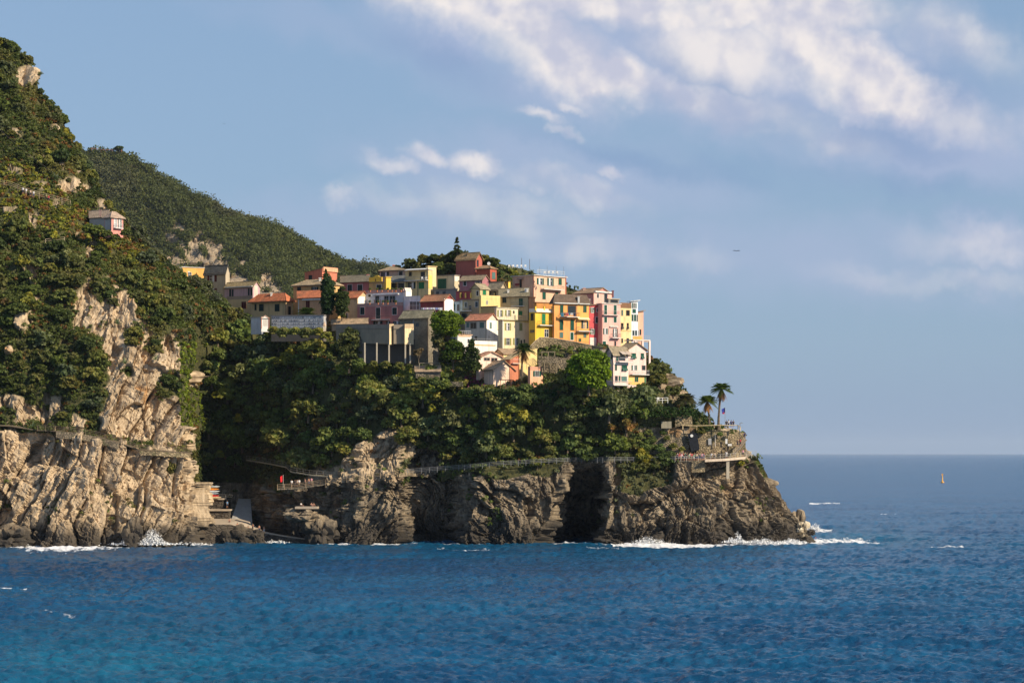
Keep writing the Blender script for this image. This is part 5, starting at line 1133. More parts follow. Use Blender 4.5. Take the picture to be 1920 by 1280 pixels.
# shrubs that break the skyline of the left hill and the seaward edge
for x in list(range(-8, 470, 10)) + list(range(1218, 1302, 11)):
    j = int(np.argmin(np.abs(GPX[NR - 4] - x))); p = PD[NR - 4, j]; s = random.uniform(.3, .95) * (1 if x < 470 else .5); k = random.choice((0, 0, 1, 2, 3))
    o = bpy.data.objects.new('shrub', CR[k]); C.objects.link(o); o.location = (p[0], p[1] - .5, p[2] + .1 * s - .2); o.scale = (s, s, s * 1.1); o.rotation_euler = (0, 0, random.uniform(0, 6))
    tag(o, ('shrub on the skyline ridge of the left hill' if x < 470 else 'shrub on the seaward edge skyline below the houses'), 'shrub', 'shrubs on the left skyline' if x < 470 else 'shrubs on the seaward edge')
for x, y, s in ((512, 622, .6), (530, 626, .75), (552, 623, .6), (572, 627, .8), (596, 624, .6), (612, 632, .7), (640, 650, .8), (672, 684, .7), (700, 684, .5), (722, 686, .55), (748, 688, .6), (790, 716, .6), (815, 718, .65), (835, 722, .6), (1030, 676, .4), (1050, 690, .45), (1068, 660, .35), (1090, 668, .4), (1012, 690, .5), (1120, 672, .35), (1138, 668, .35), (1035, 652, .3)):
    g = ground(x, y); o = bpy.data.objects.new('shrub', CRH[random.choice((0, 1, 3))]); C.objects.link(o); Y_ = min(g.y, 634 if x < 660 else 604 if x < 1000 else g.y) - 1.5; w_ = W(x, y, Y_); o.location = w_; o.scale = (s,) * 3
    tag(o, 'shrub growing at the foot of the walls in front of the village', 'shrub', 'shrubs at the foot of the village walls')
for x, y, s in ((1196, 822, .7), (1210, 838, .8), (1222, 826, .5), (1236, 842, .6), (1250, 822, .35), (1262, 838, .45), (1215, 812, .5), (1243, 812, .35), (1278, 843, .35), (1350, 815, .3), (1372, 812, .25)):
    o = bpy.data.objects.new('shrub', CRH[random.choice((0, 1, 3))]); C.objects.link(o); o.location = W(x, y, 606.3); o.scale = (s, s * .7, s); tag(o, 'shrub rooted in the rubble wall of the lookout', 'shrub', 'shrubs on the lookout walls')
for x, y, s in ((166, 428, .7), (182, 432, .8), (200, 438, .6), (216, 444, .5), (236, 436, .6)):
    w_ = W(x, y + 3, 624.5); o = bpy.data.objects.new('shrub', CR[0]); C.objects.link(o); o.location = w_; o.scale = (s,) * 3; tag(o, 'dark shrub crowding the base of the pink striped house', 'shrub', 'shrubs below the pink striped house')
# clipped hedges
def hedge(label, pts, hgt, wid):
    o = MB(); c = []
    for (x0, y0, Y0), (x1, y1, Y1) in zip(pts, pts[1:]):
        a, b = W(x0, y0, Y0), W(x1, y1, Y1); n = int((b - a).length * 55)
        t = rng.random(n); q = np.array(a)[None] * (1 - t[:, None]) + np.array(b)[None] * t[:, None]
        q[:, 2] -= rng.random(n) * hgt; q[:, 1] += rng.uniform(-wid / 2, wid / 2, n); c.append(q)
    c = np.concatenate(c); nr = np.tile(np.array([.2, -.8, .5]), (len(c), 1)); top = rng.random(len(c)) < .4; nr[top] = (0, 0, 1)
    V, F, T = cards(c, nr, .4, np.tile(np.array((.022, .055, .014)), (len(c), 1)) * rng.uniform(.7, 1.4, (len(c), 1)), .6)
    tag(link('hedge', mesh_np('hedge', V, F, M_LEAF, False, {'tint': T})), label, 'hedge')
hedge('long dark clipped hedge across the slope below the umbrella pine and palm', [(862, 731, 601), (950, 730, 600), (1045, 731, 599.5)], 1.6, 1.0)
hedge('clipped hedge above the grey green thicket, right of the round pine', [(1102, 746, 598), (1140, 748, 599), (1172, 750, 600)], 1.8, 1.0)
hedge('thick clipped hedge running to the seaward edge above the stone wall', [(1180, 762, 602), (1240, 762, 604), (1290, 764, 606), (1310, 767, 608)], 2.6, 1.6)
# bougainvillea
c = np.array([ground(900 + random.uniform(-26, 26), 712 + random.uniform(-14, 20)) for _ in range(46)]); c[:, 1] -= 1.2
V, F, T = clumps(c, rng.uniform(.4, 1, 46), 26, .34, np.tile(np.array((.20, .045, .13)), (46, 1))); tag(link('bougainvillea', mesh_np('bougainvillea', V, F, M_LEAF, False, {'tint': T})), 'purple flowering bougainvillea sprawling below the dark pointed conifer', 'bougainvillea')

# palms: a fan of arching fronds
def frond_mesh(n, length, droop, seed, tint, wid=.16, updown=(-.3, 1.2), leaves=16):
    r = np.random.default_rng(seed); VV = []; TT = []
    for i in range(n):
        a = r.uniform(0, 6.283); e = r.uniform(*updown); L = length * r.uniform(.8, 1.1)
        d = np.array([math.cos(a) * math.cos(e), math.sin(a) * math.cos(e), math.sin(e)]); side = np.cross(d, [0, 0, 1.0]); side /= np.linalg.norm(side) + 1e-9
        ts = np.linspace(0, 1, 7); pts = [d * L * t - np.array([0, 0, droop * L * t * t]) for t in ts]
        k = tint * r.uniform(.7, 1.35)
        for p, q in zip(pts, pts[1:]): VV.append([p - side * .03, p + side * .03, q + side * .03, q - side * .03]); TT.append(k)
        for j in range(leaves):
            t = (j + 1) / leaves; p = d * L * t - np.array([0, 0, droop * L * t * t]); ll = L * .34 * math.sin(math.pi * min(1, t * .8 + .15))
            for s_ in (-1, 1):
                e2 = p + side * s_ * ll * .8 + d * ll * .5 - np.array([0, 0, ll * .35]); w2 = d * wid * .5
                VV.append([p - w2, p + w2, e2 + w2 * .3, e2 - w2 * .3]); TT.append(k)
    V = np.array(VV).reshape(-1, 3); return V, np.arange(len(V)).reshape(-1, 4), np.repeat(np.array(TT), 4, 0)
def palm(label, px, pyb, pyc, Y, crown_r, lean=0.0, name='palm_tree', seed=1, skirt=True, tint=(.07, .11, .03)):
    b = W(px, pyb, Y); h = (pyb - pyc) * K * Y; o = empty(name, b, label, 'palm tree')
    t = MB(); pts = [(lean * q * q, 0, h * q) for q in (0, .3, .6, 1)]; t.tube(pts, [.38, .3, .27, .3], 8)
    o2 = t.build('trunk', M_BARK); o2.parent = o
    V, F, T = frond_mesh(64, crown_r * 1.08, .45, seed, np.array(tint)); V = V + np.array([lean, 0, h]); l = link('fronds', mesh_np('fronds', V, F, M_LEAF, False, {'tint': T}), o)
    if skirt:
        V, F, T = frond_mesh(26, crown_r * .75, .5, seed + 5, np.array((.20, .12, .07)), updown=(-1.4, -.7)); V = V + np.array([lean, 0, h - .1]); link('dead_fronds', mesh_np('dead_fronds', V, F, M_LEAF, False, {'tint': T}), o)
    return o
palm('taller shaggy palm at the tip of the headland lookout', 1347, 806, 728, 609, 2.9, .8, seed=3)
palm('shorter leaning palm left of the taller one on the lookout', 1330, 806, 752, 608, 2.7, -.5, seed=4)
palm('lone palm in front of the cream yellow wall', 978, 705, 656, 602.5, 2.9, .5, seed=6, tint=(.05, .08, .03))
palm('low spiky palm with arching grey fronds on the seaward slope', 1285, 758, 748, 607, 2.9, 0, seed=8, skirt=False, tint=(.12, .12, .07))
palm('broad feathery palm between the red roofed house and the burial wall', 576, 592, 588, 643, 3.0, 0, seed=9, skirt=False, tint=(.13, .17, .05))
def agave(px, py, s, label):
    g = ground(px, py); r = np.random.default_rng(int(px)); VV = []
    for i in range(22):
        a = r.uniform(0, 6.283); e = r.uniform(.1, 1.3); d = np.array([math.cos(a) * math.cos(e), math.sin(a) * math.cos(e), math.sin(e)]); sd_ = np.cross(d, [0, 0, 1.0]); sd_ /= np.linalg.norm(sd_) + 1e-9
        VV.append([-sd_ * .14 * s, sd_ * .14 * s, d * 1.5 * s + sd_ * .02, d * 1.5 * s - sd_ * .02])
    V = np.array(VV).reshape(-1, 3) + np.array([g.x, g.y - .7, g.z + .2]); tag(link('agave', mesh_np('agave', V, np.arange(len(V)).reshape(-1, 4), M_LEAF, False, {'tint': np.tile(np.array((.16, .22, .16)), (len(V), 1))})), label, 'agave')
for a in ((108, 335, 1.3, 'large blue green agave on the rock ledge above the pink striped house'), (150, 346, 1.2, 'pale agave right of the ledge agave on the left hill'), (248, 549, 1.2, 'agave on the pale rock near the top of the tan cliff'), (222, 610, 1.3, 'agave in the middle of the tan rock face'), (288, 683, 1.0, 'pale agave beside the right rock gully'), (232, 688, 1.2, 'agave low on the tan rock face'), (60, 806, 1.4, 'yellowish agave beside the lower cliff path')): agave(*a)
# ---------------------------------------------------------------- walls, paths, railings, dock
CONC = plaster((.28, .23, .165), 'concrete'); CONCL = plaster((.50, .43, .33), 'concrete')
def wallthing(name, label, cat, pts, hpx, thick, mat, capmat=None, down=2.0):
    """a wall that follows points (px, py of its top, Y)"""
    m = MB(); cp = MB(); rows = [W(*p) for p in pts]
    for (a, b), h in zip(zip(rows, rows[1:]), [hpx] * 99):
        hh = h * K * a.y; t = Vector((0, thick, 0)); d = Vector((0, 0, -hh - down))
        m.hexa([a + d, b + d, b + d + t, a + d + t, a, b, b + t, a + t])
        if capmat: u = Vector((0, -.08, 0)); z = Vector((0, 0, .12)); cp.hexa([a + u, b + u, b + t, a + t, a + u + z, b + u + z, b + t + z, a + t + z])
    if capmat:
        r = empty(name, rows[0], label, cat); m.build('wall', mat, r); cp.build('coping', capmat, r); return r
    o = m.build(name, mat); return tag(o, label, cat)
M_STONE = stonemat((.20, .165, .12), (.36, .29, .20), 1.5, 'rubble', .7)
M_STONEL = stonemat((.24, .185, .115), (.40, .32, .20), 1.4, 'rubble_light', .5)
wallthing('retaining_wall', 'long curved stone retaining wall under the orange and crimson houses', 'wall', [(992, 652, 616), (1003, 640, 618), (1012, 633, 619.5), (1040, 635, 620.5), (1075, 641, 621), (1110, 648, 621), (1140, 655, 619)], 7, .5, M_STONEL, CONCL, 1.5)
wallthing('terrace_wall', 'grey dry stone terrace wall in the garden left of the large round pine', 'wall', [(1009, 668, 609), (1040, 668, 609), (1062, 672, 609)], 7, .5, M_STONE)
wallthing('terrace_wall', 'low pale garden terrace wall beneath the grey dry stone one', 'wall', [(1016, 679, 606), (1046, 680, 606)], 5, .5, M_STONEL)
wallthing('lookout_wall', 'tall sunlit rubble wall under the upper lookout at the tip', 'wall', [(1306, 805, 607.0), (1340, 806, 607), (1372, 808, 608), (1398, 812, 609.5)], 52, 1.0, M_STONEL, None, 0)
wallthing('lookout_wall', 'shaded rubble wall left of the dark cave doorway', 'wall', [(1206, 822, 607.8), (1214, 815, 607.2), (1228, 813, 607), (1236, 817, 607), (1252, 814, 607), (1262, 811, 607.3), (1276, 813, 607.2), (1292, 812, 607.5)], 38, 1.0, M_STONE, None, 0)
wallthing('stone_wall', 'patch of honey coloured stone wall beneath the thick clipped hedge', 'wall', [(1266, 781, 606), (1280, 778, 606), (1298, 780, 606.5)], 20, .8, M_STONEL, None, 0)
wallthing('garden_wall', 'broken grey garden wall half hidden under the little tool shed', 'wall', [(780, 700, 604.2), (800, 702, 604), (824, 704, 604)], 9, .6, M_STONE, None, 0)
wallthing('garden_wall', 'low terrace wall of rough stone beside the bougainvillea', 'wall', [(828, 714, 604), (850, 716, 603.5), (868, 716, 603)], 9, .6, M_STONE, None, 0)
wallthing('buttress_wall', 'pale masonry block carrying the walkway where the crowd stands', 'wall', [(1297, 864, 603), (1322, 863, 603)], 22, 3.0, M_STONEL, None, 0)
wallthing('buttress_wall', 'shaded masonry block below the crowd, behind the dark round bush', 'wall', [(1268, 863, 604), (1296.5, 864, 603.4)], 26, 2.4, M_STONE, None, 0)

# burial wall: rows of niches
def burial():
    a, b = W(509, 593, 642), W(607, 592, 636); r = empty('burial_wall', (a.x, a.y, a.z - 3), 'long pale grey burial wall with rows of square niches below the cypresses', 'burial wall')
    d = (b - a); L = d.length; u = d.normalized(); nrm = Vector((u.y, -u.x, 0)).normalized(); hh = 23 * K * 640
    F = lambda s, o, z: a + u * s + nrm * o + Vector((0, 0, z))
    MB().box(0, L, -1.5, 0, -hh, 0, F).build('wall', plaster((.42, .42, .44)), r)
    MB().box(-.2, L + .2, -1.7, .15, .001, .25, F).build('coping', plaster((.22, .20, .19)), r)
    n = 24; gr = MB()
    for j in range(4):
        for i in range(n):
            x = L * (i + .5) / n; z = -hh * (j + .5) / 4
            gr.box(x - L / n * .36, x + L / n * .36, .002, .05, z - hh * .095, z + hh * .095, F)
    o = gr.build('niche', plaster((.60, .60, .62)), r); o['kind'] = 'stuff'
    dk = MB()
    for j in range(4):
        for i in range(n):
            if random.random() < .75:
                x = L * (i + .5) / n + random.uniform(-.08, .08); z = -hh * (j + .5) / 4; q = random.uniform(.08, .16); dk.box(x - q, x + q, .051, .09, z - q, z + q, F)
    o = dk.build('plaque', paint((.05, .045, .05)), r); o['kind'] = 'stuff'
    MB().box(0, L, -1.5, .1, -hh - 3.5, -hh - .001, F).build('base', plaster((.12, .11, .10)), r)
burial()
tw = empty('chapel_lantern', W(610, 625, 634), 'small sunlit stone turret at the right end of the burial wall', 'turret')
w0 = W(608, 625, 634); m = MB(); m.box(w0.x - .35, w0.x + .35, w0.y, w0.y + .7, w0.z, w0.z + 1.9).build('shaft', plaster((.66, .56, .44)), tw)
MB().loft((w0.x, w0.y + .35, w0.z + 1.9), [(.5, 0), (.42, .4), (.15, .9), (.05, 1.2)], 6).build('cap', plaster((.6, .42, .3)), tw)

# raised concrete terrace
def concrete():
    Y = 612; r = empty('concrete_terrace', W(700, 680, Y), 'raised grey brown concrete terrace on slim columns left of the grey stone house', 'terrace')
    A, B, Cc, D = W(630, 608, 622), W(730, 609, Y), W(759, 609, Y + 1), W(776, 610, Y - 2)
    def deck(a, b, top, bot, dep, mat, name):
        z = Vector((0, 0, 1)); t = Vector((0, dep, 0)); h0 = -(top) * K * Y; h1 = -(bot) * K * Y
        o = MB(); o.hexa([a + z * h1, b + z * h1, b + z * h1 + t, a + z * h1 + t, a + z * h0, b + z * h0, b + z * h0 + t, a + z * h0 + t]); return o.build(name, mat, r)
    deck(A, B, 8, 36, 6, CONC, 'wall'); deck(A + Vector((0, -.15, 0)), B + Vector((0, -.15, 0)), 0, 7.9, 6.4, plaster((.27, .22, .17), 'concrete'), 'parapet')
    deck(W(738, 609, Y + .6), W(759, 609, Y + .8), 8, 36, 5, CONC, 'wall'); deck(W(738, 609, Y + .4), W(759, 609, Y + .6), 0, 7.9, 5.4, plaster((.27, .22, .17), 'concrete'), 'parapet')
    for x0, x1, l in ((730, 738.5, 1), (759, 775.5, 2)):
        a = W(x0, 608, Y - .2 - l * .2); b = W(x1, 608, Y + 1.6 + l)
        # end piers turned towards the sun, its brightness also put into their colour
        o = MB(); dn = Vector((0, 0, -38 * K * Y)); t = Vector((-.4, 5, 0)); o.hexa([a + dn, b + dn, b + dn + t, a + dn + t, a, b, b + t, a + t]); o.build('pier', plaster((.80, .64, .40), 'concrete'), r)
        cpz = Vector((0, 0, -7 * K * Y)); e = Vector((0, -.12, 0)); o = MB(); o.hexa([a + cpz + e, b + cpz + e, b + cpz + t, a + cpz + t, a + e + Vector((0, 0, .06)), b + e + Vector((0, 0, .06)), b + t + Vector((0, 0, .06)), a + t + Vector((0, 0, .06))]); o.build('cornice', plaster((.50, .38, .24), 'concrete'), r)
    for x, l in ((684, 0), (706.5, 0), (729.5, 1), (760, 1), (769, 1)):
        a = W(x - 1.3, 644, Y - .1 if l else Y + .5); o = MB(); w = 2.6 * K * Y
        o.box(a.x, a.x + w, a.y, a.y + w, a.z - 37 * K * Y, a.z + .2); o.build('column', CONCL, r)
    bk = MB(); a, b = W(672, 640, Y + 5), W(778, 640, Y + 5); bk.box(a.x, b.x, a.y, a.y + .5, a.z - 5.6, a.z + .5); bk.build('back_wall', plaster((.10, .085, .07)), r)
concrete()

def railing(name, label, pts, hgt=1.05, step=1.6, col=(.22, .21, .20), rails=3, mesh=False, rad=.035, cat='railing', group=None):
    ps = [W(*p) for p in pts]; r = empty(name, ps[0], label, cat, group); posts = MB(); rl = MB()
    seg = [(a, b) for a, b in zip(ps, ps[1:])]; up = Vector((0, 0, 1))
    for a, b in seg:
        n = max(1, int((b - a).length / step))
        for i in range(n + 1): p = a + (b - a) * i / n; posts.tube([p - up * .25, p + up * hgt], rad * 1.3, 4, False)
        if mesh:
            n2 = int((b - a).length / .3)
            for i in range(n2): p = a + (b - a) * i / n2; rl.tube([p, p + up * hgt], .014, 3, False)
    for k in range(rails): rl.tube([p + up * hgt * (k + 1) / rails for p in ps], rad, 4)
    po = posts.build('post', paint(col), r); po['kind'] = 'stuff'
    rl.build('rail', paint(col), r); return r
def pathstrip(name, pts, width, mat, label=None):
    m = MB(); ps = [W(*p) for p in pts]
    for a, b in zip(ps, ps[1:]):
        t = Vector((0, width, .12)); d = Vector((0, 0, -.25)); m.hexa([a + d, b + d, b + d + t, a + d + t, a, b, b + t, a + t])
    o = m.build(name, mat); return tag(o, kind='structure')
PTH = [(520, 917, 608.5), (560, 915, 608.3), (600, 909, 608.3), (660, 901, 607), (740, 892, 606), (752, 889, 609), (775, 887, 612.6), (850, 881, 610.6), (892, 878, 604.5), (930, 874, 602.2), (1000, 870, 602.2), (1058, 867, 604.6), (1070, 866.5, 608.5), (1110, 866, 608.8), (1140, 866, 604.6), (1200, 865.5, 603.2), (1265, 864, 602.8), (1297, 863.5, 602.6), (1322, 863, 602.6)]
pathstrip('path', [(x, y, Y + .7) for x, y, Y in PTH], 3.4, plaster((.24, .20, .145), 'concrete'))
PTH = [(x, y, Y - 6 * float(pull(x))) for x, y, Y in PTH]
off = lambda pts, dy=0.15, dpy=0: [(x, y - dpy, Y + dy) for x, y, Y in pts]
railing('path_railing', 'brown wooden post railing along the path from the red flag to the bend', off(PTH[:6]), 1.15, 1.7, (.36, .27, .18), 3, False, .05)
railing('path_railing', 'thin grey steel railing along the cliff path between the bend and the cave', off(PTH[5:13]), 1.1, 1.8, (.28, .28, .29), 3, True)
railing('path_railing', 'thin grey steel railing along the cliff path from the cave to the crowd', off(PTH[12:17]), 1.1, 1.8, (.25, .25, .26), 3, True)
UP = [(462, 862, 640), (500, 868, 630), (536, 875, 622), (545, 884, 617), (580, 890, 613), (620, 893, 611), (640, 898, 610.5)]
pathstrip('path', UP, 1.6, plaster((.30, .27, .20), 'concrete')); railing('path_railing', 'faint grey railing of the upper steps behind the red flag', off(UP), 1.1, 1.8, (.22, .2, .18), 2)
# left cliff path
LP = [(-40, 795, 583), (20, 798, 583), (70, 806, 583), (100, 807, 582), (140, 811, 582), (180, 817, 583), (230, 832, 583), (260, 842, 584), (300, 845, 585), (345, 848, 588), (359, 849, 591)]
pathstrip('path', [(x, y, Y + 1.2) for x, y, Y in LP], 3.0, plaster((.15, .115, .075), 'concrete'))
railing('path_railing', 'dark rusty railing along the abandoned path across the left cliff', off(LP[2:]), 1.1, 2.0, (.20, .15, .11), 3)
wallthing('path_wall', 'low rubble wall carrying the right end of the left cliff path', 'wall', [(262, 845, 584.3), (300, 847, 585.2), (345, 850, 588), (357, 851, 590)], 8, .6, M_STONEL, None, 0)
wallthing('path_wall', 'dark rubble wall under the middle of the left cliff path', 'wall', [(105, 809, 581.7), (140, 812, 581.7), (180, 818, 582.4), (222, 831, 582.6)], 12, .6, M_STONE, None, 0)
HP = [(-30, 344, 632), (20, 352, 630), (60, 368, 628), (100, 378, 627), (132, 387, 627)]
railing('hill_railing', 'wooden rail fence beside the vineyard path high on the left hillside', [(x, y, ground(x, y).y - 1.3) for x, y, _ in HP], 1.5, 1.8, (.36, .28, .18), 3, False, .06)
railing('hill_railing', 'short broken wooden rail on the left hillside under the vineyard', [(85, 456, ground(85, 456).y - 1.2), (121, 452, ground(121, 452).y - 1.2)], 1.0, 2.5, (.4, .32, .22), 2, False, .06)
railing('hill_railing', 'rust red railing on the crest of the far hill', [(x, 850 - (crest(x).z - 1.5 - H) / K / (crest(x).y - 9), crest(x).y - 9) for x in (172, 190, 210, 228)], 2.6, 9, (.34, .14, .10), 1, False, .25)

# lookout walkway slab
def lookout():
    r = empty('lookout_walkway', W(1322, 862, 602), 'cantilevered concrete walkway slab at the tip with a picket railing', 'walkway')
    pts = [W(1322, 862, 601.5), W(1360, 860, 602), W(1398, 856.5, 603.5)]; m = MB()
    for a, b in zip(pts, pts[1:]): t = Vector((0, 6, .1)); d = Vector((0, 0, -.55)); m.hexa([a + d, b + d, b + d + t, a + d + t, a, b, b + t, a + t])
    m.build('slab', plaster((.72, .58, .44), 'concrete'), r)
    a = W(1362, 866, 602.6); MB().box(a.x, a.x + .75, a.y, a.y + .8, a.z - 4.2, a.z + .35).build('pillar', CONCL, r)
    a = W(1310, 871, 604); 
lookout()
railing('lookout_railing', 'close set picket railing on the cantilevered walkway, in front of the crowd', [(1266, 863.5, 602.9), (1297, 863.5, 602.5), (1322, 862, 601.6), (1360, 860, 602.1), (1398, 856.5, 603.6)], 1.15, 1.2, (.50, .46, .40), 2, True)
railing('lookout_railing', 'square steel railing of the small viewing ledge at the very end', [(1400, 857, 604.5), (1418, 857, 605), (1418, 857, 608)], 1.6, 1.0, (.55, .55, .52), 4, True)
railing('terrace_railing', 'honey coloured wooden handrail along the edge of the upper lookout', [(1280, 803.5, 605.6), (1306, 804, 605.6), (1350, 803, 605.8), (1384, 803, 606.4), (1388, 806, 609)], .75, 3.0, (.62, .48, .28), 1, False, .1)
railing('garden_railing', 'white rail fence round the small terrace with white chairs', [(1211, 755, 601.5), (1232, 755, 601.5), (1252, 754, 602.5)], 1.1, 1.2, (.75, .74, .70), 2, False, .06)
# stair down from the upper lookout
def stair():
    r = empty('staircase', W(1375, 852, 604), 'curved outdoor staircase climbing from the walkway to the upper lookout', 'staircase'); m = MB(); n = 18; pr = []
    for i in range(n):
        t = i / (n - 1); x = 1374 + 24 * t; y = 851 - 27 * t ** 1.25; p = W(x, y, 604.5 + 1.0 * t); m.box(p.x, p.x + .34, p.y, p.y + 1.3, p.z - .25, p.z); pr.append(p)
    m.build('steps', plaster((.34, .28, .22)), r); rl = MB()
    for h in (.15, .5, 1.0): rl.tube([p + Vector((0, 0, h)) for p in pr], .055, 4)
    for p in pr[::3]: rl.tube([p, p + Vector((0, 0, 1))], .03, 4)
    rl.build('handrail', paint((.40, .33, .26)), r)
stair()
# dark doorway in the rock with a round sign
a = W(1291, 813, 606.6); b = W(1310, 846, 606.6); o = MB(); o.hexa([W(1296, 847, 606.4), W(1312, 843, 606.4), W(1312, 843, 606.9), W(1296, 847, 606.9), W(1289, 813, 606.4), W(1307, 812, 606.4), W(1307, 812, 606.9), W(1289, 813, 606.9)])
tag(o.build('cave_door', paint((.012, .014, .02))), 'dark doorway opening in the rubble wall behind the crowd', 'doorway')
def disc(name, label, cat, px, py, Y, rad, mat):
    m = MB(); c = W(px, py, Y); n = 16; ring = [c + Vector((rad * math.cos(6.283 * i / n), 0, rad * math.sin(6.283 * i / n))) for i in range(n)]
    k = [p + Vector((0, .08, 0)) for p in ring]; m.poly(ring); m.poly(k[::-1])
    for i in range(n): m.poly([ring[i], ring[(i + 1) % n], k[(i + 1) % n], k[i]])
    return tag(m.build(name, mat), label, cat)
WP = paint((.75, .74, .72), .6)
disc('round_sign', 'round white sign on the dark doorway', 'sign', 1297, 817, 606.2, .38, WP)
def board(name, label, cat, x0, x1, y0, y1, Y, mat, th=.1):
    a, b = W(x0, y1, Y), W(x1, y0, Y); return tag(MB().box(a.x, b.x, a.y, a.y + th, a.z, b.z).build(name, mat), label, cat)
board('notice_board', 'grey notice board on the sunlit rubble wall', 'sign', 1328, 1334, 822, 834, 606.7, paint((.40, .40, .40)))
board('notice_board', 'white notice board on the sunlit rubble wall', 'sign', 1360, 1364, 823, 832, 606.6, WP)
board('notice_board', 'smaller white panel low beside the white notice board', 'sign', 1364.8, 1372, 832, 836, 606.7, WP)
def pole(name, label, cat, px, y0, y1, Y, rad=.06, arm=None, col=(.16, .15, .15)):
    a, b = W(px, y1, Y), W(px, y0, Y); m = MB().tube([a, b], [rad * 1.3, rad], 6)
    o = empty(name, a, label, cat); m.build('pole', paint(col), o)
    if arm: c = b + Vector((arm, 0, .1)); MB().tube([b, c], rad * .7, 5).build('arm', paint(col), o); MB().box(c.x - .25, c.x + .25, c.y - .12, c.y + .12, c.z - .15, c.z - .02).build('lamp_head', paint((.3, .3, .3)), o)
    return o
pole('street_lamp', 'dark street lamp beside the curved staircase', 'lamp', 1387.5, 793, 833, 606, .07, .45)
pole('pipe', 'pale bent pipe down the sunlit rubble wall between the boards', 'pipe', 1341, 813, 837, 606.5, .09, None, (.5, .45, .4))
def flag(label, px, y0, y1, Y, col, w, h, blot=None, side=-1, pc=(.3, .28, .26)):
    a, b = W(px, y1, Y), W(px, y0, Y); o = empty('flag', a, label, 'flag'); MB().tube([a, b], .045, 5).build('pole', paint(pc), o)
    m = MB(); n = 6; pts = []
    for i in range(n + 1):
        t = i / n; yy = .15 * math.sin(t * 5); dz = -t * h * .35
        pts.append((b + Vector((side * t * w, yy, dz)), b + Vector((side * t * w * .85, yy, dz - h * (1 - .15 * t)))))
    for p, q in zip(pts, pts[1:]): t = Vector((0, .03, 0)); m.hexa([p[1], q[1], q[1] + t, p[1] + t, p[0], q[0], q[0] + t, p[0] + t])
    f = m.build('cloth', paint(col, .8), o)
    if blot:
        c = (pts[3][0] + pts[3][1]) / 2; bm = MB().box(c.x - w * .3, c.x + w * .3, c.y - .16, c.y - .1, c.z - h * .62, c.z - h * .3); bm.build('panel', paint(blot, .8), f)
flag('blue flag with a red patch beside the taller palm', 1359.5, 764, 800, 607.5, (.02, .04, .28), .9, 1.3, (.5, .04, .06))
flag('plain red warning flag at the start of the cliff path', 531, 890, 914, 607.3, (.75, .01, .02), .75, 1.6, None, -1, (.6, .55, .5))
pole('utility_post', 'thin mast with a crossbar on the large pink roof terrace, left of two', 'mast', 978, 484, 506, 661, .07, None); pole('utility_post', 'thin mast with leafy top on the hill crest, right of two', 'mast', 993, 486, 506, 661, .07, None)
for x, y in ((1012, 500), (1026, 499), (1043, 499), (1057, 500)): pole('antenna', 'thin aerial rod standing on the large pink roof terrace', 'antenna', x, y, 516, 652, .03)['group'] = 'aerials on the pink roof'
disc('satellite_dish', 'white satellite dish beside the brick red annexe', 'satellite dish', 916.5, 494.5, 661, .45, WP)
# ropeway and wires
def wire(label, pts, rad=.03):
    ps = []
    for (x0, y0, Y0), (x1, y1, Y1) in zip(pts, pts[1:]):
        a, b = W(x0, y0, Y0), W(x1, y1, Y1)
        for i in range(10): t = i / 10; ps.append(a.lerp(b, t) - Vector((0, 0, 1.2 * 4 * t * (1 - t) * .5)))
    ps.append(W(*pts[-1])); tag(MB().tube(ps, rad, 4).build('cable', paint((.22, .20, .18))), label, 'cable')
wire('long thin cable crossing the left hillside from the frame edge to the ledge', [(-20, 226, 600), (115, 334, 630)], .02)
wire('thin cable running down from the pink striped house to the burial wall', [(231, 408, 628), (360, 520, 628), (492, 612, 632)], .018)
# small wooden frames in the gardens
def pergola(label, x0, x1, y0, y1, Y, col=(.42, .34, .24), dep=2.0):
    a, b = W(x0, y1, Y), W(x1, y0, Y); r = empty('pergola', a, label, 'pergola'); m = MB()
    for x in (a.x, (a.x + b.x) / 2, b.x):
        for y in (a.y, a.y + dep): m.tube([(x, y, a.z - .6), (x, y, b.z)], .06, 4)
    m.build('posts', paint(col), r); m = MB()
    for y in (a.y, a.y + dep): m.tube([(a.x - .2, y, b.z), (b.x + .2, y, b.z)], .07, 4)
    for i in range(7): x = a.x + (b.x - a.x) * i / 6; m.tube([(x, a.y - .2, b.z + .08), (x, a.y + dep + .2, b.z + .08)], .05, 4)
    m.build('slats', paint(col), r)
pergola('wooden pergola frame in the garden under the retaining wall', 1016, 1040, 660, 668, 611); pergola('lower wooden pergola in the garden left of the large round pine', 1021, 1044, 680, 688, 605)
pergola('dark pergola posts with benches in the shade below the lone palm', 938, 958, 712, 728, 601, (.22, .10, .07)); pergola('pale pergola beside the concrete columns and tool shed', 786, 824, 681, 688, 609, (.30, .26, .2))
board('garden_hut', 'small grey garden hut with an open front on the terrace below the hedge', 'hut', 1240, 1259, 790, 803, 605.4, plaster((.34, .30, .22)), 2.0)
board('garden_table', 'blue covered table in the shade below the lone palm', 'table', 983, 988, 721, 728, 600.8, paint((.03, .06, .2)), 1.2)

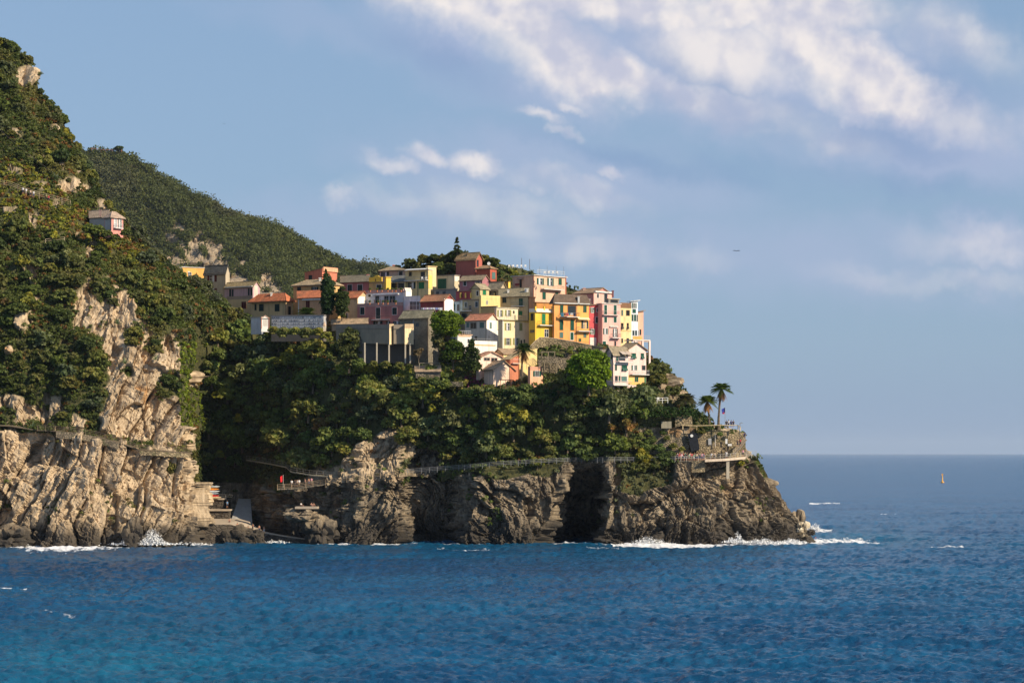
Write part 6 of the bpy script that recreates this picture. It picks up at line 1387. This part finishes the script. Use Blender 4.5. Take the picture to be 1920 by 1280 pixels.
# dock, ramp, boat racks
def dock():
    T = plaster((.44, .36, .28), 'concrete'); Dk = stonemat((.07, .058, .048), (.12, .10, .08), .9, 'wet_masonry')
    r = empty('dock', W(370, 1016, 606), 'concrete bathing dock between the left cliff and the boat ramp', 'dock')
    pts = [(358, 983, 600), (430, 983, 603), (452, 989, 603.5), (470, 994, 604), (492, 999, 604.3), (520, 1004, 604.5), (560, 1010, 604.5), (590, 1013.5, 604.2), (624, 1014.5, 604)]
    ps = [W(*p) for p in pts]; m = MB(); dd = [26, 26, 22, 15, 6, 4, 3.2, 3, 2.6]
    for i, (a, b) in enumerate(zip(ps, ps[1:])):
        ta, tb = Vector((0, dd[i], .9 if i < 3 else .05)), Vector((0, dd[i + 1], .9 if i + 1 < 3 else .05)); za, zb = Vector((a.x, a.y, -1.5)), Vector((b.x, b.y, -1.5))
        m.hexa([za, zb, zb + Vector((0, dd[i + 1], 0)), za + Vector((0, dd[i], 0)), a, b, b + tb, a + ta])
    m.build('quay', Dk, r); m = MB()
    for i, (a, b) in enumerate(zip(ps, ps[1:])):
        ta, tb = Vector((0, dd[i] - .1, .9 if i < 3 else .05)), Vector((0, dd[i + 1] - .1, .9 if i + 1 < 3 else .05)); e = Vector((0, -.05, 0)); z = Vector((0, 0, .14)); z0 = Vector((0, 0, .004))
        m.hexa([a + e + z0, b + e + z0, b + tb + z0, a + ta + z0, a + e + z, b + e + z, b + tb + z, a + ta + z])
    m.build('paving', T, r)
    a = W(622, 1018, 603.8); MB().box(a.x, a.x + .5, a.y, a.y + 3, -1, a.z + .8).build('end_pillar', CONC, r)
    # slipway
    m = MB(); L_ = [W(430, 985, 618), W(447, 935, 640)]; Rr = [W(474, 995, 618), W(470, 935, 640)]
    z = Vector((0, 0, -.5)); m.hexa([L_[0] + z, Rr[0] + z, Rr[1] + z, L_[1] + z, L_[0], Rr[0], Rr[1], L_[1]])
    tag(m.build('slipway', plaster((.36, .34, .32), 'concrete')), kind='structure')
    for lab, x0, x1, y, dep in (('upper narrow concrete terrace left of the slipway', 372, 429, 955, 7), ('boat storage terrace of concrete under the kayaks', 372, 418, 934, 6)):
        a, b = W(x0, y, 622 if y > 940 else 628), W(x1, y + 1, 622 if y > 940 else 628)
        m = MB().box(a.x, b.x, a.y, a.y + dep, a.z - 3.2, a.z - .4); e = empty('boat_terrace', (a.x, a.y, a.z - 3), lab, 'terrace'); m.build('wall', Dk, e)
        MB().box(a.x - .2, b.x + .3, a.y - .5, a.y + dep, a.z - .396, a.z).build('slab', T, e)
    railing('dock_railing', 'dark railing beside the stacked kayaks', [(410, 934, 627.8), (436, 935, 627.8), (436, 935, 632)], 1.0, 1.4, (.2, .2, .2), 2)
    board('concrete_ledge', 'small concrete bathing ledge set into the rocks right of the slipway', 'ledge', 553, 595, 950, 954, 599.5, T, 5)
    a, b = W(592, 952, 599.3), W(624, 1012, 602.2); 
dock()
for k, (y, x0, x1, c, lab) in enumerate(((912.5, 388, 413, (.45, .50, .52), 'pale grey kayak topmost on the rack'), (917.5, 372, 411, (.75, .26, .03), 'orange and yellow kayak second from the top of the rack'), (921.5, 374, 412, (.55, .58, .62), 'white kayak in the middle of the rack'), (925.5, 376, 410, (.28, .34, .42), 'blue grey kayak below the white one'), (930, 372, 411, (.55, .03, .03), 'red kayak at the bottom of the rack'), (933, 380, 415, (.55, .42, .25), 'tan kayak lying under the red one'))):
    a, b = W(x0, y, 627), W(x1, y, 627); n = 9; m = MB()
    m.tube([a.lerp(b, i / n) + Vector((0, 0, .12 * (abs(i / n - .5) * 2) ** 3)) for i in range(n + 1)], [max(.03, .34 * (1 - (abs(i / n - .5) * 2) ** 2.6)) for i in range(n + 1)], 8)
    e = empty('kayak', a, lab, 'kayak', 'kayaks on the rack'); m.build('hull', paint(c, .35, 'kayak_plastic'), e, True); c0 = a.lerp(b, .5); MB().box(c0.x - .55, c0.x + .55, c0.y - .22, c0.y + .2, c0.z + .28, c0.z + .37).build('cockpit', paint((.05, .04, .04)), e)
r = empty('boat_rack', W(378, 934, 627.6), 'dark metal rack holding the stacked kayaks', 'rack'); m = MB()
for x in (380, 404): p = W(x, 935, 627.7); m.tube([p, p + Vector((0, 0, 3.2))], .06, 4)
m.build('uprights', paint((.1, .1, .1)), r); m = MB()
for y in (914.5, 919.5, 923.5, 927.5, 932):
    for x in (380, 404): p = W(x, y, 626.5); m.tube([p, p + Vector((0, 1.3, 0))], .04, 4)
m.build('arms', paint((.1, .1, .1)), r)

# boulders at the water line
def boulder(px, py, Y, sx, sy, sz, seed, label, mat=None):
    m = bpy.data.meshes.new('rock'); import bmesh; bm = bmesh.new(); bmesh.ops.create_icosphere(bm, subdivisions=4, radius=1)
    V = np.array([v.co[:] for v in bm.verts]); f1, f2, i_ = worley(V * 1.6 + seed * 7.3, seed); V = V * (1 + .5 * (i_ - .5) - .25 * np.exp(-(f2 - f1) * 8) + .2 * fbm(V * 2 + seed, 3, seed))[:, None]
    for v, c in zip(bm.verts, V): v.co = (c[0] * sx, c[1] * sy, c[2] * sz)
    bm.to_mesh(m); bm.free(); m.materials.append(mat or M_ROCK); a = m.attributes.new('tan', 'FLOAT', 'POINT'); a.data.foreach_set('value', np.full(len(V), .25, np.float32))
    o = link('rock', m); o.location = W(px, py, Y); tag(o, label, 'rock')
boulder(1492, 984, 622, 2.8, 3, 3.2, 3, 'dark jagged rock just behind the tip of the headland'); boulder(1505, 993, 616, 1.9, 2, 1.9, 4, 'pale yellowish rock washed by foam at the tip', stonemat((.50, .40, .26), (.60, .52, .40), .3, 'pale_rock')); boulder(1521, 998, 612, 1.2, 1.2, .7, 5, 'small dark rock farthest out in the foam')
boulder(450, 1008, 602.5, 4.0, 2.4, 2.8, 6, 'dark wet boulder heap against the bathing dock'); boulder(480, 1010, 601.5, 2.6, 1.8, 2.2, 7, 'lower dark wet boulder under the sunbathers'); boulder(425, 1012, 601.5, 1.8, 1.4, 1.8, 8, 'small wet boulder in front of the dock wall')
boulder(600, 998, 602, 4.2, 3.5, 4.6, 9, 'large leaning grey rock behind the end of the low quay'); boulder(566, 966, 601.5, 4.6, 2.6, 1.7, 10, 'rounded grey rock under the small bathing ledge'); boulder(915, 1003, 597, 2.6, 2.4, 3.6, 11, 'jagged rock stack at the foot of the cliff left of the cave'); boulder(20, 1010, 577, 5.5, 3.5, 3.4, 12, 'dark wave washed rock at the foot of the far left cliff'); boulder(250, 1000, 577.5, 2.4, 1.8, 3.4, 13, 'pale rounded boulder beside the splash on the left cliff')

# spray thrown up where waves break
def spray(px, py, Y, w, h, n, label, seed):
    r = np.random.default_rng(seed); c = W(px, py, Y); a = r.normal(0, 1, (n, 3)); k = r.random(n) ** 1.6
    env = (.25 + .75 * np.clip(.5 + fbm(np.stack([a[:, 0] * 2.2 + seed, a[:, 0] * 0, a[:, 0] * 0], -1), 3, seed) * 1.3, 0, 1)) * np.exp(-(a[:, 0] * .7) ** 2)
    p = np.stack([c.x + a[:, 0] * w * .5 + r.normal(0, .25, n), c.y + a[:, 1] * .6, c.z - .3 + h * 1.3 * k * env + r.normal(0, .12, n)], -1)
    V, F, T = cards(p, r.normal(0, 1, (n, 3)), .24 * (1.2 - .7 * k), np.ones((n, 3)), .5)
    tag(link('spray', mesh_np('spray', V, F, paint((.82, .83, .85), .9, 'spray'), False)), label, 'spray', kind='stuff')
spray(272, 1018, 578, 6.0, 3.6, 2600, 'white spray bursting against the left cliff', 1); spray(30, 1024, 576.5, 5, 1.4, 900, 'low white surf at the far left rocks', 2); spray(70, 1028, 575.5, 5, .8, 700, 'white foam edge along the left rocks', 3)
spray(1215, 1019, 594.5, 6.5, 1.6, 1500, 'white surf under the middle of the headland cliff', 4); spray(1378, 1014, 597, 2.6, 2.3, 1000, 'white splash climbing the cliff near the tip', 5); spray(1425, 1016, 600, 5, 1.2, 1100, 'white surf along the tip of the headland', 6); spray(1480, 1015, 606, 4, 1.5, 900, 'white surf at the very tip of the headland', 7); spray(1528, 991, 614, 1.4, 1.6, 600, 'white splash behind the pale rock', 8); spray(350, 1018, 585, 4, .6, 400, 'thin foam at the dock corner', 9); spray(518, 1015, 602, 3, .6, 300, 'thin foam under the low quay', 10)

# buoys
def buoy(label, px, py, Y, s, col, tall):
    b = W(px, py, Y); b.z = 0; r = empty('buoy', b, label, 'buoy')
    if tall: MB().loft(b, [(.4 * s, -.4), (.85 * s, .1), (.75 * s, .7), (.3 * s, 1.1), (.22 * s, 2.8 * s), (.1 * s, 3.2 * s)], 10).build('float', paint(col, .4), r, True); MB().box(b.x - .35 * s, b.x + .3 * s, b.y - .1, b.y + .1, 3.2 * s + .002, 4.1 * s).build('topmark', paint(col, .4), r)
    else: MB().loft(b, [(.1 * s, -.3 * s), (.4 * s, 0), (.42 * s, .25 * s), (.25 * s, .5 * s), (.06 * s, .6 * s)], 10).build('float', paint(col, .4), r, True)
def seaY(py): return H / (K * (py - 850))
buoy('tall orange spar buoy out at sea on the right', 1767, 905, seaY(905), 1.7, (.72, .36, .06), True)
buoy('small yellow buoy floating in front of the cliffs', 695, 1054, seaY(1055), 1.0, (.85, .45, .03), False); buoy('small white buoy floating nearer, right of the yellow one', 847, 1071, seaY(1072), .9, (.8, .75, .75), False); buoy('tiny white float below the cave', 1017, 1035, seaY(1036), .7, (.8, .8, .8), False); buoy('tiny red float in the foam off the tip', 1529, 1009, seaY(1010), .7, (.7, .08, .04), False)
# birds
def bird(label, px, py, Y, s):
    c = W(px, py, Y); r = MB(); r.tube([c + Vector((-.2 * s, 0, 0)), c, c + Vector((.25 * s, 0, .03))], [.02 * s, .08 * s, .03 * s], 6)
    for q in (-1, 1): r.poly([c + Vector((0, -.12 * s, .03)), c + Vector((0, .12 * s, .03)), c + Vector((q * .45 * s, .08 * s, .2 * s)), c + Vector((q * .9 * s, 0, .05 * s)), c + Vector((q * .42 * s, -.06 * s, .17 * s))])
    tag(r.build('gull', paint((.05, .05, .05))), label, 'bird')
bird('dark gull gliding over the sea right of the village', 1381, 471, 500, .95); bird('tiny bird high over the far hill', 420, 233, 520, .4)

# ---------------------------------------------------------------- people
SKIN = paint((.50, .26, .17), .6, 'skin')
def body(name, joints, edges, rad):
    me = bpy.data.meshes.new(name); me.from_pydata(joints, edges, []); me.update(); o = bpy.data.objects.new(name, me); C.objects.link(o)
    sk = o.modifiers.new('s', 'SKIN'); 
    for v, q in zip(me.skin_vertices[0].data, rad): v.radius = (q, q)
    me.skin_vertices[0].data[0].use_root = True
    o.modifiers.new('u', 'SUBSURF').levels = 1
    dg = bpy.context.evaluated_depsgraph_get(); dg.update(); m2 = bpy.data.meshes.new_from_object(o.evaluated_get(dg)); bpy.data.objects.remove(o); m2.name = name
    m2.materials.clear(); m2.materials.append(SKIN); return m2
def pose(kind):
    if kind == 'stand': J = [(0,0,.95),(0,0,1.2),(0,0,1.42),(0,-.01,1.53),(0,-.02,1.66),(.19,0,1.40),(.25,.02,1.12),(.24,-.08,.86),(-.19,0,1.40),(-.25,.0,1.12),(-.22,-.1,.88),(.10,0,.90),(.11,-.02,.48),(.12,.02,.06),(.13,-.14,.03),(-.10,0,.90),(-.12,.02,.48),(-.14,.06,.06),(-.15,-.09,.03)]
    elif kind == 'lean': J = [(0,.1,.93),(0,-.02,1.18),(0,-.14,1.38),(0,-.2,1.48),(0,-.25,1.6),(.19,-.14,1.36),(.28,-.25,1.12),(.18,-.42,1.02),(-.19,-.14,1.36),(-.28,-.25,1.12),(-.18,-.42,1.02),(.10,.1,.88),(.11,.05,.48),(.12,.12,.06),(.13,-.02,.03),(-.10,.1,.88),(-.12,0,.48),(-.14,-.05,.06),(-.15,-.2,.03)]
    else: J = [(0,.1,.14),(0,.14,.38),(0,.1,.6),(0,.07,.7),(0,.04,.83),(.19,.1,.57),(.27,.2,.32),(.26,.3,.05),(-.19,.1,.57),(-.25,-.02,.36),(-.14,-.22,.38),(.10,.02,.12),(.13,-.3,.42),(.14,-.58,.06),(.15,-.7,.05),(-.10,.02,.12),(-.13,-.38,.12),(-.1,-.78,.07),(-.1,-.86,.12)]
    E = [(0,1),(1,2),(2,3),(3,4),(2,5),(5,6),(6,7),(2,8),(8,9),(9,10),(0,11),(11,12),(12,13),(13,14),(0,15),(15,16),(16,17),(17,18)]
    Rd = [.13,.125,.12,.055,.105,.065,.045,.035,.065,.045,.035,.09,.06,.04,.035,.09,.06,.04,.035]
    return body('person', J, E, Rd), J
POSES = {k: pose(k) for k in ('stand', 'lean', 'sit')}
def cloth_mesh(name, J, kind, col):
    V = [Vector(j) for j in J]; m = MB(); mt = paint(col, .9, 'fabric')
    if kind == 'top': m.tube([V[0] + Vector((0, 0, .02)), V[1], V[2], V[2] + (V[3] - V[2]) * .5], [.17, .175, .17, .07], 10); m.tube([V[2], V[5], V[5].lerp(V[6], .7)], [.09, .095, .075], 7); m.tube([V[2], V[8], V[8].lerp(V[9], .7)], [.09, .095, .075], 7)
    if kind == 'bottom': m.tube([V[0] + Vector((0, 0, .08)), V[0]], [.16, .165], 10); m.tube([V[0], V[11], V[12]], [.13, .12, .085], 8); m.tube([V[0], V[15], V[16]], [.13, .12, .085], 8)
    if kind == 'hair': h = V[4] + Vector((0, .02, .05)); m.loft(h, [(.07, -.08), (.118, -.02), (.115, .05), (.06, .1), (.01, .115)], 9)
    o = m.build(name, mt); me = o.data; bpy.data.objects.remove(o); return me
TOPS = [(.70, .70, .70), (.03, .05, .15), (.45, .05, .06), (.10, .25, .45), (.55, .42, .30), (.03, .03, .035), (.62, .30, .35), (.18, .32, .22)]
BOTS = [(.03, .035, .06), (.35, .30, .22), (.05, .08, .18), (.55, .55, .55)]
CL = {}
def cm(k, kind, i):
    key = (k, kind, i)
    if key not in CL: CL[key] = cloth_mesh({'top': 'shirt', 'bottom': 'trousers', 'hair': 'hair'}[kind], POSES[k][1], kind, {'top': TOPS, 'bottom': BOTS, 'hair': [(.03, .02, .015), (.10, .06, .03), (.25, .17, .08)]}[kind][i])
    return CL[key]
PN = ['white', 'navy', 'red', 'blue', 'tan', 'black', 'pink', 'green']; BN = ['dark', 'khaki', 'navy', 'light grey']
def person(loc, k, top, bot, where, rz=0.0, s=1.0, group=None, hair=0):
    w = {'stand': 'standing', 'lean': 'leaning', 'sit': 'sitting'}[k]
    what = (PN[top] + ' top').strip() if top is not None else (BN[bot] + ' swimwear')
    o = link('person', POSES[k][0]); o.location = loc; o.rotation_euler = (0, 0, rz); o.scale = (s,) * 3; tag(o, 'person in ' + what + ' ' + w + ' ' + where, 'person', group)
    if top is not None: link('shirt', cm(k, 'top', top), o)
    link('trousers', cm(k, 'bottom', bot), o); link('hair', cm(k, 'hair', hair), o)
rp = random.Random(5)
for i in range(34):
    x = 1268 + 54 * (i + rp.uniform(-.4, .4)) / 34; row = i % 3; p = W(x, 863.5 - .2, 603.4 + row * .9); p.z = W(x, 863.4, 602.9).z + .12 * row
    person(p, rp.choice(('stand', 'stand', 'lean')), rp.randrange(8), rp.randrange(4), 'in the crowd on the cliff walkway', rp.uniform(-1, 1), rp.uniform(.95, 1.08), 'crowd on the cliff walkway', rp.randrange(3))
for x, y, Y, k, a, b, wh in ((1334, 862, 603, 'stand', 0, 1, 'on the slab under the grey notice board'), (1340, 861.5, 603, 'stand', 4, 0, 'on the slab near the first picket railing section'), (1362, 859.5, 603.4, 'stand', 0, 3, 'on the slab above the concrete pillar'), (1393, 856, 605, 'stand', 6, 0, 'alone at the end of the slab beside the staircase'), (1396, 824, 605.5, 'lean', 1, 0, 'at the top of the curved staircase'), (1388, 836, 604.8, 'stand', 2, 0, 'halfway up the curved staircase'), (1383, 838, 604.6, 'stand', 5, 0, 'on the curved staircase behind another'), (1366, 801, 608, 'stand', 0, 0, 'on the upper lookout beside the flag'), (1362, 802, 608, 'stand', 5, 0, 'under the blue flag'), (1371, 802, 608, 'stand', 1, 0, 'right of the flag on the upper lookout'), (1375, 802, 608.3, 'stand', 5, 2, 'at the outer corner of the upper lookout'), (1338, 803, 609, 'stand', 5, 0, 'between the two palms')):
    person(W(x, y, Y), k, a, b, wh, rp.uniform(-.6, .6), 1.05)
for x, y, Y, k, a, b, wh in ((547, 913, 609, 'stand', 0, 0, 'first beside the red flag'), (553, 913, 609, 'stand', 5, 0, 'second from the red flag'), (557, 912.5, 609, 'stand', 4, 0, 'third from the red flag'), (561, 912, 609, 'stand', 0, 1, 'fourth from the red flag'), (572, 911, 609, 'stand', None, 0, 'on the path past the group by the red flag'), (579, 910, 609, 'stand', None, 2, 'on the path nearest the steps'), (584, 909, 609, 'stand', 6, 1, 'rightmost of the group on the path')):
    person(W(x, y, Y), k, a, b, wh, rp.uniform(-.6, .6), 1.05)
for x, y, Y, k, a, b, wh in ((430, 979, 609, 'sit', None, 2, 'near the middle of the bathing dock'), (384, 975, 616, 'sit', None, 0, 'at the back of the dock below the cliff'), (390, 977, 613, 'sit', None, 2, 'on a towel at the left of the dock'), (371, 982, 603, 'sit', None, 0, 'at the dock edge beside the left cliff'), (380, 982, 603, 'sit', None, 1, 'at the dock edge, second from the cliff'), (445, 987, 605, 'sit', None, 3, 'on the sloping end of the dock'), (465, 993, 605, 'sit', None, 2, 'on the quay wall left of the standing bathers'), (474, 995, 605.3, 'stand', None, 0, 'first of the bathers standing on the quay'), (486, 998, 605.3, 'stand', None, 2, 'second of the bathers standing on the quay'), (491, 999, 605.3, 'sit', None, 1, 'between the standing bathers on the quay'), (495, 1000, 605.3, 'stand', None, 3, 'last of the bathers standing on the quay'), (565, 949, 600.3, 'sit', 0, 0, 'on the small bathing ledge in the rocks'), (584, 949, 600.3, 'sit', None, 2, 'at the right end of the small bathing ledge'), (588, 949.5, 600.3, 'sit', None, 0, 'farthest right on the small bathing ledge'), (426, 952, 622.5, 'stand', 3, 0, 'at the end of the upper terrace by the slipway')):
    person(W(x, y, Y), k, a, b, wh, rp.uniform(-.8, .8), 1.05)
for x, y, a, b, wh in ((43, 362, 0, 0, 'first on the vineyard path of the left hill'), (49, 364, 0, 1, 'second on the vineyard path of the left hill'), (57, 367, 4, 0, 'third on the vineyard path of the left hill'), (63, 369, 0, 2, 'fourth on the vineyard path of the left hill'), (91, 377, 2, 0, 'alone on the vineyard path of the left hill')):
    q = ground(x, y); person(W(x, y + 2, q.y - 1.8), 'stand', a, b, wh, 0, 1.05)
for x, y, s in ((200, 277, 1.9), (192, 277, 1.9)): person(crest(x) + Vector((0, -9, -.5)), 'stand', 5 if x < 195 else 1, 0, 'on the crest of the far hill', 0, 1.7)
# laundry and terrace furniture
def laundry(label, x0, x1, y, Y, cols, seed):
    r = random.Random(seed); a, b = W(x0, y, Y), W(x1, y, Y); o = empty('laundry', a, label, 'laundry'); MB().tube([a, b], .015, 3).build('line', paint((.5, .5, .5)), o); t = 0.02
    while t < .95:
        w = r.uniform(.3, .8); p = a.lerp(b, t); h = r.uniform(.5, .95); MB().box(p.x, p.x + w, p.y - .02, p.y + .02, p.z - h, p.z).build('cloth', paint(r.choice(cols), .9, 'fabric'), o); t += (w + .08) / (b - a).length
laundry('washing hung under the dark red house with the terracotta roof', 792, 832, 577, 637, [(.45, .5, .6), (.6, .6, .65), (.2, .25, .5), (.4, .3, .5)], 1)
laundry('coloured washing on the upper balcony of the wide orange house', 1051, 1081, 587, 622.5, [(.05, .2, .3), (.03, .03, .04), (.5, .1, .1), (.6, .6, .6), (.02, .03, .08)], 2)
def chair_set(label, px, py, Y, n=2):
    g = W(px, py, Y); o = empty('garden_furniture', g, label, 'garden furniture')
    for i in range(n):
        x = g.x + i * 1.1; m = MB(); m.box(x, x + .5, g.y, g.y + .5, g.z + .4, g.z + .46); m.box(x, x + .5, g.y + .5, g.y + .56, g.z + .4, g.z + .95)
        for u in (0, .44):
            for v in (0, .44): m.box(x + u, x + u + .06, g.y + v, g.y + v + .06, g.z, g.z + .399)
        m.build('chair', WP, o)
    MB().loft((g.x + .85, g.y + .9, g.z), [(.25, 0), (.05, .05), (.05, .68), (.45, .7), (.45, .74)], 10).build('table', WP, o)
chair_set('white chairs and table on the small terrace behind the white rail fence', 1216, 752, 602.5, 3); chair_set('white chairs on the rose framed terrace of the pale yellow house', 790, 525.5, 660.2, 2); chair_set('white chairs on the roof of the large pink house', 1020, 515, 653, 4); chair_set('white garden chairs on the hill top terrace among the shrubs', 953, 503, 655, 5)
# pots along the terraces
M_POT = paint((.45, .17, .08), .8, 'terracotta')
pts_ = [(x, 548, 648.6) for x in (694, 707, 716, 727, 735, 742, 752)] + [(x, 571.5, 638.2) for x in (693, 709, 718, 727, 742)]
pot = None
for i, (x, y, Y) in enumerate(pts_):
    b = W(x, y, Y)
    if pot is None:
        pot = (MB().loft((0, 0, 0), [(.16, 0), (.24, .42), (.26, .5)], 8).build('pot', M_POT)); pm = pot.data; bpy.data.objects.remove(pot)
        V, F, T = clumps(np.zeros((1, 3)) + (0, 0, .75), np.array([.38]), 60, .22, np.array([MG]), 1.0); lm = mesh_np('leaves', V, F, M_LEAF, False, {'tint': T})
    o = empty('plant_pot', b, 'terracotta plant pot on the ' + ('upper roof terrace' if i < 7 else 'lower roof terrace') + ' of the white and rose houses', 'plant pot', 'pots on the terraces'); link('pot', pm, o); link('leaves', lm, o)

# ---------------------------------------------------------------- haze: one closed box of thin even air round everything but the sky
def haze():
    m = bpy.data.materials.new('haze_air'); m.use_nodes = True; t = NT(m.node_tree)
    v = t.n('ShaderNodeVolumePrincipled'); v.inputs['Color'].default_value = (.62, .76, .98, 1); v.inputs['Density'].default_value = HAZE; v.inputs['Anisotropy'].default_value = 0.0
    o = t.n('ShaderNodeOutputMaterial'); t.set(o.inputs[1], v.outputs[0])
    b = MB().box(-70000, 70000, -300, 85200, -6, 460).build('haze', m); tag(b, 'thin bluish sea haze filling the air', 'haze', kind='stuff')
HAZE = 1.5e-5
haze()
